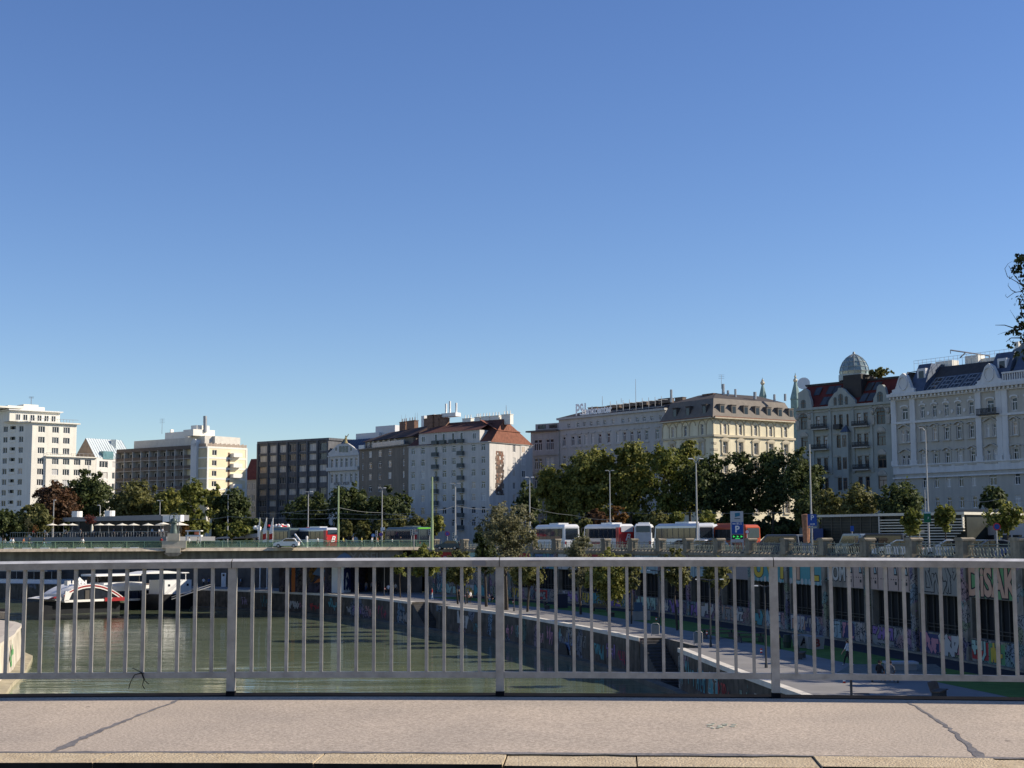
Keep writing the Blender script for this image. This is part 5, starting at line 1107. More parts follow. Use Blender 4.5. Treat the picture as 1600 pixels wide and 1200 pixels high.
b_.lathe(dc, pr, n); b_.build('glass_dome', mat('dome_glass', (.2, .26, .26), .08, .35, .9, spec=.8), bd)
b_ = MB()
for k in range(n):
    t = 2 * math.pi * k / n; b_.tube([dc + V((r * 1.01 * math.cos(t), r * 1.01 * math.sin(t), z)) for r, z in pr], .09, 4)
for r, z in pr[:5]: b_.tube([dc + V((r * 1.01 * math.cos(2 * math.pi * k / 20), r * 1.01 * math.sin(2 * math.pi * k / 20), z)) for k in range(21)], .07, 4)
b_.cyl(dc + V((0, 0, 4.2)), dc + V((0, 0, 4.8)), .35, .2, 8); b_.cyl(dc - V((0, 0, 1.2)), dc, 3.2, n=14); b_.build('dome_ribs', mat('pale_steel', (.3, .32, .31), .4, .05, metal=.4), bd)
b_ = MB(); p = at(1256, 600, 306); b_.cyl(p - V((0, 0, 3)), p, .15, n=6); d_ = V((-.35, -.9, .3)).normalized(); b_.cyl(p, p + d_ * .35, .4, 1.35, 14); b_.build('satellite_dish', WHITE, bd)
b_ = MB(); f.box(b_, f.u(Z7(235, 170)), f.u(Z7(290, 170)), zm, zm + 2.2, -9, -5); b_.build('roof_plant_room', mat('pale_panel', (.5, .5, .5)), bd)
# rooftop shrubs are part of the terrace
# --- white palace with baroque gables at the right
f0 = FP(1397, 285, 1600, 261); f = Fac(tuple(f0.A), tuple(f0.A + f0.d * (f0.L + 17))); bd = thing('stucco_palace', 'large pale stucco apartment palace with baroque gables and blue grey mansard at right', 'building', (*f.A, STREET_Z))
SU = mat('warm_grey_stucco', (.44, .42, .365), .9, .06, .4, streak=.1); SW = mat('white_stucco', (.62, .62, .6), .85, .05, .5, streak=.1); 
ze = (f.z(Z8(40, 578)) + f.z(Z8(520, 528))) / 2
RA = lambda y, x=333: f.z(Z8(x, y))
z1, z2, z3, z4, z5 = RA(617), RA(706), RA(802), RA(890), RA(972, 297)
X1 = [147, 191, 236, 282, 330]; uu = [f.u(Z8(x, 625)) for x in X1]; d_ = (uu[-1] - uu[0]) / 4
uA = f.u(Z8(80, 636)); uB = f.u(Z8(401, 608)); uC = f.u(Z8(491, 600)); ext = [uC + d_ * k for k in (1, 2, 3, 4)]
core = [(u, 1.05) for u in uu] + [(uC, 1.2)] + [(u, 1.05) for u in ext]
pair = lambda u, o=.6: [(u - o, .75), (u + o, .75)]
rows = [(z1, 2.3, core + [(uA, 1.5), (uB, 1.5)]), (z2, 2.3, core + pair(uA) + pair(uB, .7)), (z3, 2.3, core + pair(uA) + pair(uB, .7)), (z4, 2.1, core + [(uA, 1.5), (uB, 1.6)]), (z5, 2.1, core + [(uA, 1.4), (uB, 1.4)])]
g = MB(); wallstrip(g, f, 0, f.L, BASE, ze, rows, 0, .35, 1); body(g, f, 20, BASE, ze)
f.box(g, -.4, f.L, ze - .1, ze + .5, -.4, 1.3, 1); f.box(g, -.1, f.L, ze - .75, ze - .1, -.2, .5, 1)
n = int(f.L / .9)
for k in range(n): f.box(g, k * .9, k * .9 + .35, ze - .55, ze - .1, .5, 1.0, 1)
zb1 = f.z(Z8(250, 660)); zb2 = f.z(Z8(250, 838)); zb3 = f.z(Z8(250, 850))
f.box(g, -.1, f.L, zb1 - .18, zb1 + .25, 0, .45, 1); f.box(g, -.1, f.L, zb2 - 1.0, zb2 + .5, 0, .3, 1); f.box(g, -.1, f.L, zb2 + .5, zb2 + .75, 0, .55, 1); f.box(g, -.1, f.L, zb3 - 1.3, zb3 - 1.0, 0, .5, 1)
for x in (44, 115, 362, 440, 462): 
    u = f.u(Z8(x, 700)); f.box(g, u - .6, u + .6, zb2 + .75, ze - .75, 0, .35, 1); f.box(g, u - .8, u + .8, zb2 + .75, zb2 + 1.6, 0, .45, 1)
for k in range(5): f.box(g, -.05, f.L, BASE + .6 + k * 1.6, BASE + .68 + k * 1.6, 0, .05, 0)
for zr_, lst in ((z2, core), (z3, core)):
    for i, (u, w_) in enumerate(lst):
        hh = .35 if (i % 2 == 0) == (zr_ == z2) else .6
        f.box(g, u - .95, u + .95, zr_ - 1.4, zr_ - 1.2, 0, .4, 0); f.box(g, u - .85, u - .58, zr_ - 1.2, zr_ + 1.3, 0, .15, 0); f.box(g, u + .58, u + .85, zr_ - 1.2, zr_ + 1.3, 0, .15, 0)
        prev = None
        for k in range(9):
            t = k / 8; q = (u - 1.05 + 2.1 * t, zr_ + 1.55 + hh * (math.sin(math.pi * t) ** 2) + .2 * abs(math.cos(math.pi * t)))
            if prev: f.shape(g, [prev, q, (q[0], q[1] - .22), (prev[0], prev[1] - .22)], 0, .45, 0)
            prev = q
        f.ball if False else g.ball(f.pt(u, zr_ + 1.5, .1), .22, 6, 4, 1)
    for u in (uA, uB):
        f.box(g, u - 1.4, u + 1.4, zr_ - 1.4, zr_ - 1.2, 0, .4, 0); prev = None
        for k in range(11):
            t = k / 10; q = (u - 1.55 + 3.1 * t, zr_ + 1.6 + .75 * (math.sin(math.pi * t) ** 2) + .2 * abs(math.cos(math.pi * t)))
            if prev: f.shape(g, [prev, q, (q[0], q[1] - .25), (prev[0], prev[1] - .25)], 0, .45, 0)
            prev = q
for i, (u, w_) in enumerate(core[:5]): 
    f.shape(g, [(u + .35 * math.cos(t), z1 + 1.95 + .22 * math.sin(t)) for t in [k * math.pi / 4 for k in range(8)]], 0, .2, 1)
    if i < 4: um = u + d_ / 2; f.shape(g, [(um + .28 * math.cos(t), z1 - .3 + .38 * math.sin(t)) for t in [k * math.pi / 4 for k in range(8)]], 0, .15, 1)
for u, w_ in core + [(uA, 1.5), (uB, 1.5)]:
    prev = None
    for k in range(7):
        t = math.pi * k / 6; q = (u + (w_ / 2 + .12) * math.cos(t), z1 + 1.1 + .35 * math.sin(t))
        if prev: f.shape(g, [prev, q, (q[0] * 1.0 + .2 * math.cos(t), q[1] + .25), (prev[0] + .2 * math.cos(t - math.pi / 6), prev[1] + .25)], -.02, .15, 1)
        prev = q
g.build('wall', [SU, SW], bd); windows(bd, f, rows, .28, 'cross')
def bgable(x0_, x1_, xc, yt):
    a, e = f.u(Z8(x0_, 560)), f.u(Z8(x1_, 560)); c = f.u(Z8(xc, 540)); zt_ = f.z(Z8(xc, yt)); h = zt_ - ze - .5; w_ = (e - a) / 2; b_ = MB(); z0 = ze + .5
    pts = [(a, z0), (e, z0), (e, z0 + h * .22), (c + w_ * .72, z0 + h * .26), (c + w_ * .62, z0 + h * .42), (c + w_ * .5, z0 + h * .62), (c + w_ * .32, z0 + h * .86), (c, z0 + h), (c - w_ * .32, z0 + h * .86), (c - w_ * .5, z0 + h * .62), (c - w_ * .62, z0 + h * .42), (c - w_ * .72, z0 + h * .26), (a, z0 + h * .22)]
    f.shape(b_, pts, -.7, .15, 0); f.box(b_, a - .2, e + .2, z0, z0 + .35, -.7, .4, 0)
    for k in range(12):
        t0, t1 = 2 * math.pi * k / 12, 2 * math.pi * (k + 1) / 12; r = h * .24; zc_ = z0 + h * .5
        f.shape(b_, [(c + r * math.cos(t0), zc_ + 1.2 * r * math.sin(t0)), (c + r * math.cos(t1), zc_ + 1.2 * r * math.sin(t1)), (c + r * 1.25 * math.cos(t1), zc_ + 1.5 * r * math.sin(t1)), (c + r * 1.25 * math.cos(t0), zc_ + 1.5 * r * math.sin(t0))], .15, .35, 0)
    b_.build('gable', SW, bd)
bgable(35, 118, 76, 487); bgable(355, 448, 400, 450)
b_ = MB(); f.box(b_, f.u(Z8(448, 520)), f.L, ze + .5, ze + 1.0, -.4, .3); f.box(b_, f.u(Z8(448, 520)), f.L, ze + 2.2, ze + 2.5, -.4, .3)
k = f.u(Z8(448, 520))
while k < f.L: f.box(b_, k, k + .22, ze + 1.0, ze + 2.2, -.15, .1); k += .5
b_.build('balustrade', SW, bd)
zr = f.z(Z8(250, 470)) + 1.0
g = MB(); um1, um2 = f.u(Z8(145, 550)), f.u(Z8(372, 520))
def sl(t): return -.5 - 4.0 * t
g.poly([f.pt(um1 - 1.2, ze + .5, sl(0)), f.pt(um2 + 1, ze + .5, sl(0)), f.pt(um2 + 1, zr - 1.9, sl(.75)), f.pt(um1 - 1.2, zr - 1.9, sl(.75))], 0)
g.poly([f.pt(um1 - 1.2, zr - 1.9, sl(.75)), f.pt(um2 + 1, zr - 1.9, sl(.75)), f.pt(um2 + 1, zr + .3, sl(1.3)), f.pt(um1 - 1.2, zr + .3, sl(1.3))], 1)
for a, e, tz in ((f.u(Z8(88, 520)), um1 + .3, zr + .9), (f.u(Z8(378, 500)), f.u(Z8(462, 480)), zr + 1.2), (f.u(Z8(462, 480)) + .1, f.L, zr + .2)):
    g.hexa([f.pt(a, ze + .5, .0), f.pt(e, ze + .5, .0), f.pt(e, ze + .5, -14), f.pt(a, ze + .5, -14)], [f.pt(a + .5, tz, -3.2), f.pt(e - .4, tz, -3.2), f.pt(e - .4, tz, -14), f.pt(a + .5, tz, -14)], 0)
g.poly([f.pt(0, zr + .1, -5.5), f.pt(f.L, zr + .1, -5.5), f.pt(f.L, zr + .4, -18), f.pt(0, zr + .4, -18)], 1); g.poly([f.pt(0, ze, -.4), f.pt(0, zr, -4.6), f.pt(0, zr, -18), f.pt(0, ze, -18)], 0)
g.build('roof', [BLR, mat('dark_slate', (.05, .05, .052), .8, .2, .8)], bd)
n = 5
for k in range(n):
    a = um1 + .4 + (um2 - um1 - .6) * k / n; e = a + (um2 - um1 - .6) / n * .84; b_ = MB()
    def q(u, t, o): return f.pt(u + .35 * t, ze + .6 + (zr - 1.9 - ze - .6) * t, sl(.75 * t) + o)
    b_.poly([q(a, .04, .1), q(e, .04, .1), q(e, .96, .1), q(a, .96, .1)], 1)
    for t0, t1 in ((.1, .3), (.4, .6), (.68, .9)):
        for (uu0, uu1) in ((a + .3, a + (e - a) * .38), (a + (e - a) * .48, e - .3)): b_.poly([q(uu0, t0, .14), q(uu1, t0, .14), q(uu1, t1, .14), q(uu0, t1, .14)], 0)
    b_.build('roof_window', [GL['dark'], mat('grey_window_surround', (.2, .22, .24), .5, .1)], bd)
for x, y in ((122, 495), (425, 458)):
    u, z = f.uz(*Z8(x, y)); b_ = MB(); f.box(b_, u - 1.0, u + 1.0, z - 1.4, z + 1.4, -3.2, -1.6, 0); f.quad(b_, u - .6, u + .6, z - .9, z + .9, -1.58, 1); b_.build('dormer', [mat('pale_panel', (.45, .46, .47)), GL['dark']], bd)
dc = at(1607, 590, 268); g = MB(); g.lathe(dc, [(4.2, -3.5), (4.2, -.1), (4.4, .1), (4.25, 1.6), (3.6, 3.6), (2.5, 5.2), (1.2, 6.2), (.5, 6.6), (.45, 8), (.05, 9)], 16); g.build('corner_dome', mat('dome_verdigris', (.12, .15, .155), .6, .2, 1), bd, smooth=True)
b_ = MB(); u1_, zz_ = f.uz(*Z8(250, 448)); f.box(b_, u1_ - 2, u1_ + 1, zr, zr + 2, -9, -7); f.box(b_, u1_ + 1, u1_ + 6, zr, zr + 1.3, -10, -8); f.box(b_, u1_ - 9, u1_ - 5, zr, zr + 1.6, -9, -7); f.box(b_, f.u(Z8(430, 440)), f.u(Z8(445, 440)), zr + 1, zr + 3.2, -6, -5); b_.build('roof_plant_room', BAND, bd)
b_ = MB()
for k in range(24): u = .5 + k * 1.05; f.box(b_, u, u + .05, zr, zr + 2.2, -6.05, -6)
f.box(b_, .5, 25, zr + 2.15, zr + 2.2, -6.05, -6); f.box(b_, .5, 25, zr + 1.6, zr + 1.64, -6.05, -6); b_.build('roof_railing', METAL, bd)
b_ = MB(); p0, p1, p2 = at(1485, 547, 280), at(1546, 556, 280), at(1500, 559, 280); b_.cyl(p0, p1, .14, n=5); b_.cyl(p0, p0 - V((0, 0, .7)), .08, n=5); b_.cyl(at(1508, 552, 280), p2, .14, n=5); b_.cyl(p1, p1 - V((0, 0, 2)), .15, n=5); b_.build('roof_crane_arm', METAL, bd)
b_ = MB(); f.box(b_, uB - 2.2, uB + 2.2, zb1 + .1, zb1 + .3, .3, 1.3); 
for k in range(16): f.box(b_, uB - 2.2 + k * .28, uB - 2.1 + k * .28, zb1 + .3, zb1 + 1.3, 1.15, 1.25)
f.box(b_, uB - 2.2, uB + 2.2, zb1 + 1.25, zb1 + 1.35, 1.15, 1.3); b_.build('balcony', IRON, bd)
# off frame neighbour that continues the street front to the right
f5 = Fac((f.B.x + .3, f.B.y - .5), (f.B.x + 45, f.B.y - 32)); g = MB(); wallstrip(g, f5, 0, f5.L, BASE, 26, [(z, 3.2, [(2 + 4 * k, 1.6) for k in range(13)]) for z in (2, 7, 12, 17, 22)]); body(g, f5, 18, BASE, 26)
bd = thing('apartment_building', 'plain pale apartment building continuing the street front beyond the palace', 'building', (*f5.A, STREET_Z)); g.build('wall', [SU, ROOFD], bd); windows(bd, f5, [(z, 3.2, [(2 + 4 * k, 1.6) for k in range(0, 13, 2)]) for z in (2, 7, 12, 17, 22)], .2)

# --- slatted garage pavilion and white annex on the street
fk = FP(1282, 144, 1373, 138); fk2 = FP(1373, 138, 1504, 131)
bd = thing('slatted_pavilion', 'low dark glass pavilion with pale horizontal slats and thin white roof edge', 'pavilion', (*fk2.A, STREET_Z))
ztp = fk2.z((1440, 805)); KG = mat('pavilion_dark_glass', (.03, .034, .028), .5, .3, .8, spec=.15); KS = mat('pale_slat', (.62, .58, .47), .6, .06)
g = MB(); fk.quad(g, 0, fk.L, STREET_Z, ztp, 0); fk2.quad(g, 0, fk2.L, STREET_Z, ztp, -.25); fk2.poly if False else None
g.poly([fk.pt(0, STREET_Z, 0), fk.pt(0, STREET_Z, -12), fk.pt(0, ztp, -12), fk.pt(0, ztp, 0)]); g.poly([fk2.pt(fk2.L, STREET_Z, -.25), fk2.pt(fk2.L, STREET_Z, -12), fk2.pt(fk2.L, ztp, -12), fk2.pt(fk2.L, ztp, -.25)]); g.build('wall', KG, bd)
g = MB()
for k in range(7): u = fk.L * k / 6; fk.box(g, u - .04, u + .04, STREET_Z, ztp - .05, 0, .05)
for k in range(12): z = STREET_Z + .2 + k * (ztp - STREET_Z - .4) / 12; fk.box(g, 0, fk.L, z, z + .03, .0, .03)
g.build('glazing_bars', mat('bronze_bars', (.08, .075, .06), .6), bd)
for k in range(12):
    z = STREET_Z + .5 + k * (ztp - STREET_Z - .7) / 12; b_ = MB(); e = fk2.L - (0 if k > 6 else (7 - k) * .42); fk2.box(b_, .1, e, z, z + .09, .05, .32); b_.build('slat', KS, bd)
g = MB(); fk.box(g, -.3, fk.L - .02, ztp - .02, ztp + .2, -12, .35, 0); fk2.box(g, 0, fk2.L + .2, ztp - .02, ztp + .22, -12, .4, 1); fk2.box(g, -.02, .12, STREET_Z, ztp - .05, .05, .35, 0); fk2.box(g, fk2.L - .1, fk2.L, ztp - 1.1, ztp - .05, .1, .35, 1); g.build('roof', [METAL, KS], bd)
fx = FP(1500, 136, 1680, 124); bd = thing('white_annex', 'low white walled annex with two dark doors beside the slatted pavilion', 'annex', (*fx.A, STREET_Z))
g = MB(); zx = fx.z((1540, 819)); fx.box(g, 0, fx.L, STREET_Z, zx, -10, 0); g.build('wall', mat('annex_white', (.42, .42, .42), .85, .08), bd)
for x, m_ in ((1528, 'mid'), (1547, 'dark'), (1573, 'mid'), (1590, 'dark')): u = fx.u((x, 840)); b_ = MB(); fx.box(b_, u - .5, u + .5, STREET_Z, STREET_Z + 1.9, .01, .06); b_.build('door', GL[m_], bd)
fc = FP(1468, 150, 1690, 136); g = MB(); zc_ = fc.z((1540, 798)); fc.box(g, 0, fc.L, zc_ - .25, zc_ + .15, -5, 0)
for k in range(6): fc.box(g, k * fc.L / 5 - .1, k * fc.L / 5 + .1, STREET_Z, zc_ - .25, -2, -1.8)
o = g.build('tram_canopy', mat('grey_canopy', (.2, .19, .18), .7, .1)); tag(o, 'flat grey tram stop canopy on thin posts above the white annex', 'canopy')
# ------------------------------------------------------------------ trees and shrubs
BARK = mat('bark_brown', (.06, .05, .04), .95, .3, 4)
def LMf(n, a, b_): return leafmat(n, a, b_)
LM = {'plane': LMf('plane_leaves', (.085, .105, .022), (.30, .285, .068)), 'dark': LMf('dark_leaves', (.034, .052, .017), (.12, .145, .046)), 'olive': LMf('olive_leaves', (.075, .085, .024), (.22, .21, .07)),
      'willow': LMf('willow_leaves', (.095, .1, .045), (.28, .26, .145)), 'fresh': LMf('fresh_leaves', (.07, .095, .018), (.25, .25, .055)), 'brown': LMf('copper_leaves', (.06, .036, .019), (.17, .09, .045)), 'rust': LMf('rust_leaves', (.1, .05, .017), (.22, .12, .035)), 'red': LMf('red_leaves', (.09, .025, .02), (.18, .055, .045))}
def crown(lobes, n, leaf, seed, fill=.55):
    R = random.Random(seed); vs = []; fs = []; tot = sum(r ** 2 for _, r, _ in lobes)
    for c, r, sq in lobes:
        m = int(n * r * r / tot)
        # leaf clumps : each lobe is broken in smaller tufts so that the outline is ragged and gaps open
        tufts = []
        for _ in range(max(4, int(m / 26))):
            z = R.uniform(-.75, 1); t = R.uniform(0, 6.283); q = math.sqrt(max(0, 1 - z * z)); k = R.uniform(fill, 1.06)
            tufts.append((c[0] + r * q * math.cos(t) * k, c[1] + r * q * math.sin(t) * k, c[2] + r * sq * z * k, r * R.uniform(.26, .5)))
        for _ in range(m):
            tx, ty, tz, tr = R.choice(tufts)
            px, py, pz = tx + R.gauss(0, .55) * tr, ty + R.gauss(0, .55) * tr, tz + R.gauss(0, .5) * tr
            nx, ny, nz = px - c[0] + R.gauss(0, .5) * r, py - c[1] + R.gauss(0, .5) * r, pz - c[2] + R.gauss(0, .5) * r + .35 * r
            nv = V((nx, ny, nz)).normalized(); a = nv.orthogonal().normalized(); b_ = nv.cross(a); t = R.uniform(0, 6.283); ca, sa = math.cos(t), math.sin(t)
            a, b_ = a * ca + b_ * sa, b_ * ca - a * sa; s = leaf * R.uniform(.6, 1.3); w_ = s * R.uniform(.45, .8); k = len(vs); p = V((px, py, pz))
            vs += [p - a * s, p + b_ * w_ - a * s * .1, p + a * s, p - b_ * w_ + nv * s * .15]; fs.append((k, k + 1, k + 2, k + 3))
    mb = MB(); mb.v = vs; mb.f = fs; mb.m = [0] * len(fs); return mb
TCOUNT = [0]
def tree(name, label, px0, px1, pyt, pyb, Y, lm, n=3500, airy=None, leaf=None, z0=None, nl=11, group=None, trunk=.35, cat='tree', base=None, flatk=1.0, seed=None, depth=None):
    TCOUNT[0] += 1; seed = seed or TCOUNT[0] * 17; R = random.Random(seed)
    xc = X((px0 + px1) / 2, Y); w_ = (px1 - px0) / 2 / F * Y; zt_ = at((px0 + px1) / 2, pyt, Y).z; zb_ = at((px0 + px1) / 2, pyb, Y).z; zc_ = (zt_ + zb_) / 2; h = (zt_ - zb_) / 2; z0 = STREET_Z if z0 is None else z0
    leaf = (leaf or max(.16, Y * .0013)) * .88; n = int(n * 1.75); nl = int(nl * 1.7); D = depth or w_
    lobes = []
    for k in range(nl):
        for _ in range(60):
            a, b_, c = R.uniform(-1, 1), R.uniform(-1, 1), R.uniform(-1, 1)
            if a * a + b_ * b_ + c * c < .95 and (c > -.6 or abs(a) < .6): break
        r = R.choice([.26, .34, .42, .5]) * R.uniform(.85, 1.15) * min(w_, h * 1.2); q = 1 - r / max(w_, .1) * .8; qz = 1 - r / max(h, .1) * .8
        lobes.append(((xc + a * w_ * max(q, .25) * 1.05, Y + b_ * D * max(q, .25), zc_ + c * h * max(qz, .2) * 1.1), r, R.uniform(.75, 1.05)))
    airy = airy if airy is not None else (lm in ('fresh', 'willow', 'rust') or name == 'young_tree')
    for k in range(int(nl * 1.1)):
        t = R.uniform(0, 6.283); e = R.uniform(-.25, 1); q = math.sqrt(max(0, 1 - e * e)) * R.uniform(.78, 1.02); lobes.append(((xc + w_ * q * math.cos(t), Y + D * q * math.sin(t), zc_ + h * e * R.uniform(.85, 1.03)), R.uniform(.1, .2) * min(w_, h * 1.2), R.uniform(.8, 1.3)))
    lobes.append(((xc, Y, zc_), min(w_, h) * (.45 if airy else .7), min(1.3, h / w_)))
    if airy: n = int(n * .62)
    t = thing(name, label, cat, (xc, Y, z0), group)
    crown(lobes, n, leaf, seed, .25 if airy else .55).build('crown', LM[lm], t)
    if trunk:
        g = MB(); p = V((xc, Y, z0)); top = V((xc + R.uniform(-.3, .3), Y, zc_ + h * .2)); mid = p.lerp(top, .5) + V((R.uniform(-.25, .25), 0, 0))
        g.tube([p, mid, top], [trunk, trunk * .75, trunk * .35], 7)
        for c, r, _ in lobes[:min(6, nl)]: g.tube([mid.lerp(top, R.uniform(0, .7)), V(c).lerp(mid, .45) + V((0, 0, .3)), V(c)], [trunk * .45, trunk * .3, trunk * .12], 5)
        g.build('trunk', BARK, t)
    return t
GP = 'trees along the city quay street'
tree('plane_tree', 'broad sunlit plane tree at the left end of the row before the pale office', 832, 915, 722, 825, 303, 'plane', 7500, group=GP)
tree('plane_tree', 'tall broad plane tree below the rooftop sign letters', 868, 975, 700, 828, 300, 'plane', 9000, group=GP, nl=14)
tree('plane_tree', 'rounded sunlit plane tree behind the red and white coach', 948, 1020, 692, 815, 296, 'plane', 7500, group=GP, nl=12)
tree('plane_tree', 'yellow green plane tree leaning towards the double lamp post', 996, 1082, 690, 822, 290, 'fresh', 7500, group=GP, nl=12)
tree('plane_tree', 'narrow plane tree between the pale office and the mansard house', 1050, 1105, 686, 815, 325, 'plane', 4500, group=GP)
GD = 'dark trees in front of the mansard house'
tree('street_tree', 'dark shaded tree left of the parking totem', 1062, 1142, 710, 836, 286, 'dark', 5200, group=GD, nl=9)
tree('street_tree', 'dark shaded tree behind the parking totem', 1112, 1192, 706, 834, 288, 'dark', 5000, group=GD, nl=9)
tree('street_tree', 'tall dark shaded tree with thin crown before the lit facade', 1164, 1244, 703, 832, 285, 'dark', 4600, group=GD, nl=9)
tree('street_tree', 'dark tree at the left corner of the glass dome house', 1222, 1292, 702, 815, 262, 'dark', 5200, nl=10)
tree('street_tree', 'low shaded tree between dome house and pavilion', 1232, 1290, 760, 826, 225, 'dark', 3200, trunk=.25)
GB = 'shrubs behind the slatted pavilion'
tree('shrub', 'olive shrub rising behind the left end of the dark glass pavilion', 1268, 1322, 766, 822, 190, 'olive', 2600, trunk=.15, cat='shrub', group=GB)
tree('shrub', 'yellow green rounded shrub behind the middle of the pavilion', 1308, 1372, 758, 822, 186, 'olive', 3400, trunk=.15, cat='shrub', group=GB)
tree('shrub', 'dark green shrub behind the pavilion near the palace', 1368, 1442, 754, 820, 182, 'dark', 4200, trunk=.15, cat='shrub', group=GB)
tree('street_tree', 'small dark tree against the palace ground floor behind the canopy', 1528, 1572, 760, 806, 200, 'dark', 1800, trunk=.15)
tree('young_tree', 'slim young tree in front of the pale slats', 1405, 1438, 793, 842, 122, 'fresh', 1500, leaf=.16, trunk=.07)
tree('young_tree', 'young tree in front of the right end of the slats', 1456, 1492, 786, 832, 118, 'fresh', 1500, leaf=.16, trunk=.07)
tree('young_tree', 'spreading young tree beside the no stopping sign at right', 1534, 1596, 782, 840, 112, 'fresh', 1900, leaf=.17, trunk=.08, nl=14)
GR = 'dark trees before the grey office and brown block'
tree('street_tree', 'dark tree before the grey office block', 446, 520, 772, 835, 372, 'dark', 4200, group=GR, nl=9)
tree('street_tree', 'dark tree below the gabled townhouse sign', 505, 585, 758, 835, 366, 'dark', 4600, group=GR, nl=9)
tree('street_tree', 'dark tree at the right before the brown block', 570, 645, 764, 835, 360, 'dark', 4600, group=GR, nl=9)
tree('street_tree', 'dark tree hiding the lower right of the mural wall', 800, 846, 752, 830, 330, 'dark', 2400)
GL_ = 'trees around the riverside restaurant'
tree('copper_beech', 'brown leaved tree at the foot of the cream tower', 52, 122, 752, 826, 345, 'brown', 5200, group=GL_)
tree('street_tree', 'dark green tree in front of the apartment wing', 98, 178, 737, 818, 352, 'dark', 6000, group=GL_)
tree('street_tree', 'olive shrubby tree left of the restaurant terrace', 30, 86, 788, 838, 322, 'olive', 3000, group=GL_, trunk=.2)
tree('street_tree', 'dark low tree at the far left edge', -20, 34, 798, 838, 330, 'dark', 2500, group=GL_, trunk=.2)
tree('street_tree', 'olive green tree before the left end of the balcony block', 172, 252, 753, 826, 346, 'olive', 5200, group=GL_)
tree('street_tree', 'darker tree before the middle of the balcony block', 238, 302, 764, 828, 342, 'plane', 4200, group=GL_)
tree('poplar', 'tall loose pale green tree behind the statue', 276, 332, 752, 848, 316, 'fresh', 5200, nl=13, trunk=.25)
tree('street_tree', 'olive tree before the yellow end wall', 318, 350, 756, 812, 352, 'plane', 2600, group=GL_)
tree('street_tree', 'dark tree below the yellow end wall balconies', 334, 392, 764, 832, 338, 'dark', 3600, group=GL_)
tree('shrub', 'low feathery yellow green bush beside the sloping canopy', 330, 398, 818, 842, 285, 'fresh', 2600, trunk=0, cat='shrub')
tree('potted_olive', 'small grey green olive tree in a pot on the terrace', 40, 54, 809, 828, 318, 'willow', 500, trunk=.08, cat='tree', z0=.6, leaf=.14)
tree('terrace_plant', 'yellow leaved plant at the left end of the terrace', 53, 63, 820, 836, 316, 'rust', 400, trunk=.05, cat='plant', z0=.6, leaf=.14)
tree('terrace_plant', 'rust brown plant rising beside the first terrace parasols', 84, 103, 808, 823, 320, 'rust', 500, trunk=.05, cat='plant', z0=.6, leaf=.15)
tree('terrace_plant', 'dark red plant growing over the restaurant roof edge', 131, 152, 804, 820, 309, 'red', 500, trunk=.05, cat='plant', z0=.6, leaf=.15)
tree('terrace_plant', 'orange leaved plant under the large parasol by the statue', 281, 300, 817, 840, 303, 'rust', 600, trunk=.05, cat='plant', z0=STREET_Z, leaf=.15)
GS = 'small round trees by the bus stop'
tree('street_tree', 'small round tree just right of the green tram pole', 529, 552, 812, 846, 285, 'olive', 1500, trunk=.12, group=GS)
tree('street_tree', 'small round tree between the two white lamp posts', 553, 578, 815, 846, 282, 'olive', 1500, trunk=.12, group=GS)
tree('street_tree', 'small half hidden tree at the left of the green coach', 583, 606, 812, 846, 280, 'olive', 1300, trunk=.12, group=GS)
tree('street_tree', 'small tree above the left end of the green coach', 606, 636, 803, 835, 292, 'olive', 1700, trunk=.14, group=GS)
tree('street_tree', 'small tree above the right end of the green coach', 634, 664, 805, 838, 290, 'olive', 1700, trunk=.14, group=GS)
tree('street_tree', 'small dark tree right of the tall green tram pole', 664, 694, 805, 836, 288, 'plane', 1500, trunk=.14, group=GS)
tree('street_tree', 'reddish brown shrub tree left of the tall grey lamp post', 912, 950, 797, 832, 262, 'brown', 1800, trunk=.12)
tree('street_tree', 'pale brown tree right of the tall grey lamp post', 948, 982, 790, 832, 264, 'rust', 1500, trunk=.12)
tree('street_tree', 'olive bush between the first two white coaches', 900, 925, 812, 832, 240, 'olive', 900, trunk=.1)
tree('street_tree', 'olive tree above the white coach rear', 1008, 1042, 798, 834, 236, 'olive', 1900, trunk=.12)
tree('street_tree', 'yellow green tree above the large white coach', 1042, 1070, 799, 826, 238, 'fresh', 1600, trunk=.12)
tree('street_tree', 'small yellow green tree left of the parking totem', 1086, 1116, 798, 826, 232, 'fresh', 1500, trunk=.12)
GH = 'dark hedges along the quay street'
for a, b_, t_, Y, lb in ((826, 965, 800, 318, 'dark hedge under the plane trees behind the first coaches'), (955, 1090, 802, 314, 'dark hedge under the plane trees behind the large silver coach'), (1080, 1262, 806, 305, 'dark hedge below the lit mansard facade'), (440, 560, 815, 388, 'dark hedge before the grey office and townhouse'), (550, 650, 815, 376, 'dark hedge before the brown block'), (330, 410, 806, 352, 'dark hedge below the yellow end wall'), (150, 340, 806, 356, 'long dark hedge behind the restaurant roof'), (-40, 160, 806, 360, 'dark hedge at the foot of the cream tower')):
    tree('hedge', lb, a, b_, t_, 850, Y, 'dark', 5200, trunk=0, cat='hedge', group=GH, nl=16, leaf=.55, depth=2.5)
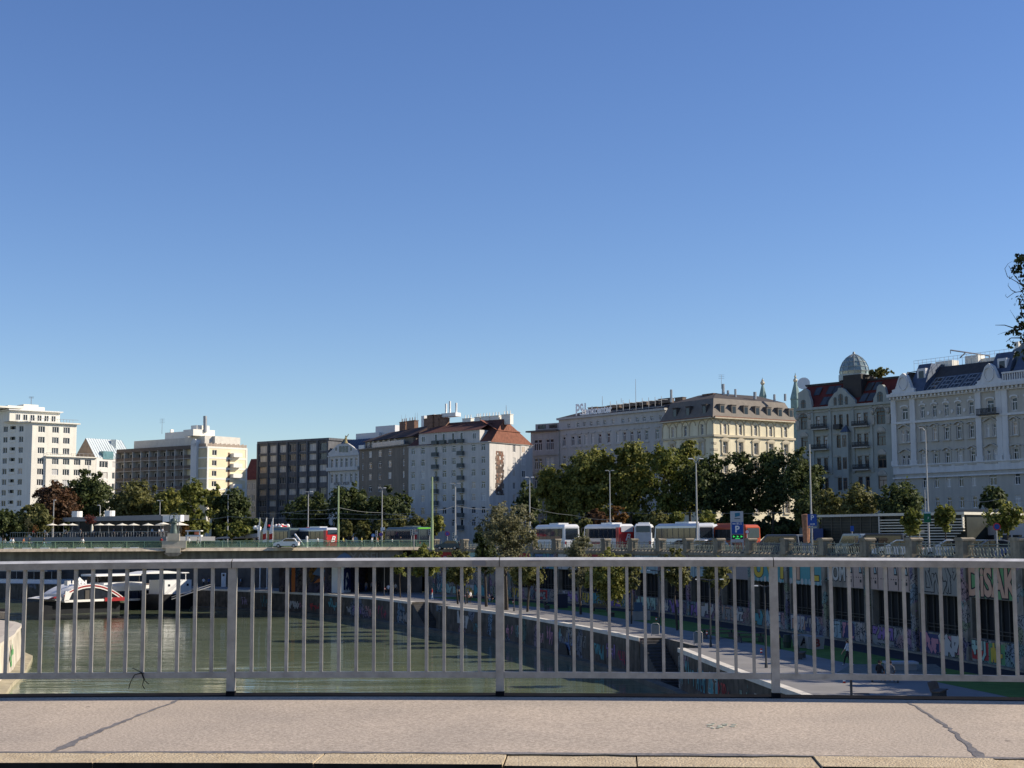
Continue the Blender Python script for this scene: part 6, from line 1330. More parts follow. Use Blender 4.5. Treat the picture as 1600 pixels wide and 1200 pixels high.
# canal-side trees on the promenade
def ptree(label, px0, px1, pyt, pyb, bx, by, lm, n, name='promenade_tree', **k):
    b_ = onz(bx, by, PZ); return tree(name, label, px0, px1, pyt, pyb, b_.y, lm, n, z0=PZ, group='trees on the promenade', **k)
ptree('large silvery willow like tree rising above the parapet', 742, 838, 780, 905, 788, 953, 'willow', 8500, nl=17, leaf=.2, trunk=.3)
ptree('dark shaded tree left of and behind the silvery tree', 738, 780, 822, 905, 752, 948, 'dark', 2600, trunk=.2)
ptree('yellow green tree under the end of the far bridge', 638, 692, 850, 912, 664, 938, 'fresh', 2600, trunk=.14)
ptree('small yellow green tree beside the dark passage', 612, 640, 858, 908, 624, 934, 'fresh', 1200, trunk=.1)
ptree('olive tree below the dark red hoarding', 690, 740, 862, 915, 716, 944, 'olive', 2400, trunk=.14)
ptree('pale bushy tree covering the parapet right of the first coach', 880, 930, 833, 930, 905, 960, 'willow', 4200, leaf=.2, trunk=.16)
ptree('dense olive tree in front of the dark openings', 915, 985, 862, 948, 950, 970, 'plane', 4200, leaf=.2, trunk=.16)
ptree('young tree right of the dense olive tree', 968, 998, 866, 925, 985, 975, 'olive', 1400, leaf=.2, trunk=.1)
ptree('round green tree between the two armed lamp posts', 1030, 1078, 858, 930, 1052, 985, 'olive', 3000, leaf=.19, trunk=.13)
ptree('young tree by the armed lamp post with pale bark', 1094, 1140, 874, 926, 1117, 1002, 'olive', 2000, leaf=.18, trunk=.12)
ptree('olive tree half hidden behind the near railing post', 795, 850, 868, 922, 820, 956, 'olive', 2600, leaf=.2, trunk=.16)
for px, Y, lb in ((2040, 83, 'street tree beyond the right edge that shades the nearest promenade'), (1975, 97, 'street tree beyond the right edge behind the parapet'), (2200, 88, 'tall street tree farther beyond the right edge')):
    tree('street_tree', lb, px - 125, px + 125, 580, 815, Y, 'plane', 2600, leaf=.3, group='street trees beyond the right edge')
# overhanging branches of a tree just outside the frame
t = thing('overhanging_tree', 'bare twigs and leaf tufts of a tree reaching in at the right edge', 'tree', (24.5, 46, PZ)); g = MB(); Y = 46
g.tube([V((24.5, 46, PZ)), V((24.3, 46, 1)), V((23.2, 46, 7)), V((21.5, 46, 11))], [.38, .32, .2, .1], 8)
for z_, (x, y) in ((1.5, (1640, 560)), (3.5, (1640, 470)), (6, (1660, 430)), (5, (1632, 545))): q_ = at(x, y, 46); g.tube([V((24.2 - z_ * .12, 46, z_)), V((20.5, 46, (z_ + q_.z) / 2 + .8)), q_], [.14, .08, .035], 6); g.build('trunk', BARK, t)
def br(name, pts, r):
    g = MB(); q = [at(x, y, Y) for x, y in pts]
    g.tube(q, [r * (1 - .8 * i / (len(q) - 1)) for i in range(len(q))], 5); return g
twigs = [[(1640, 560), (1620, 478), (1600, 448), (1586, 432), (1576, 415)], [(1600, 448), (1588, 440), (1574, 432), (1570, 420), (1575, 412), (1582, 408)], [(1610, 455), (1598, 455), (1585, 457), (1574, 465), (1571, 462), (1572, 459)], [(1588, 457), (1580, 453), (1575, 446), (1576, 442)], [(1630, 540), (1606, 505), (1597, 492), (1594, 475), (1600, 462)], [(1632, 545), (1600, 508), (1585, 513), (1570, 508), (1555, 508)], [(1596, 510), (1588, 500), (1578, 484)], [(1598, 512), (1582, 518), (1570, 519), (1559, 523)], [(1640, 560), (1612, 540), (1596, 528), (1580, 528), (1572, 534)], [(1625, 500), (1606, 470), (1594, 452), (1590, 440)], [(1582, 432), (1577, 436), (1578, 430)], [(1602, 458), (1598, 448), (1597, 440)]]
g = MB()
for i, p in enumerate(twigs): b_ = br('b', p, .035 if i in (0, 4, 5, 8) else .015); g.add(b_.v, b_.f)
g.build('branches', BARK, t)
lob = []
for x, y, r in ((1592, 408, .2), (1600, 402, .25), (1588, 420, .2), (1597, 416, .25), (1590, 429, .12), (1598, 480, .1), (1600, 498, .2), (1596, 510, .26), (1586, 517, .18), (1578, 522, .15), (1590, 524, .12), (1600, 530, .16), (1606, 512, .25), (1580, 534, .13), (1610, 405, .45), (1576, 540, .1), (1590, 553, .12), (1600, 552, .14), (1598, 560, .1), (1586, 556, .07), (1624, 530, .5), (1630, 420, .7), (1640, 470, .8), (1690, 440, 1.0), (1740, 400, 1.2), (1760, 480, 1.2), (1700, 520, 1.0), (1820, 430, 1.4), (1830, 350, 1.3), (1900, 420, 1.5), (1680, 370, .9), (1760, 320, 1.2), (1850, 520, 1.2)): p = at(x, y, Y + (x % 5) * .1); lob.append(((p.x, p.y, p.z), r * 1.1, .9))
crown(lob, 16000, .065, 5, .2).build('crown', leafmat('overhang_leaves', (.02, .026, .008), (.10, .11, .03)), t)
# rooftop garden shrub by the dome
tree('rooftop_shrub', 'low green shrubs on the roof terrace right of the glass dome', 1362, 1400, 575, 590, 293, 'olive', 700, trunk=0, cat='shrub', z0=at(1380, 585, 300).z)

# ------------------------------------------------------------------ riverside restaurant
fr_ = Fac((X(18, 322), 322), (X(262, 297), 297)); rs = thing('riverside_restaurant', 'low dark riverside restaurant with grey terrace band and flat roof above the boats', 'restaurant', fr_.pt(20, 0))
GP_ = mat('grey_metal_panels', (.2, .205, .21), .5, .06, .4); DK = mat('dark_restaurant_glass', (.015, .016, .017), .4, .3, .5, spec=.15)
zt_ = fr_.z((150, 839)); zb_ = fr_.z((150, 846))
g = MB(); fr_.shape(g, [(3, zb_), (fr_.L, zb_), (fr_.L, zt_), (0, zt_), (0, zt_ - .3)], -14, 0); g.build('terrace', GP_, rs)
g = MB(); fr_.box(g, 3, fr_.L - 1, -8.8, zb_, -15, -9); 
for k in range(8): fr_.box(g, 4 + k * 4, 4.4 + k * 4, WZ, zb_, -2, -1.6)
g.build('lower_floor', DK, rs)
fr_.off = -5; u0_, u1_ = fr_.u((98, 815)), fr_.u((252, 810)); zr0, zr1 = fr_.z((170, 814)), fr_.z((170, 807)); ua_, ue_ = fr_.u((253, 810)), fr_.u((281, 810)); fr_.off = 0
g = MB(); fr_.shape(g, [(u0_, zr0), (u1_, zr0), (u1_, zr1 + .2), (u0_, zr1 - .1)], -13, -5); g.build('roof', GP_, rs)
g = MB(); fr_.box(g, u0_ + 1, u1_ - 1, zt_, zr0, -12, -6); g.build('glass_walls', DK, rs)
g = MB(); 
fr_.off = -6
for a, e in ((115, 126), (166, 177)):
    ua, ue = fr_.u((a, 805)), fr_.u((e, 805)); fr_.off = 0; g.cyl(fr_.pt((ua + ue) / 2, zr1, -6), fr_.pt((ua + ue) / 2, zr1 + 1.25, -6), (ue - ua) / 2, n=12); fr_.off = -6
fr_.off = 0
g.build('roof_vent', WHITE, rs)
g = MB(); fr_.box(g, ua_, ue_, zr0 - .3, zr1 + .1, -6.2, -5.2); g.build('white_awning', WHITE, rs)
g = MB(); fr_.shape(g, [(fr_.u((66, 834)), zt_), (fr_.u((90, 834)), zt_), (fr_.u((90, 812)), zr0), (fr_.u((84, 812)), zr0 - .2)], -9, -6); g.build('sloped_wing', GP_, rs)
g = MB(); n = 60
for k in range(n): u = fr_.L * k / n; fr_.box(g, u, u + .05, zt_, zt_ + 1.05, -.25, -.2)
fr_.box(g, 0, fr_.L, zt_ + 1.0, zt_ + 1.06, -.27, -.18); g.build('terrace_railing', METAL, rs)
# terrace parasols, tables and chairs
PAR = mat('cream_canvas', (.74, .7, .58), .9, .04)
def parasol(label, p, r, h, grp):
    t = thing('parasol', label, 'parasol', p, grp); p = V(p); g = MB(); g.lathe(p, [(r, h - .55 * r * .55), (r * 1.0, h - .3 * r), (.05, h)], 8); g.build('canopy', PAR, t); g = MB(); g.cyl(p, p + V((0, 0, h + .15)), .05, n=6); g.build('pole', METAL, t)
ords = ['first', 'second', 'third', 'fourth', 'fifth', 'sixth', 'seventh', 'eighth', 'ninth', 'tenth']
for i, px in enumerate((74, 92, 105.5, 149, 162.5, 183.5, 201.5, 224, 243.5)):
    u = fr_.u((px, 822)); z = fr_.z((px, 820)); p = fr_.pt(u, zt_, -1.3); parasol('cream parasol on the restaurant terrace, %s counted from its left end' % ords[i], p, 1.32, z - zt_ + .3, 'cream parasols on the restaurant terrace')
parasol('half hidden cream parasol just left of the statue', V((X(257, 300), 300, .5)), 1.4, 3.1, 'cream parasols on the restaurant terrace')
parasol('largest cream parasol right of the statue', V((X(282, 302), 302, STREET_Z)), 2.0, 5.3, 'cream parasols on the restaurant terrace')
for px, nm in ((132.5, 'closed white parasol standing upright on the restaurant terrace'),):
    p = fr_.pt(fr_.u((px, 822)), zt_, -2); t = thing('closed_parasol', nm, 'parasol', p); g = MB(); g.lathe(p, [(.05, .8), (.28, 1.0), (.22, 2.2), (.05, 2.7)], 8); g.build('canopy', PAR, t); g = MB(); g.cyl(p, p + V((0, 0, .9)), .05, n=6); g.build('pole', METAL, t)
CHM = mat('dark_chair_metal', (.09, .09, .1), .5, .15)
ch = local('terrace_chair', 'dark chair among the tables on the restaurant terrace', 'chair', 'chairs on the restaurant terrace'); g = MB(); g.box((-.22, -.22, .42), (.22, .22, .47)); g.build('seat', CHM, ch); g = MB(); g.box((-.22, .18, .47), (.22, .22, .92)); g.build('backrest', CHM, ch)
for sx in (-.19, .19):
    for sy in (-.19, .19): g = MB(); g.cyl((sx, sy, 0), (sx, sy, .42), .02, n=4); g.build('leg', CHM, ch)
tb = local('terrace_table', 'small round table on the restaurant terrace', 'table', 'tables on the restaurant terrace'); g = MB(); g.cyl((0, 0, .71), (0, 0, .75), .4, n=10); g.build('tabletop', mat('table_grey', (.3, .29, .28), .6), tb); g = MB(); g.cyl((0, 0, 0), (0, 0, .71), .04, n=5); g.build('leg', CHM, tb)
R = random.Random(4); first = True; ft_ = True
for k in range(19):
    u = fr_.u((72 + k * 10.1, 830)); p = fr_.pt(u, zt_, -1.5 - .8 * (k % 2))
    o = tb if ft_ else dup(tb); ft_ = False; o.location = p
    for s in (-.75, .75):
        o = ch if first else dup(ch); first = False; o.location = p + V((s * .98, s * .3, 0)); o.rotation_euler.z = R.uniform(-.5, .5) + (1.57 if s < 0 else -1.57)

# ------------------------------------------------------------------ embankment beyond the bridge
g = MB(); em = thing('embankment_wall', 'dark embankment wall behind the moored boats', 'retaining wall', (-85, 303, PZ))
for i in range(10, 16): a, b_ = WL[i], WL[i + 1]; g.poly([(a[0], a[1], PZ), (b_[0], b_[1], PZ), (b_[0], b_[1], STREET_Z - .02), (a[0], a[1], STREET_Z - .02)])
g.build('wall', mat('sooty_stone', (.07, .065, .06), .9, .3, .5), em)  # even dark stone colour over the whole wall
# ------------------------------------------------------------------ boats
BW = mat('boat_white', (.74, .74, .72), .35, .04, spec=.5); BR_ = mat('boat_red', (.3, .02, .024), .35, .08, spec=.5); BB = mat('boat_black', (.012, .012, .014), .35, .2, spec=.5); BGL = mat('boat_window', (.02, .025, .035), .08, .3, spec=.6)
def hull(f, u0, u1, z0, z1, w_, m, bow='r', sheer=0.0):
    g = MB(); n = 12; sec = []
    for k in range(n + 1):
        t = k / n; e = t if bow == 'r' else 1 - t; hw = w_ / 2 * (1 - max(0, (e - .72) / .28) ** 2 * .95); u = u0 + (u1 - u0) * t; zt = z1 + sheer * max(0, (e - .5) * 2) ** 2
        sec.append([f.pt(u, z0, -w_ / 2 + hw * .85), f.pt(u, zt, -w_ / 2 + hw), f.pt(u, zt, -w_ / 2 - hw), f.pt(u, z0, -w_ / 2 - hw * .85)])
    for a, b_ in zip(sec[:-1], sec[1:]): g.poly([a[0], b_[0], b_[1], a[1]], m); g.poly([a[1], b_[1], b_[2], a[2]], m); g.poly([a[2], b_[2], b_[3], a[3]], m)
    g.poly(sec[0], m); g.poly(sec[-1], m); return g
# left passenger boat
f = Fac((X(-60, 300), 312), (X(112, 307), 302)); bt = thing('passenger_boat', 'long white passenger boat with red stripe moored at the far left', 'boat', f.pt(8, WZ)); zz = lambda y: f.z((60, y))
hull(f, 0, f.L, WZ - .3, zz(933), 5, 0, 'r', .3).build('hull', mat('boat_grey_white', (.45, .44, .4), .5, .1), bt); g = MB(); f.box(g, 0, f.L - 3, zz(932.9), zz(921), -4.6, -.3); g.build('saloon', BW, bt)
g = MB(); f.box(g, 0, f.L - 3.5, zz(930.5), zz(926), -.28, -.22); g.build('red_stripe', BR_, bt)
for k in range(8): b_ = MB(); f.box(b_, .6 + k * 2.6, 2.6 + k * 2.6, zz(925), zz(917), -.3, -.24); b_.build('window', BGL, bt)
g = MB(); f.box(g, 0, f.L - 1.2, zz(914.5), zz(905.5), -4.9, -.1); f.box(g, 0, f.L - 3, zz(920.9), zz(914.6), -4.5, -.6); g.build('upper_bulwark', BW, bt)
g = MB()
for k in range(9): f.box(g, .5 + k * 2.4, .6 + k * 2.4, zz(905.4), zz(893), -.4, -.3)
f.box(g, 0, f.L - 4, zz(893), zz(891.5), -4.8, -.2); g.build('awning_frame', METAL, bt)
# red and white arched catamaran
f = Fac((X(72, 249), 249), (X(199, 261), 261)); bt = thing('catamaran', 'red and white river catamaran with arched roof and dark windows', 'boat', f.pt(8, WZ)); zz = lambda y, x=140: f.z((x, y)); ux = lambda x: f.u((x, 930))
g = MB(); f.box(g, 1, f.L, WZ - .3, zz(939), -6.4, -1.3); g.build('hull', mat('dark_hull', (.012, .014, .018), .4, .2), bt)  # hull blackened and set in, standing in for the dark reflection below
def arc(ya, yb, m, o0, o1, x0=100, x1=197, sag=26, xs=None):
    g = MB(); prev = None
    for k in range(15):
        t = k / 14; x = x0 + (x1 - x0) * t; h = 1 - (2 * t - .86) ** 2 / 1.3 if t < .43 else 1 - ((t - .43) / .57) ** 2 * 1.0
        cur = (ux(x), zz(ya + (1 - h) * sag), zz(yb + (1 - h) * sag))
        if prev: f.shape(g, [(prev[0], prev[2]), (cur[0], cur[2]), (cur[0], cur[1]), (prev[0], prev[1])], o0, o1, m)
        prev = cur
    return g
arc(912.5, 918.5, 0, -6.5, 0).build('roof', BW, bt); arc(914, 916.2, 0, 0, .05).build('red_stripe', BR_, bt)
g = MB(); pts = [(ux(106), zz(937)), (ux(192), zz(937)), (ux(175), zz(927)), (ux(160), zz(921)), (ux(145), zz(919)), (ux(130), zz(919.5)), (ux(118), zz(923)), (ux(108), zz(929))]; f.shape(g, pts, -6, -.15); g.build('window', BGL, bt)
g = MB(); f.box(g, ux(101), ux(165), zz(940), zz(936.5), -6.8, .1); f.shape(g, [(ux(100), zz(938)), (ux(107), zz(938)), (ux(112), zz(926)), (ux(102), zz(922))], -.3, .1); f.shape(g, [(ux(76), zz(934)), (ux(101), zz(938)), (ux(101), zz(931)), (ux(90), zz(931.5))], -6.8, -.3); g.build('deck_edge', BW, bt)
g = MB(); f.box(g, ux(163), ux(197), zz(940.5), zz(934.8), -6.9, .2); f.shape(g, [(ux(76), zz(934)), (ux(94), zz(932)), (ux(94), zz(929.5)), (ux(82), zz(931))], -.2, .12); g.build('bow_panel', BR_, bt)
g = MB(); f.shape(g, [(ux(167), zz(941)), (ux(169.5), zz(941)), (ux(175), zz(935)), (ux(172), zz(935))], .2, .23); g.build('bow_mark', BW, bt)
g = MB(); f.shape(g, [(ux(128), zz(912)), (ux(147), zz(912)), (ux(137), zz(902))], -3, -2.6); 
for k in range(7): f.box(g, ux(112 + k * 5), ux(114 + k * 5), zz(913), zz(907), -2, -1.8)
f.box(g, ux(110), ux(112), zz(914), zz(907), -2, -1); g.build('wheelhouse', BW, bt)
g = MB(); f.box(g, ux(133.5), ux(140), zz(937.5), zz(922), -.14, -.05); g.build('door', mat('cabin_door', (.07, .065, .06), .5), bt)
# black hulled restaurant ship
f = Fac((X(150, 263), 263), (X(272, 276), 276)); bt = thing('restaurant_ship', 'black hulled ship with white upper deck and dark blue windows', 'boat', f.pt(8, WZ)); zz = lambda y, x=235: f.z((x, y)); ux = lambda x: f.u((x, 930))
hull(f, 0, f.L, WZ - .3, zz(937.5), 6, 0, 'r', .35).build('hull', BB, bt); g = MB(); f.box(g, .3, f.L - 1.5, zz(937.4), zz(934.6), -5.6, -.1); f.box(g, .5, f.L - 2, zz(922), zz(914), -5.6, -.2); f.box(g, ux(166), ux(226), zz(914), zz(909), -5.2, -.8); g.build('superstructure', BW, bt)
for a, e in ((190, 207), (208, 219), (220, 233), (235, 243)): b_ = MB(); f.box(b_, ux(a), ux(e), zz(934.5), zz(922.2), -5.3, -.6); b_.build('window', mat('boat_blue_glass', (.02, .03, .065), .1, .2, spec=.6), bt)
g = MB(); f.box(g, ux(152), ux(222), zz(898.8), zz(895.8), -5.2, -.4); g.build('canopy', BW, bt)
g = MB()
for x in (156, 176, 200, 221): f.box(g, ux(x), ux(x) + .1, zz(909), zz(898.7), -.9, -.8)
f.box(g, ux(156), ux(221), zz(908.5), zz(899), -4, -3.9); g.build('canopy_posts', mat('dark_posts', (.06, .06, .06)), bt)
g = MB(); f.shape(g, [(ux(244), zz(933)), (ux(253), zz(933)), (ux(248), zz(918)), (ux(245), zz(921))], -.5, -.1); f.box(g, ux(235), ux(250), zz(914), zz(912), -2, -.4); g.build('bow_fittings', mat('fitting_tan', (.4, .3, .22), .7, .2), bt)
# white landing pontoon
f = Fac((X(255, 266), 266), (X(345, 276), 276)); bt = thing('landing_pontoon', 'black landing pontoon with white cabin, round portholes and sun canopy', 'boat', f.pt(3, WZ)); zz = lambda y, x=280: f.z((x, y)); ux = lambda x: f.u((x, 930))
g = MB(); f.box(g, 0, f.L, WZ - .3, zz(928.2), -6, -.2); g.build('hull', BB, bt)
g = MB(); f.box(g, ux(259), ux(301), zz(928), zz(906.3), -5, -.4); g.build('cabin', BW, bt)
for x in (266, 295): b_ = MB(); f.box(b_, ux(x) - .22, ux(x) + .22, zz(916), zz(912.5), -.4, -.36); b_.build('window', BGL, bt)
g = MB(); f.shape(g, [(ux(232), zz(895.5)), (ux(282), zz(896)), (ux(281), zz(894)), (ux(262), zz(891.5)), (ux(240), zz(892)), (ux(218), zz(895.5))], -5, -.2); g.build('canopy', BW, bt)
g = MB()
for x in (252, 280, 292): f.box(g, ux(x), ux(x) + .12, zz(908), zz(895), -.6, -.5)
f.box(g, ux(286), ux(297), zz(896), zz(894.5), -3, -.4); g.build('canopy_posts', BW, bt)
g = MB(); g.tube([at(268, 936.5, 259.5), at(310, 922.5, 262.5), at(336, 914, 266)], .09, 5); g.tube([at(268, 933, 259.5), at(310, 919, 262.5), at(336, 911, 266)], .05, 5); g.build('gangway', METAL, bt)
p = onz(349.5, 917, PZ); t = thing('info_pillar', 'white upright information pillar on the quay behind the pontoon', 'pillar', p); g = MB(); g.box((p.x - .42, p.y - .3, PZ), (p.x + .42, p.y + .3, PZ + 2.6)); g.build('casing', WHITE, t); g = MB(); g.box((p.x - .2, p.y - .32, PZ + 2.0), (p.x + .2, p.y - .29, PZ + 2.4)); g.build('display', BB, t)
for i, (px, lb) in enumerate(((406, 'left of two thin white flag poles standing on the quay under the bridge'), (417, 'right of two thin white flag poles standing on the quay under the bridge'))):
    p = onz(px, 919.5, PZ); t = thing('mooring_pole', lb, 'pole', p); g = MB(); g.cyl(p, p + V((0, 0, 5)), .1, n=7); g.build('shaft', WHITE, t); g = MB(); g.cyl(p, p + V((0, 0, .15)), .22, n=8); g.build('foot', WHITE, t)
# curved quay head at the left edge
pr = thing('river_pier', 'sunlit curved concrete pier head with streaked paint at the left edge', 'pier', (-54, 150, WZ))
PO_ = [(-29.4, 72), (-34.6, 92), (-39, 110), (-43.8, 127.6), (-47.0, 141), (-48.8, 147), (-50.3, 152.5), (-51.9, 158), (-54.4, 163), (-58.5, 167.5), (-64, 171), (-74, 173.5), (-95, 175)]
M_PIERH = mat('sunlit_pier_concrete', (.55, .5, .4), .85, .12, .5, streak=.55)
def ring_(d, z): return [(*p, z) for p in offset(PO_, -d)]
def band(g, d0, z0_, d1, z1_, m_):
    a, b_ = ring_(d0, z0_), ring_(d1, z1_)
    for i in range(len(a) - 1): g.poly([a[i], a[i + 1], b_[i + 1], b_[i]], m_)
g = MB()
for q_ in ((0, WZ - 1.5, -.3, PZ - .3, 0), (-.3, PZ - .3, -.15, PZ - .3, 1), (-.15, PZ - .3, -.15, PZ, 1), (-.15, PZ, -1.0, PZ, 1), (1.0, WZ - 1.5, 1.0, WZ + .35, 2), (1.0, WZ + .35, -.1, WZ + .45, 2)): band(g, *q_)
g.tess([(p[0], p[1], PZ + .002) for p in offset(PO_, 1.0)] + [(-110, 175, PZ + .002), (-110, 60, PZ + .002)], 3)
g.build('drum', [M_PIERH, mat('pier_rim', (.5, .45, .37), .85, .15, .8), mat('pier_ledge', (.33, .29, .2), .9, .25, .6), mat('pier_paving', (.42, .37, .31), .9, .12, .5)], pr)
g = MB(); R = random.Random(6)
for k, (i, j) in enumerate(((4, 3), (3, 2), (4, 3))):
    fpa = Fac(PO_[i], PO_[j]); strokes(g, fpa, 1 + k * 2.5, 4 + k * 2.5, WZ + 1.0, PZ - .9, 2, [5, 2, 1][k], [5, 0, 3][k], 30 + k, o=.1, thick=.25)
g.build('graffiti', PAINT, pr)
g = MB(); f = FP(-25, 172, 15, 168); f.box(g, 0, f.L, PZ, PZ + .75, -.5, 0, 0); g.build('low_wall', M_PIERH, pr)
p = onz(7, 962.5, PZ); t = thing('pier_bench', 'dark bench on the round pier head at the left edge', 'bench', p); g = MB(); g.box((p.x - .9, p.y - .25, PZ + .4), (p.x + .6, p.y + .25, PZ + .48)); g.build('seat', BRD, t)
g = MB(); g.box((p.x - .9, p.y + .2, PZ + .48), (p.x + .6, p.y + .26, PZ + .85)); g.build('backrest', BRD, t)
for s in (-.8, .5): g = MB(); g.box((p.x + s - .04, p.y - .22, PZ), (p.x + s + .04, p.y + .22, PZ + .4)); g.build('leg', BB, t)
# ------------------------------------------------------------------ vehicles
TYR = mat('tyre_rubber', (.015, .015, .016), .85, .1); RIM = mat('wheel_rim', (.35, .35, .36), .35, .1, metal=.6); VGL = mat('vehicle_glass', (.015, .02, .028), .06, .3, spec=.7); VGL2 = mat('vehicle_glass_blue', (.012, .02, .035), .07, .2, spec=.45)
LAMPR = mat('tail_lamp', (.35, .02, .02), .25); LAMPW = mat('head_lamp', (.6, .6, .58), .15, spec=.7)
def wheel(parent, x, y, r, w_):
    g = MB(); g.cyl((x, y - w_ / 2, r), (x, y + w_ / 2, r), r, n=14); t = g.build('wheel', TYR, parent)
    g = MB(); s = 1 if y > 0 else -1; g.cyl((x, y + s * w_ * .4, r), (x, y + s * (w_ / 2 + .01), r), r * .6, n=10); g.build('rim', RIM, t)
def loft(prof, W, m, inset=.12, top=None):
    """side profile (x,z) extruded across the width with chamfered long edges"""
    g = MB(); n = len(prof); cx = sum(p[0] for p in prof) / n; cz = sum(p[1] for p in prof) / n
    def ring(y, k): return [(cx + (p[0] - cx) * k, y, cz + (p[1] - cz) * k) for p in prof]
    rs = [ring(-W / 2, 1 - inset), ring(-W / 2 + .12, 1), ring(W / 2 - .12, 1), ring(W / 2, 1 - inset)]
    vs = [p for r in rs for p in r]; fs = []
    for k in range(3):
        for i in range(n): j = (i + 1) % n; fs.append((k * n + i, k * n + j, (k + 1) * n + j, (k + 1) * n + i))
    g.add(vs, fs, m); g.tess(rs[0], m); g.tess(rs[3], m); return g
DPOLE_ = mat('coach_trim', (.04, .042, .045), .4)
def coach(label, px, Y, d, col, name='coach', L_=11.5, H=3.8, W=2.55, win=None, rear=None, lower=None, rearglass=None, rearwin=(2.4, 3.4), logo=None, ac=True, group='coaches parked along the quay street', roofc=None):
    """px,Y: middle of the end nearest the viewer; d: direction from that end along the vehicle"""
    d = V(d).normalized(); t = thing(name, label, 'coach', (0, 0, 0), group)
    win = win or VGL; h = H
    prof = [(.0, .45), (-.02, 1.2), (.06, h - .35), (.3, h - .05), (.6, h), (L_ - .9, h), (L_ - .3, h - .3), (L_ + .02, 1.3), (L_, .4), (L_ - .2, .3), (.2, .3)]
    g = loft(prof, W, 0, .02)
    for v in g.v:
        if v.z > h - .6: v.y *= 1 - .2 * ((v.z - h + .6) / .6) ** 2
    g.build('body', col, t)
    for s in (-1, 1):
        g = MB()
        for k in range(8): x = .55 + k * (L_ - 1.3) / 7; g.box((x - .05, s * (W / 2 + .02) - .012, h - 2.05), (x + .05, s * (W / 2 + .02) + .012, h - .62))
        g.box((.3, s * (W / 2 + .004) - .01, .62), (L_ - .3, s * (W / 2 + .004) + .01, .68)); g.build('window_pillars', DPOLE_, t)
        g = MB(); g.tube([(L_ - .1, s * (W / 2 - .1), h - .5), (L_ + .3, s * (W / 2 + .12), h - .55), (L_ + .3, s * (W / 2 + .12), h - 1.2)], .07, 5); g.build('mirror', DPOLE_, t)
        g = MB(); y = s * (W / 2 + .012); g.hexa([(.55, y - .02, h - 2.05), (L_ - .5, y - .02, h - 2.05), (L_ - .5, y + .0, h - 2.05), (.55, y, h - 2.05)], [(.5, y - .02, h - .62), (L_ - .75, y - .02, h - .62), (L_ - .75, y, h - .62), (.5, y, h - .62)]); o = g.build('side_window', win, t)
        if lower:
            g = MB(); g.box((.9, y - .015, .55), (L_ - 1.2, y + .015, 1.45)); g.build('side_panel', lower, t)
        for x in (2.6, 3.7, L_ - 2.6): wheel(t, x, s * (W / 2 - .1), .5, .3)
        g = MB(); g.box((-.06, s * (W / 2 - .3) - .12, .9), (.05, s * (W / 2 - .3) + .12, 1.3)); g.build('tail_lamp', LAMPR, t)
    g = MB(); g.poly([(-.06, -W / 2 + .15, .5), (-.06, W / 2 - .15, .5), (-.06 + .05, W / 2 - .12, h - .5), (-.06 + .05, -W / 2 + .12, h - .5)]); g.build('end_panel', rear or col, t)
    g = MB(); g.poly([(-.085, -W / 2 + .3, rearwin[0]), (-.085, W / 2 - .3, rearwin[0]), (-.05, W / 2 - .3, rearwin[1]), (-.05, -W / 2 + .3, rearwin[1])]); g.build('rear_window', rearglass or VGL, t)
    g = MB(); g.poly([(L_ + .06, -W / 2 + .2, 1.3), (L_ + .06, W / 2 - .2, 1.3), (L_ - .25, W / 2 - .2, h - .35), (L_ - .25, -W / 2 + .2, h - .35)]); g.build('windscreen', VGL, t)
    if ac: g = MB(); g.box((3, -.8, h - .02), (6.5, .8, h + .22)); g.build('roof_unit', roofc or col, t)
    if logo:
        txt, sz, colr, z, sh = logo; g = MB(); put_text(g, txt, (-.1, 0, z), (0, -1, 0), (0, 0, 1), (-1, 0, 0), sz, .01, 0, sx=1.0, shear=sh, offset=.03); g.build('logo', colr, t)
    t.location = (X(px, Y), Y, STREET_Z); t.rotation_euler.z = math.atan2(d.y, d.x); return t
CW = mat('coach_white', (.72, .72, .7), .3, .03, spec=.5); CR = mat('coach_red', (.5, .02, .02), .3, .05, spec=.5); CS = mat('coach_silver', (.6, .61, .62), .3, .04, metal=.3, spec=.5); CG = mat('coach_green_dark', (.07, .1, .1), .3, .1, spec=.5); LGRN = mat('coach_lime', (.16, .5, .05), .35, .05); COR = mat('coach_orange', (.42, .07, .025), .35, .05); BRN = mat('seat_brown', (.3, .17, .09), .6, .2)
c = coach('white coach with brown seats behind the silvery tree', 892, 216, (-.36, .93), CW, rearwin=(1.6, 3.2), win=VGL2)
g = MB(); g.box((1, 1.285, 1.6), (10.5, 1.3, 2.05)); g.build('seat_band', BRN, c)
c = coach('red and white coach with a large white letter on its red rear', 978, 214, (-.41, .91), CW, rear=CR, rearglass=mat('striped_rear_glass', (.5, .5, .52), .2), rearwin=(2.65, 3.5), logo=('B', 1.35, WHITE, 1.85, .35), win=VGL2)
g = MB(); g.box((.0, -1.295, .4), (1.0, 1.295, 3.3)); g.build('red_end', CR, c)
for x in (3.2, 4.4): g = MB(); g.hexa([(x, 1.285, .5), (x + .6, 1.285, .5), (x + .6, 1.3, .5), (x, 1.3, .5)], [(x - .3, 1.285, 1.45), (x + .3, 1.285, 1.45), (x + .3, 1.3, 1.45), (x - .3, 1.3, 1.45)]); g.build('red_stripe', CR, c)
g = MB(); g.box((6.0, 1.285, .85), (8.6, 1.3, 1.25)); g.build('red_lettering_panel', mat('dull_red', (.35, .08, .09), .5), c)
coach('white coach seen from behind with grey grille beside the red coach', 1003, 212, (.12, .99), CW, rearwin=(2.6, 3.5), lower=None, rear=mat('coach_rear_grey', (.5, .5, .49), .4))
coach('large silver grey coach with dark rear window left of the parking totem', 1101, 196, (-.42, .9), CS, rearwin=(1.75, 3.15), H=3.7, win=VGL2, roofc=CW)
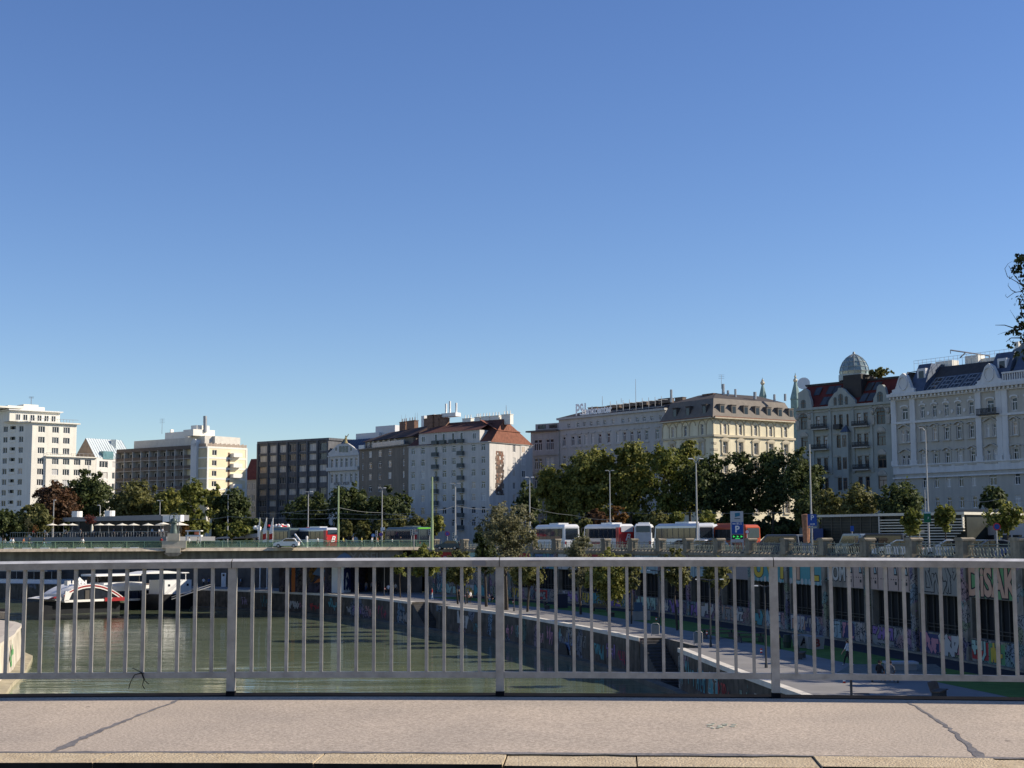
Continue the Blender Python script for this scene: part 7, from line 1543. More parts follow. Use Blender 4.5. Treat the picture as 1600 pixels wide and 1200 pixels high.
c = coach('coach with bright blue advert below its rear window', 1121, 222, (-.36, .93), CW, rearwin=(2.2, 3.3)); g = MB(); g.box((-.14, -1.1, 1.2), (-.1, 1.1, 2.15)); g.build('advert_panel', mat('advert_blue', (.1, .33, .65), .4), c)
g = MB(); g.ball((-.14, -.2, 1.7), .4, 8, 5, 0, (.15, 1, 1)); g.build('advert_motif', CR, c)
coach('orange red coach half hidden by the parking totem', 1174, 192, (-.5, .87), COR, rearwin=(1.75, 3.0), H=3.45, L_=7)
c = coach('red coach with dark side windows and large white letter at its rear', 520, 262, (-.62, .78), CS, rear=CR, logo=('B', 1.5, WHITE, 1.7, .35), win=VGL2, L_=12.5, rearwin=(2.6, 3.4)); g = MB(); g.box((.0, -1.295, .4), (.9, 1.295, 3.3)); g.build('red_end', CR, c); g = MB(); g.box((11.2, 1.28, .5), (12.2, 1.3, 3.2)); g.build('red_front', CR, c)
coach('dark blue windowed coach in front of the red coach behind the white car', 462, 268, (-.62, .78), CG, L_=11, win=VGL2)
c = coach('dark green coach with bright lime green rear edge', 664, 254, (-.52, .85), CG, rear=CG, rearwin=(1.3, 3.3), L_=13, win=VGL2); g = MB(); g.box((-.02, -1.285, 3.45), (.5, 1.285, 3.72)); g.build('lime_edge', LGRN, c)

def car(label, px, Y, ang, col, kind='hatch', z=STREET_Z, group=None, name='parked_car'):
    t = thing(name, label, 'van' if kind == 'van' else 'car', (0, 0, 0), group)
    if kind == 'van':
        L_, W, lo = 4.9, 1.95, [(0, .35), (0, 1.0), (.1, 1.95), (.35, 2.05), (3.3, 2.05), (4.05, 1.25), (4.8, 1.05), (4.9, .5), (4.8, .3), (.1, .3)]
        gl = [(.3, 1.2), (.35, 1.85), (3.2, 1.85), (3.85, 1.25)]
    else:
        L_, W, lo = 4.1, 1.76, [(0, .4), (.03, .95), (.25, 1.0), (.55, 1.4), (1.0, 1.52), (2.1, 1.52), (2.95, 1.02), (3.85, .82), (4.08, .6), (4.08, .3), (.1, .28)]
        gl = [(.5, 1.02), (.7, 1.36), (1.05, 1.45), (2.05, 1.45), (2.75, 1.02)]
    loft(lo, W, 0, .04).build('body', col, t)
    for s in (-1, 1):
        g = MB(); y = s * (W / 2 + .004); n = len(gl); g.poly([(p[0], y, p[1]) for p in gl]); g.build('side_window', VGL, t)
        for x in (.8, L_ - .85): wheel(t, x, s * (W / 2 - .09), .31, .2)
        g = MB(); g.box((-.02, s * .68 - .1, .72), (.06, s * .68 + .1, .95)); g.build('tail_lamp', LAMPR, t); g = MB(); g.box((L_ - .14, s * .62 - .14, .6), (L_ - .02, s * .62 + .14, .76)); g.build('headlamp', LAMPW, t)
        g = MB(); xm = gl[-1][0] - .15; g.box((xm - .1, s * (W / 2 + .05) - .07, 1.0), (xm + .05, s * (W / 2 + .05) + .07, 1.14)); g.build('mirror', col, t)
    if kind == 'van': ws, rw = [(4.02, 1.27), (3.33, 2.0)], [(-.01, 1.15), (.07, 1.85)]
    else: ws, rw = [(2.93, 1.04), (2.15, 1.5)], [(.2, 1.03), (.52, 1.38)]
    for nm, q, e in (('windscreen', ws, .03), ('rear_window', rw, -.03)):
        g = MB(); w_ = W / 2 - .2; g.poly([(q[0][0] + e, -w_, q[0][1]), (q[0][0] + e, w_, q[0][1]), (q[1][0] + e, w_ - .05, q[1][1]), (q[1][0] + e, -w_ + .05, q[1][1])]); g.build(nm, VGL, t)
    t.location = (X(px, Y) - math.cos(ang) * L_ / 2, Y - math.sin(ang) * L_ / 2, z); t.rotation_euler.z = ang; return t
NAVY = mat('car_navy', (.03, .045, .09), .3, .1, spec=.6); SILB = mat('car_silver_blue', (.22, .27, .31), .3, .05, metal=.4); BLK = mat('car_black', (.012, .012, .014), .3, .1, spec=.6); GRYC = mat('car_grey', (.16, .17, .18), .3, .08, metal=.4)
GCAR = 'cars parked behind the stone parapet'
car('white hatchback driving left across the far bridge', 449, 239.0, math.pi, CW, z=-1.3, name='moving_car')
car('dark grey blue van parked right of the orange coach', 1208, 152, math.radians(170), mat('van_slate', (.06, .075, .1), .3, .1, spec=.6), 'van', group=GCAR)
car('light grey van parked behind the wooden advert column', 1232, 158, math.radians(165), mat('van_beige', (.4, .38, .34), .4), 'van', group=GCAR)
car('dark navy car parked left of the blue ticket cabin', 1262, 141, math.radians(160), NAVY, group=GCAR)
car('pale silver blue van parked before the dark glass pavilion', 1335, 132.5, math.radians(105), SILB, 'van', group=GCAR)
car('black van parked before the dark glass pavilion', 1366, 128.5, math.radians(160), BLK, 'van', group=GCAR)
car('white car with red lamps before the left end of the slats', 1398, 122.5, math.radians(160), CW, group=GCAR)
car('white car parked behind the green lamp sign', 1474, 114.5, math.radians(165), CW, group=GCAR)
car('silver car left of the no stopping sign', 1513, 111, math.radians(165), SILB, group=GCAR)
car('grey car right next to the silver car', 1539, 108.5, math.radians(165), GRYC, group=GCAR)
car('bright blue car at the right edge behind the parapet', 1596, 104, math.radians(160), mat('car_blue', (.03, .08, .25), .3, .1, spec=.6), group=GCAR)
car('light blue car parked below the large silver coach', 1060, 181, math.radians(155), SILB, group=GCAR)
car('white car parked right of the large silver coach', 1088, 178, math.radians(155), CW, group=GCAR)
car('dark green car parked left of the parking totem', 1108, 172, math.radians(155), mat('car_dark_green', (.03, .05, .05), .3, .1), group=GCAR)
car('dark teal car behind the parapet right of the green tram pole', 700, 236, math.radians(170), mat('car_teal', (.04, .08, .09), .3, .1), group=GCAR)

# ------------------------------------------------------------------ lamps, poles, wires, signs
POLE = mat('pale_pole', (.36, .36, .35), .5, .05, metal=.2); GPOLE = mat('green_pole', (.3, .37, .2), .5, .08); DPOLE = mat('dark_pole', (.05, .055, .06), .5, .1)
def lamp(name, label, px, pyt, Y, z0=STREET_Z, r=.1, arms=(), m=POLE, cat='street lamp', group='lamp posts and tram poles'):
    p = V((X(px, Y), Y, z0)); top = at(px, pyt, Y); top.x = p.x; t = thing(name, label, cat, p, group); g = MB(); h = top.z - z0
    g.cyl(p, p + V((0, 0, h * .4)), r, r, 8); g.cyl(p + V((0, 0, h * .4)), top, r * .8, r * .6, 8); g.build('pole', m, t)
    g = MB(); g.cyl(p, p + V((0, 0, .35)), r * 1.7, r * 1.4, 8); g.build('base', m, t)
    for (dx, dz, kind) in arms:
        a = MB(); e = top + V((dx, 0, dz)); a.tube([top - V((0, 0, .1)), top + V((dx * .5, 0, dz * .8)), e], .05, 5); ar = a.build('arm', m, t)
        a = MB(); k = .8 if Y > 160 else .5; a.hexa([e + V((sx * .35, sy * .16, -.08)) * k for sx, sy in ((-1, -1), (1, -1), (1, 1), (-1, 1))], [e + V((sx * .28, sy * .1, .07)) * k for sx, sy in ((-1, -1), (1, -1), (1, 1), (-1, 1))]); a.build('lamp_head', WHITE if kind else m, ar)
    return t
lamp('street_lamp', 'tall double armed white street lamp in front of the dark trees', 1087, 721, 178, r=.12, arms=((-.65, .35, 1), (.65, .35, 1)))
lamp('street_lamp', 'slender grey lamp post behind the red and white coach', 952, 736, 246, r=.12, arms=((-.5, .1, 0), (.5, .1, 0)))
lamp('sign_mast', 'thick white mast standing behind the blue parking sign', 1265, 694, 136.5, r=.1)
lamp('street_lamp', 'tall lamp post with hooked head and green panel before the palace', 1447, 672, 125, r=.085, arms=((-.42, .2, 0),))
lamp('tram_pole', 'tall green tram pole at the right end of the far bridge', 675, 745, 238, r=.22, m=GPOLE)
lamp('tram_pole', 'green tram pole right of the red coach', 529, 759, 256, r=.2, m=GPOLE)
lamp('street_lamp', 'pale lamp post with small red sign left of the red coach', 482, 768, 275, r=.13, arms=((.55, 0, 1), (-.4, -.05, 0)))
lamp('street_lamp', 'pale lamp post with white box sign left of the green coach', 597, 763, 272, r=.13, arms=((-.5, .1, 0), (.5, .1, 1)))
lamp('street_lamp', 'pale lamp post with traffic lights right of the tall green pole', 711, 756, 240, r=.15, arms=((-.55, .05, 0), (.55, .05, 0)))
lamp('street_lamp', 'pale pole with cameras and lamps above the first white coach', 827, 746, 244, r=.14, arms=((-.5, .05, 1), (.5, .05, 1)))
lamp('street_lamp', 'grey lamp post in front of the yellow end wall', 357, 773, 335, r=.17, arms=((-.7, .1, 0), (.7, .1, 0)))
lamp('street_lamp', 'grey lamp post at the right end of the restaurant roof', 251, 782, 330, r=.16, arms=((-.4, 0, 1), (.4, 0, 0)))
lamp('street_lamp', 'short white lamp post with round head left of the restaurant', 85.5, 782, 336, r=.17, arms=((.2, .1, 1),))
lamp('street_lamp', 'short white lamp post above the restaurant roof', 158, 790, 334, r=.17, arms=((-.35, .1, 1),))
lamp('street_lamp', 'thin grey pole behind the pavilion right of the palace lamp', 1443, 765, 150, r=.06)
# promenade lamp posts with red white bands
def plamp(label, bx, by, top, arms):
    p = onz(bx, by, PZ); t = lamp('promenade_lamp', label, bx, top, p.y, PZ, .07, arms, DPOLE, group='dark lamp posts on the promenade')
    g = MB(); z = PZ + 1.0
    for k, m_ in enumerate((0, 1, 0)): g.cyl((p.x, p.y, z + k * .1), (p.x, p.y, z + k * .1 + .1), .078, n=8, m=m_)
    g.build('warning_band', [LAMPR, WHITE], t)
plamp('nearest dark promenade lamp post rising behind the railing at right', 1320, 1097, 912, ())
plamp('dark promenade lamp post beside the near railing post at right', 1190, 1043.5, 915, ((-.6, 0, 1), (.6, 0, 1)))
plamp('dark promenade lamp post with two arms right of the quay stairs', 1105, 1011, 905, ((-1.0, 0, 1), (1.0, 0, 1)))
plamp('dark promenade lamp post with two arms left of the quay stairs', 1026, 986, 891, ((-.95, 0, 1), (.95, 0, 1)))
plamp('dark promenade lamp post right of the middle railing post', 802, 955, 880, ((-.8, 0, 1),))
plamp('dark promenade lamp post left of the middle railing post', 727, 944, 880, ((-.8, 0, 1),))
plamp('dark promenade lamp post by the dark passage', 601, 931.5, 880, ())
# overhead wires
def wire(label, pts, Y, r=.035):
    q = [at(x, y, Yk) for (x, y), Yk in zip(pts, Y if isinstance(Y, list) else [Y] * len(pts))]; g = MB(); full = []
    for a, b_ in zip(q[:-1], q[1:]):
        for k in range(6): t = k / 6; full.append(a.lerp(b_, t) - V((0, 0, .25 * math.sin(math.pi * t))))
    full.append(q[-1]); g.tube(full, r, 4); o = g.build('overhead_wire', mat('wire_grey', (.17, .18, .18), .5), origin=full[0]); tag(o, label, 'wire', 'overhead tram wires')
wire('overhead wire rising from the office block to the first green pole', [(405, 802), (482, 797), (529, 793)], [300, 275, 256])
wire('overhead wire from the first green pole down to the white lamp', [(529, 793), (597, 801), (675, 806)], [256, 272, 238])
wire('overhead wire running level below the gabled townhouse sign', [(440, 800), (529, 802), (640, 802), (711, 802)], [275, 256, 255, 240])
wire('lowest overhead wire crossing behind the statue towards the tram pole', [(300, 811), (357, 807), (529, 810), (675, 808)], [300, 290, 256, 238])
wire('overhead wire from the tall green pole to the traffic light post', [(675, 797), (711, 790), (770, 795)], [238, 240, 244])
wire('overhead wire leaving the camera pole to the right', [(827, 792), (895, 805), (960, 812)], [244, 248, 250])
wire('overhead wire crossing the dark trees behind the double lamp', [(960, 800), (1087, 800), (1240, 800)], [255, 250, 240])
wire('overhead wire crossing the white annex at the right edge', [(1500, 781), (1560, 780), (1640, 778)], [150, 148, 146], .03)
def board(name, label, px, py, Y, w_, h, m, z0=STREET_Z, shape='rect', pole=True, cat='sign', ring=None, group=None, text=None, tm=None, ang=0):
    c = at(px, py, Y); t = thing(name, label, cat, (c.x, c.y, z0), group); n = V((-math.sin(ang), -1, 0)).normalized(); ux = V((-n.y, n.x, 0)); 
    f = Fac((c.x - ux.x * w_ / 2, c.y - ux.y * w_ / 2), (c.x + ux.x * w_ / 2, c.y + ux.y * w_ / 2))
    if pole: g = MB(); g.cyl((c.x, c.y + .1, z0), (c.x, c.y + .1, c.z + h / 2), .045, n=6); g.build('pole', POLE, t)
    g = MB()
    if shape == 'rect': f.box(g, 0, w_, c.z - h / 2, c.z + h / 2, -.05, .02)
    else:
        f.shape(g, [(w_ / 2 + w_ / 2 * math.cos(k * math.pi / 8), c.z + w_ / 2 * math.sin(k * math.pi / 8)) for k in range(16)], -.03, .02)
    g.build('plate', m, t)
    if ring: g = MB(); f.shape(g, [(w_ / 2 + w_ * .37 * math.cos(k * math.pi / 8), c.z + w_ * .37 * math.sin(k * math.pi / 8)) for k in range(16)], .02, .03); g.build('face', ring, t)
    if text:
        for tx, u, z, s, sx in text: g = MB(); put_text(g, tx, f.pt(u * w_, c.z + z * h), ux, (0, 0, 1), n, s, .035, 0, sx=sx, offset=.01); g.build('lettering', tm or WHITE, t)
    return t, f, c
SBL = mat('sign_blue', (.015, .07, .3), .4, .05); SGR = mat('sign_silver', (.42, .43, .44), .4, .05); SRED = mat('sign_red', (.55, .03, .04), .4, .05)
t, f, c = board('parking_totem', 'tall silver and blue parking totem reading BUS P with green arrows', 1151.5, 823, 163, 1.42, 3.4, SGR, pole=False)
g = MB(); f.box(g, .12, 1.38, c.z - .8, c.z + .5, .02, .05); g.build('blue_panel', SBL, t)
g = MB(); put_text(g, 'BUS', f.pt(.95, c.z + .33), (1, 0, 0), (0, 0, 1), (0, -1, 0), .36, .06, sx=.95); f.box(g, .2, .55, c.z + .27, c.z + .36, .05, .065); put_text(g, 'P', f.pt(.72, c.z - .3), (1, 0, 0), (0, 0, 1), (0, -1, 0), 1.0, .06, offset=.03); g.build('lettering', WHITE, t)
g = MB(); f.shape(g, [(.5, c.z + 1.05), (1.05, c.z + 1.2), (1.05, c.z + 1.55), (.5, c.z + 1.5)], .02, .05); g.build('blue_emblem', mat('emblem_teal', (.03, .16, .25), .4), t); g = MB(); f.box(g, .45, 1.1, c.z + .85, c.z + .93, .02, .05); g.build('emblem_line', DPOLE, t)
g = MB(); f.box(g, .12, 1.38, c.z - 1.35, c.z - .85, .02, .04); g.build('display', BB, t)
g = MB()
for k in range(3): f.shape(g, [(.25 + k * .42, c.z - 1.2), (.5 + k * .42, c.z - 1.08), (.25 + k * .42, c.z - .95)], .045, .055)
f.box(g, .5, 1.0, c.z - 1.33, c.z - 1.25, .045, .055); g.build('green_arrow', mat('green_led', (.02, .3, .05), .4, emit=(.05, .8, .15, .5)), t)
g = MB(); f.box(g, 0, .14, STREET_Z, c.z - 1.7, -.1, .02); f.box(g, 1.28, 1.42, STREET_Z, c.z - 1.7, -.1, .02); g.build('leg', SGR, t)
t, f, c = board('parking_sign', 'blue square parking sign with letter P and right pointing arrow', 1269, 812.5, 134, .82, 1.05, SBL, text=[('P', .5, .18, .62, 1.0)])
g = MB(); f.box(g, .2, .55, c.z - .4, c.z - .34, .02, .04); f.shape(g, [(.5, c.z - .46), (.66, c.z - .37), (.5, c.z - .28)], .02, .04); g.build('arrow', WHITE, t); g = MB(); f.box(g, .04, .8, c.z - .74, c.z - .58, -.04, .02); g.build('lower_plate', METAL, t)
p = V((X(1256.5, 140), 140, STREET_Z)); t = thing('advert_column', 'rusty brown weathered upright column beside the blue parking sign', 'column', p); g = MB(); g.lathe(p, [(.3, 0), (.3, 1.4), (.36, 2.6), (.42, 3.9), (.05, 3.95)], 8); g.build('shaft', mat('rusty_boards', (.3, .15, .09), .9, .35, 3), t); g = MB(); g.box((p.x - .45, p.y - .4, STREET_Z), (p.x + .45, p.y + .4, STREET_Z + 1.2)); g.build('plinth', mat('plinth_grey', (.33, .34, .36), .8), t)
p = V((X(1270, 143), 143, STREET_Z)); t = thing('ticket_cabin', 'small blue ticket cabin left of the dark pavilion', 'cabin', p); g = MB(); g.box((p.x - .75, p.y, STREET_Z), (p.x + .8, p.y + 1.6, STREET_Z + 2.6)); g.build('body', mat('cabin_blue', (.05, .08, .2), .5, .1), t); g = MB(); g.box((p.x - .5, p.y - .03, STREET_Z + 1.3), (p.x - .15, p.y - .003, STREET_Z + 2.2)); g.build('window', GL['dark'], t); g = MB(); g.box((p.x + .2, p.y - .04, STREET_Z + 1.35), (p.x + .75, p.y - .003, STREET_Z + 1.5)); g.build('notice', mat('tan_notice', (.4, .27, .16), .6), t)
GNS = 'round traffic signs'
board('no_stopping_sign', 'round blue and red no stopping sign at the right', 1557.5, 823, 103, .52, .52, SRED, shape='round', ring=SBL, group=GNS)
board('no_stopping_sign', 'round red and blue sign right of the tall green pole', 699, 834, 236, .75, .75, SRED, shape='round', ring=mat('sign_violet', (.1, .08, .35), .4), group=GNS)
board('round_sign', 'round red sign below the white box on the lamp post', 595, 835, 262, .7, .7, mat('sign_pink', (.5, .12, .22), .4), shape='round', ring=mat('sign_violet', (.1, .08, .35), .4), group=GNS)
board('round_sign', 'round blue sign left of the traffic light', 583, 836.5, 250, .65, .65, SBL, shape='round', ring=mat('sign_lightblue', (.2, .35, .55), .4), group=GNS)
board('round_sign', 'round white sign with red rim on the orange coach side of the totem', 1167.5, 831, 160, .5, .5, SRED, shape='round', ring=WHITE, group=GNS)
t, f, c = board('stop_sign', 'small red bus stop sign on the pale lamp post', 481.5, 827.5, 270, .65, .85, SRED, pole=False); g = MB(); f.box(g, .2, .48, c.z - .25, c.z + .05, .02, .04); g.build('white_panel', WHITE, t)
board('lamp_post_box', 'white box sign on the lamp post left of the green coach', 598, 827, 268, .75, .7, WHITE, pole=False)
board('lamp_post_box', 'white box on the grey lamp post above the red and white coach', 952.5, 818, 242, .7, .45, WHITE, pole=False)
t, f, c = board('green_panel', 'green lit information panel on the palace lamp post', 1449, 808, 123.5, .58, .9, mat('panel_green', (.01, .12, .06), .4), pole=False); g = MB(); f.box(g, .02, .56, c.z + .3, c.z + .44, .02, .04); f.shape(g, [(.3, c.z - .2), (.42, c.z - .05), (.34, c.z + .05)], .02, .04); g.build('white_marks', mat('pale_mark', (.45, .55, .58), .5), t)
board('disabled_parking_sign', 'small blue parking sign in front of the dark pavilion glass', 1331.5, 826, 134, .3, .5, SBL, cat='sign')
board('info_board', 'cream awning board behind the young tree at the slats', 1437, 830, 127, .8, .25, mat('awning_cream', (.6, .52, .4), .7))
def tlight(label, px, pyt, Y, both=True):
    p = V((X(px, Y), Y, STREET_Z)); tp = at(px, pyt, Y); t = thing('traffic_light', label, 'traffic light', p, 'traffic lights by the bridge end'); g = MB(); g.cyl(p, (p.x, p.y, tp.z), .07, n=6); g.build('pole', POLE, t)
    g = MB(); g.box((p.x - .18, p.y - .15, tp.z - 1.0), (p.x + .18, p.y + .1, tp.z)); h = g.build('signal_head', mat('signal_grey', (.4, .4, .38), .5), t)
    g = MB()
    for k in range(3): g.cyl((p.x, p.y - .16, tp.z - .2 - .3 * k), (p.x, p.y - .15, tp.z - .2 - .3 * k), .11, n=8)
    g.build('lens', BB, h)
    if both: g = MB(); g.cyl((p.x + .4, p.y - .1, tp.z - .7), (p.x + .4, p.y - .02, tp.z - .7), .28, n=10); g.cyl((p.x, p.y, tp.z - .7), (p.x + .4, p.y, tp.z - .7), .03, n=4); g.build('round_plate', POLE, t)
tlight('pale traffic light between green coach and its left window', 643, 827, 244, False); tlight('traffic light just right of the twin signal posts', 646.8, 826, 242); tlight('traffic light left of the tall green pole', 671, 826, 241); tlight('dark traffic light beside the blue round sign', 588.5, 829, 247, False); tlight('traffic light on the pale post right of the green pole', 708, 832, 236)
# flags, sloping canopy with red white ornaments, white mast frame
for px, lb in ((407, 'left of three white banner flags beside the white car'), (417.5, 'middle of three white banner flags beside the white car with red edge'), (427.5, 'right of three white banner flags beside the white car')):
    Y = 246; p = V((X(px, Y), Y, -1.4)); tp = at(px, 809, Y); t = thing('banner_flag', lb, 'flag', p, 'white banner flags'); g = MB(); g.cyl(p, (p.x, p.y, tp.z), .05, n=6); g.build('pole', WHITE, t)
    g = MB(); h = tp.z - p.z; pr = None
    for k in range(9):
        z = p.z + h * (.2 + .78 * k / 8); w_ = .55 * (1 - (k / 8) ** 3) + .08; y = .1 * math.sin(k * 1.3)
        cur = (V((p.x - .02, p.y, z)), V((p.x - w_ * .6 if px < 410 else p.x - w_, p.y + y, z - .15)))
        if pr: g.poly([pr[0], pr[1], cur[1], cur[0]], 1 if (px > 410 and 1 < k < 4) else 0)
        pr = cur
    g.build('cloth', [WHITE, LAMPR], t)
fcn = FP(333, 294, 474, 271); g = MB(); a0 = fcn.uz(335, 842); a1 = fcn.uz(474, 826.5); fcn.shape(g, [a0, (a1[0], a1[1] - 1.2), a1, (a0[0] + 1, a0[1] + .3)], -5, 0); o = g.build('sloping_canopy', mat('canopy_grey_sheet', (.33, .33, .34), .6, .06), origin=fcn.pt(5, -1.4)); tag(o, 'long sloping grey canopy roof behind the banner flags', 'canopy')
g = MB(); R = random.Random(12); t = thing('festoon_ornament', 'red and white rounded ornaments on top of the sloping canopy', 'ornament', at(430, 828, 277))
for k in range(34):
    x = R.choice([R.uniform(397, 407), R.uniform(420, 450), R.uniform(428, 450)]); yb = 829 - (x - 397) * .06; g.ball(at(x, yb - R.uniform(0, 7), 277 + R.uniform(-1, 1)), R.uniform(.18, .42), 7, 5, R.choice([0, 0, 1]) if x > 420 else 0)
g.build('balls', [WHITE, SRED], t)
t = thing('mast_frame', 'slanting white support masts behind the white car', 'mast', (X(465, 270), 270, STREET_Z)); g = MB(); g.cyl(at(458, 849, 270), at(452, 832, 270), .14, n=6); g.cyl(at(456, 842, 270), at(464, 832, 270), .14, n=6); g.cyl(at(475, 853, 247), at(461, 835, 258), .16, n=6); g.build('masts', WHITE, t)
p = V((X(480.5, 246), 246, -1.35)); t = thing('white_figure_post', 'white rounded post standing on the far bridge right of the car', 'post', p); g = MB(); g.lathe(p, [(.22, 0), (.22, 1.2), (.12, 1.35), (.2, 1.5), (.2, 1.8), (.05, 1.95)], 8); g.build('body', WHITE, t)
t = thing('market_stall', 'white stall with orange panels right of the statue', 'stall', (X(302, 290), 290, -1.4)); g = MB(); a, b_ = at(290, 836, 290), at(314, 828.5, 290); g.box((a.x, 290, a.z - .3), (b_.x, 292, a.z)); g.box((a.x + .3, 290, a.z), (a.x + .5, 290.2, b_.z)); g.box((b_.x - .4, 290, a.z), (b_.x - .2, 290.2, b_.z)); g.box((a.x, 289.8, b_.z - .2), (b_.x, 292, b_.z)); g.box((a.x, 290, -1.7), (a.x + .2, 290.2, a.z - .3)); g.box((b_.x - .2, 290, -1.7), (b_.x, 290.2, a.z - .3)); g.build('frame', WHITE, t)
g = MB(); m_ = (a.x + b_.x) / 2; g.box((m_ + .1, 290.4, a.z + .1), (b_.x - .5, 290.5, b_.z - .3)); g.build('orange_panel', mat('stall_orange', (.6, .2, .12), .6), t)

# ------------------------------------------------------------------ promenade furniture
WOOD = mat('bench_wood', (.13, .1, .075), .8, .25, 4)
def bench(label, px, py, ang, L_=1.9, back=True, name='park_bench', group='wooden benches on the promenade'):
    p = onz(px, py, PZ); t = thing(name, label, 'bench', p, group, rz=0); 
    def bx(nm, a, b_, m_):
        g = MB(); g.box(V(a) + p, V(b_) + p, 0); o = g.build(nm, m_, t); return o
    bx('seat', (-L_ / 2, -.25, .42), (L_ / 2, .25, .48), WOOD)
    if back:
        g = MB(); q = [V((-L_ / 2, .22, .5)), V((L_ / 2, .22, .5)), V((L_ / 2, .26, .5)), V((-L_ / 2, .26, .5))]; g.hexa([v + p for v in q], [v + p + V((0, .14, .45)) for v in q]); g.build('backrest', WOOD, t)
    for s in (-1, 1): bx('leg', (s * L_ * .4 - .04, -.2, 0), (s * L_ * .4 + .04, .22, .42), DPOLE)
    t.rotation_euler.z = ang; return t
bench('wooden park bench on the paving before the concrete planters', 1252, 1029, math.radians(70))
bench('wooden park bench with backrest at the lawn edge by the railing bottom', 1468, 1092, math.radians(60))
bench('wooden bench where the couple sits', 1383, 1066, math.radians(160), back=False)
bench('low wooden lounger bench beside the lawn', 938, 955, math.radians(150), 2.2)
bench('wooden bench with a dark figure in the shade', 855, 952, math.radians(80)); bench('wooden bench on the lawn edge left of the planter box', 955, 963, math.radians(100))
def ptable(label, px, py, ang, L_=3.4):
    p = onz(px, py, PZ); t = thing('picnic_table', label, 'picnic table', p, 'long wooden tables on the promenade')
    for nm, a, b_ in (('tabletop', (-L_ / 2, -.38, .72), (L_ / 2, .38, .78)), ('seat', (-L_ / 2, -.85, .42), (L_ / 2, -.55, .47)), ('seat', (-L_ / 2, .55, .42), (L_ / 2, .85, .47))): g = MB(); g.box(V(a) + p, V(b_) + p); g.build(nm, WOOD, t)
    for s in (-1, 1): g = MB(); g.box(V((s * L_ * .36 - .05, -.8, 0)) + p, V((s * L_ * .36 + .05, .8, .42)) + p); g.box(V((s * L_ * .36 - .05, -.1, .42)) + p, V((s * L_ * .36 + .05, .1, .72)) + p); g.build('leg', DPOLE, t)
    t.rotation_euler.z = ang
ptable('long wooden picnic table in the shade left of the near post', 1122, 997, math.radians(8)); ptable('long wooden picnic table nearer the second promenade lamp', 1172, 1003, math.radians(5), 2.6)
CON = mat('planter_concrete', (.26, .26, .255), .85, .12, 1.5)
for px, py, tx, col, lb in ((1254, 1012, 'A', PAINT[0], 'grey concrete planter box painted with a black letter A'), (1274, 1014, 'B', flat('brown_red_paint', (.2, .04, .035)), 'grey concrete planter box painted with a dark red letter B')):
    p = onz(px, py, PZ); t = thing('concrete_planter', lb, 'planter', p, 'lettered concrete planters'); g = MB(); w_ = .68; g.hexa([V((-w_ * .85, -.4, 0)) + p, V((w_ * .85, -.4, 0)) + p, V((w_ * .85, .8, 0)) + p, V((-w_ * .85, .8, 0)) + p], [V((-w_, -.5, 1.0)) + p, V((w_, -.5, 1.0)) + p, V((w_, .9, 1.0)) + p, V((-w_, .9, 1.0)) + p]); g.build('box', CON, t)
    g = MB(); put_text(g, tx, p + V((.05, -.47, .48)), (1, 0, 0), (0, -.1, 1), (0, -1, 0), .85, .02, offset=.03); g.build('lettering', col, t)
p = onz(997, 969, PZ); t = thing('planter_box', 'grey planter box with blue box on top by the lawn', 'planter', p); g = MB(); g.box((p.x - 1.3, p.y - .5, PZ), (p.x + 1.3, p.y + .6, PZ + .95)); g.build('box', CON, t); g = MB(); g.box((p.x - .4, p.y, PZ + .96), (p.x + .5, p.y + .5, PZ + 1.9)); g.build('blue_crate', mat('dull_blue', (.05, .1, .17), .6), t)
p = onz(1408, 1047, PZ); t = thing('stone_table', 'low grey stone block table beside the couple', 'table', p); g = MB(); g.box((p.x - .95, p.y - .4, PZ), (p.x + .95, p.y + .7, PZ + .42)); g.build('base', CON, t); g = MB(); g.box((p.x - 1.05, p.y - .5, PZ + .42), (p.x + 1.05, p.y + .8, PZ + .56)); g.build('tabletop', mat('table_slab', (.36, .38, .41), .7), t)
p = onz(1213.5, 1014, PZ); t = thing('litter_bin', 'dark litter bin with yellow top beside the near railing post', 'bin', p); g = MB(); g.cyl(p, p + V((0, 0, .9)), .33, n=12); g.build('body', BB, t); g = MB(); g.cyl(p + V((0, 0, .9)), p + V((0, 0, 1.2)), .35, .25, 12); g.build('lid', PAINT[PI_['yellow']], t)
p = onz(1230, 1012, PZ); t = thing('litter_bin', 'dark green barrel right of the yellow topped bin', 'bin', p); g = MB(); g.lathe(p, [(.28, 0), (.34, .5), (.28, 1.05), (.05, 1.06)], 12); g.build('body', mat('barrel_green', (.03, .05, .035), .6), t); g = MB(); g.cyl(p + V((0, 0, .5)), p + V((0, 0, .56)), .35, n=12); g.build('hoop', DPOLE, t)
p = onz(863, 962, PZ) ; t = thing('site_cabin', 'dark navy container standing on the lawn in the shade', 'cabin', onz(878, 950, PZ)); q = onz(878, 950, PZ); g = MB(); g.box((q.x - .9, q.y, PZ), (q.x + .75, q.y + 1.2, PZ + 1.7)); g.build('body', mat('cabin_navy', (.02, .025, .05), .6), t); g = MB(); g.box((q.x - .95, q.y - .05, PZ + 1.7), (q.x + .8, q.y + 1.25, PZ + 1.78)); g.build('lid', DPOLE, t)
def hoop(label, px, py):
    p = onz(px, py, PZ); t = thing('stair_gate', label, 'gate', p, 'metal gates at the quay stairs'); g = MB(); g.tube([p + V((-.35, 0, 0)), p + V((-.35, 0, 1.0)), p + V((-.2, 0, 1.12)), p + V((.2, 0, 1.12)), p + V((.35, 0, 1.0)), p + V((.35, 0, 0))], .035, 6); g.build('frame', POLE, t); g = MB(); g.box((p.x - .3, p.y - .02, PZ + .15), (p.x + .3, p.y + .02, PZ + 1.0)); g.build('panel', mat('gate_panel', (.16, .19, .19), .5), t)
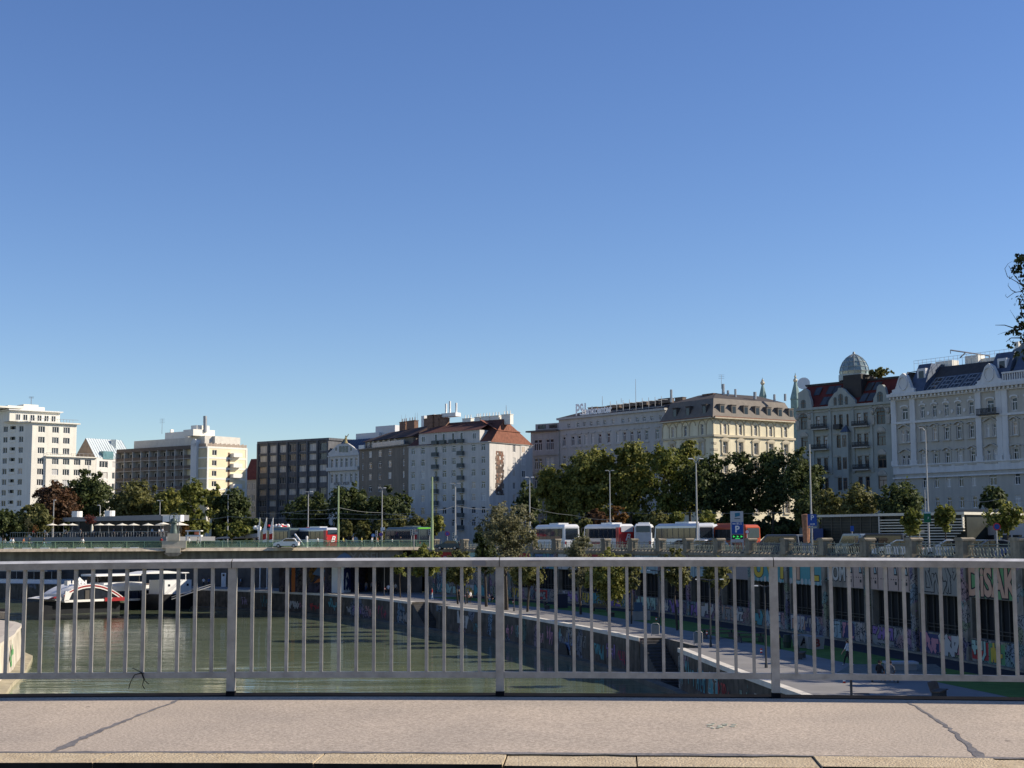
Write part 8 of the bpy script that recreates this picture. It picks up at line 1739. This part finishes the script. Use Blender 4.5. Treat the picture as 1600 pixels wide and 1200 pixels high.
hoop('small metal gate at the head of the quay stairs', 1024, 993.5); hoop('small metal gate beyond the quay stairs towards the lamp', 1091, 1008)
# ------------------------------------------------------------------ people
SKIN = mat('skin', (.42, .25, .17), .6, .08); HAIRS = [mat('hair_dark', (.025, .018, .013), .6), mat('hair_brown', (.08, .05, .03), .6), mat('hair_fair', (.25, .17, .09), .6)]
SHOE = mat('shoe_dark', (.03, .03, .03), .6); SHOEW = mat('shoe_white', (.55, .55, .53), .6)
def clothm(n, c): return mat('cloth_' + n, c, .9, .08, 6)
def pose(kind):
    J = {'pel': (0, 0, .95), 'bel': (0, .0, 1.1), 'che': (0, 0, 1.33), 'nb': (0, 0, 1.47), 'nk': (0, .015, 1.54), 'hd': (0, .03, 1.62), 'ht': (0, .02, 1.71)}
    Rd = {'pel': .135, 'bel': .125, 'che': .145, 'nb': .075, 'nk': .055, 'hd': .095, 'ht': .075}
    sw = {'walk': .32, 'stand': .05, 'sit': 0}[kind]
    for s, k in ((1, 'r'), (-1, 'l')):
        f_ = sw * s
        if kind == 'sit': hip, kn, an, to = (s * .1, 0, .93), (s * .12, .43, .95), (s * .12, .45, .52), (s * .12, .6, .48)
        else: hip, kn, an, to = (s * .1, 0, .9), (s * .1, f_ * .55 + (.06 if kind == 'walk' else 0), .5), (s * .1, f_ - (.12 if f_ < 0 else 0), .09 + (.06 if f_ < 0 else 0)), (s * .11, f_ + .14 - (.1 if f_ < 0 else 0), .04)
        sh = (s * .19, 0, 1.4); 
        if kind == 'sit': el, wr_, ha, fi = (s * .25, .08, 1.14), (s * .2, .28, 1.02), (s * .17, .36, 1.0), (s * .15, .42, .98)
        else: el, wr_, ha, fi = (s * .25, -f_ * .4, 1.13), (s * .25, -f_ * .7 + .08, .9), (s * .245, -f_ * .78 + .1, .82), (s * .24, -f_ * .8 + .12, .75)
        J.update({'hip' + k: hip, 'kn' + k: kn, 'an' + k: an, 'to' + k: to, 'sh' + k: sh, 'el' + k: el, 'wr' + k: wr_, 'ha' + k: ha, 'fi' + k: fi})
        Rd.update({'hip' + k: .1, 'kn' + k: .065, 'an' + k: .045, 'to' + k: .04, 'sh' + k: .065, 'el' + k: .045, 'wr' + k: .032, 'ha' + k: .04, 'fi' + k: .02})
    E = [('pel', 'bel', 's'), ('bel', 'che', 's'), ('che', 'nb', 's'), ('nb', 'nk', 'k'), ('nk', 'hd', 'k'), ('hd', 'ht', 'k')]
    for k in 'rl': E += [('pel', 'hip' + k, 't'), ('hip' + k, 'kn' + k, 't'), ('kn' + k, 'an' + k, 't'), ('an' + k, 'to' + k, 'b'), ('nb', 'sh' + k, 's'), ('sh' + k, 'el' + k, 's'), ('el' + k, 'wr' + k, 'k'), ('wr' + k, 'ha' + k, 'k'), ('ha' + k, 'fi' + k, 'k')]
    names = list(J); me = bpy.data.meshes.new('person'); me.from_pydata([J[n] for n in names], [(names.index(a), names.index(b_)) for a, b_, _ in E], [])
    ob = bpy.data.objects.new('person', me); COL.objects.link(ob); sm = ob.modifiers.new('skin', 'SKIN'); sm.use_smooth_shade = True; ss = ob.modifiers.new('sub', 'SUBSURF'); ss.levels = 1; ss.render_levels = 1
    for i, n in enumerate(names): me.skin_vertices[0].data[i].radius = (Rd[n] * (1.25 if n in ('che', 'pel', 'bel') else 1), Rd[n] * (.8 if n in ('che', 'bel') else 1)); me.skin_vertices[0].data[i].use_root = (n == 'pel')
    dg = bpy.context.evaluated_depsgraph_get(); out = bpy.data.meshes.new_from_object(ob.evaluated_get(dg)); bpy.data.objects.remove(ob)
    segs = [(V(J[a]), V(J[b_]), c) for a, b_, c in E]
    def near(p):
        best = None
        for a, b_, c in segs:
            d = b_ - a; t = max(0, min(1, (p - a).dot(d) / d.dot(d))); q = (p - a - d * t).length
            if best is None or q < best[0]: best = (q, c)
        return best[1]
    cat = {'s': 0, 't': 1, 'k': 2, 'b': 3}
    hv = []
    for pl_ in out.polygons: c = V(pl_.center); pl_.material_index = cat[near(c)]; pl_.use_smooth = True
    return out, V(J['hd'])
POSES = {k: pose(k) for k in ('walk', 'stand', 'sit')}
hb = MB(); hb.ball((0, -.02, .03), .115, 12, 8, 0, (.95, 1, 1.05)); ho = hb.build('hair', HAIRS[0]); HAIRME = []
hd_ = ho.data; bm = bmesh.new(); bm.from_mesh(hd_); bmesh.ops.delete(bm, geom=[v for v in bm.verts if v.co.z < -.05 or (v.co.y > .05 and v.co.z < .06)], context='VERTS'); bm.to_mesh(hd_); bm.free()
for h in HAIRS: q = hd_.copy(); q.materials.clear(); q.materials.append(h); HAIRME.append(q)
bpy.data.objects.remove(ho)
fb_ = MB(); 
for s in (-.036, .036): fb_.ball((s, .1, .015), .013, 6, 4, 1)
fb_.hexa([(-.015, .09, -.03), (.015, .09, -.03), (.012, .125, -.028), (-.012, .125, -.028)], [(-.006, .09, .02), (.006, .09, .02), (.005, .1, .02), (-.005, .1, .02)], 0); fb_.box((-.025, .088, -.055), (.025, .099, -.047), 2)
for s in (-1, 1): fb_.box((s * .1 - .012, -.01, -.03), (s * .1 + .012, .025, .03), 0)
FACE = fb_.build('face', [SKIN, HAIRS[0], mat('lips', (.3, .1, .09), .6)]); FACEME = FACE.data; bpy.data.objects.remove(FACE)
def person(label, p, ang, kind, shirt, trous, hair=0, shoe=SHOE, h=1.0, group=None):
    me0, hd = POSES[kind]; me = me0.copy()
    for m_ in (shirt, trous, SKIN, shoe): me.materials.append(m_)
    o = bpy.data.objects.new('person', me); COL.objects.link(o); o.location = p; o.rotation_euler.z = ang; o.scale = (h, h, h); tag(o, label, 'person', group)
    for nm, mm in (('hair', HAIRME[hair]), ('face', FACEME)): q = bpy.data.objects.new(nm, mm); COL.objects.link(q); q.parent = o; q.location = hd
    return o
W_, K_, B_, G_, R_, BG_ = clothm('white', (.65, .65, .64)), clothm('black', (.025, .025, .028)), clothm('blue', (.06, .1, .22)), clothm('grey', (.2, .2, .2)), clothm('red', (.35, .04, .04)), clothm('beige', (.4, .34, .26)); O_ = clothm('orange', (.4, .15, .07)); LB_ = clothm('light_blue', (.3, .42, .55)); YL_ = clothm('yellow', (.5, .42, .1))
GQ = 'people on the promenade'; GBp = 'people walking over the far bridge'
def q_(label, px, py, ang, kind, *a, **k): person(label, onz(px, py, PZ), math.radians(ang), kind, *a, group=GQ, **k)
q_('person in white shirt and dark trousers walking by the nearest promenade lamp', 1325, 1040, 60, 'walk', W_, K_, 0, SHOEW)
q_('person in white shirt and black trousers walking towards the dark passage', 607, 930, 10, 'walk', W_, K_)
q_('person in dark clothes left of the passage entrance', 572, 925, 180, 'walk', G_, B_); q_('person in grey top walking at the passage entrance', 581, 925.5, 170, 'walk', G_, K_, 1)
q_('person in pale top half hidden right of the white shirted walker', 618, 928, 0, 'walk', BG_, K_, 1); q_('person in dark clothes standing inside the dark passage', 592, 924, 90, 'stand', K_, K_)
q_('person in red top with light trousers at the head of the far stairs', 675, 937.5, 100, 'stand', R_, LB_, 1, SHOEW); q_('person with yellow hat coloured hair standing near the second lamp', 717, 941, 190, 'stand', K_, K_, 2)
q_('person in pink white top sitting by the left promenade lamp', 735, 942, 230, 'stand', W_, K_, 0, h=.95); q_('person in black standing by the lamp left of the middle post', 730, 943, 30, 'stand', K_, K_)
q_('person in grey sitting in the shade left of the middle post', 764, 944, 200, 'sit', G_, B_, h=.8); q_('person in black sitting beside another left of the middle post', 769, 945, 170, 'sit', K_, K_, 1, h=.8)
q_('person with red bag right of the middle post', 791, 947, 150, 'stand', G_, R_, 1); q_('person in dark clothes sitting on the shaded bench', 855, 951.5, 140, 'sit', G_, K_, h=.8)
q_('person in white shirt lying back on the low lounger', 908, 952, 120, 'sit', W_, K_, h=.7); q_('person in grey beside the lounger', 899, 951, 160, 'sit', G_, K_, h=.7)
p = onz(1383, 1066, PZ); ca, sa = math.cos(math.radians(160)), math.sin(math.radians(160))
for dx, lb, sh, tr, hr, an in ((.32, 'person in black with dark hair sitting left on the bench of the couple', K_, K_, 0, -1.0), (-.32, 'person in grey top sitting right on the bench leaning to the other', G_, K_, 0, -.3)):
    person(lb, p + V((ca * dx, sa * dx, -.44)), math.radians(160) + math.pi + an * .3, 'sit', sh, tr, hr, group=GQ)
def b_p(label, px, ang, kind, *a, o=-1.4, **k): u = fb.u((px, 852)); person(label, fb.pt(u, -1.3, o), math.radians(ang), kind, *a, group=GBp, **k)
b_p('person in grey at the far left end of the bridge', 5.5, 90, 'walk', G_, BG_); b_p('person in light blue top at the left end of the bridge', 14.5, -90, 'walk', LB_, W_); b_p('person in white top at the left end of the bridge', 18, -90, 'walk', W_, BG_, 1)
b_p('person in orange brown top walking right on the bridge', 34.5, -90, 'walk', O_, K_); b_p('person in dark jacket and beige trousers walking on the bridge', 43.5, -90, 'walk', K_, BG_); b_p('person in black striding in blue jeans on the bridge', 66.5, -90, 'walk', K_, LB_, 0, SHOEW)
b_p('person in white shirt below the terrace band', 128, 90, 'walk', W_, BG_, 1); b_p('person in grey beside the white shirted walker on the bridge', 125.5, 90, 'walk', G_, BG_)
b_p('person in red jacket standing left of the statue', 263, 0, 'stand', R_, K_, o=.3) if False else b_p('person in red jacket standing left of the statue', 251, 0, 'stand', R_, K_)
b_p('person in white standing right of the statue pedestal', 295, -90, 'walk', W_, K_); b_p('person in pale clothes striding right of the pedestal', 308.5, -90, 'walk', G_, W_)
b_p('person in dark clothes at the three banner flags', 403, 90, 'walk', K_, K_); b_p('person in white left of the white rounded post', 460, 90, 'stand', W_, BG_, o=-3.5); b_p('person in red and tan before the red coach', 511, -90, 'walk', R_, BG_)
b_p('person in dark red top right of the red coach', 497, 90, 'walk', W_, G_); b_p('person with yellow top at the bridge end', 537, 90, 'walk', YL_, K_); b_p('person in beige right of the first green pole', 552, -90, 'walk', BG_, K_)
b_p('person in yellow vest and white trousers at the bridge end', 566, 90, 'stand', YL_, W_); b_p('person in white by the blue round sign', 582, -90, 'walk', W_, LB_); b_p('person in pale red top near the traffic light', 591, 90, 'walk', O_, W_)
b_p('person in black on the bridge end before the green coach', 627, -90, 'walk', K_, K_); b_p('person in white hunched near the green coach front', 614, 90, 'stand', W_, K_, h=.85)
GTq = 'guests on the restaurant terrace'; R = random.Random(21)
for k, (px, lb, sh) in enumerate(((47, 'guest in red top at the left end of the terrace', R_), (64.5, 'guest in white near the first terrace parasol', W_), (98, 'guest in pale top under the second terrace parasol', BG_), (120, 'guest in grey by the closed parasol', G_), (141, 'guest in blue right of the closed parasol', B_), (172, 'guest in dark blue under the fifth parasol', B_), (191, 'guest in grey under the sixth parasol', G_), (214, 'guest in black between two terrace parasols', K_), (232, 'guest in light blue near the terrace end', LB_), (243, 'guest in white shirt near the terrace end', W_), (248, 'guest in pink white top at the terrace end', W_))):
    person(lb, fr_.pt(fr_.u((px, 830)), zt_, -1.0), R.uniform(0, 6), 'stand', sh, K_, k % 3, group=GTq)
for k, (px, lb, sh) in enumerate(((305, 'person in dark clothes on the gangway quay', K_), (318, 'person in white cap coloured hair by the gangway', W_), (326, 'person in blue jacket on the quay by the gangway', B_), (376, 'person in blue by the quay rail right of the near post', LB_), (386, 'person in beige on the quay under the bridge', BG_), (393, 'person in dark jacket on the quay under the bridge', K_))):
    person(lb, onz(px, 917.5, PZ), R.uniform(0, 6), 'stand', sh, K_, k % 3, group='people on the quay under the bridge')
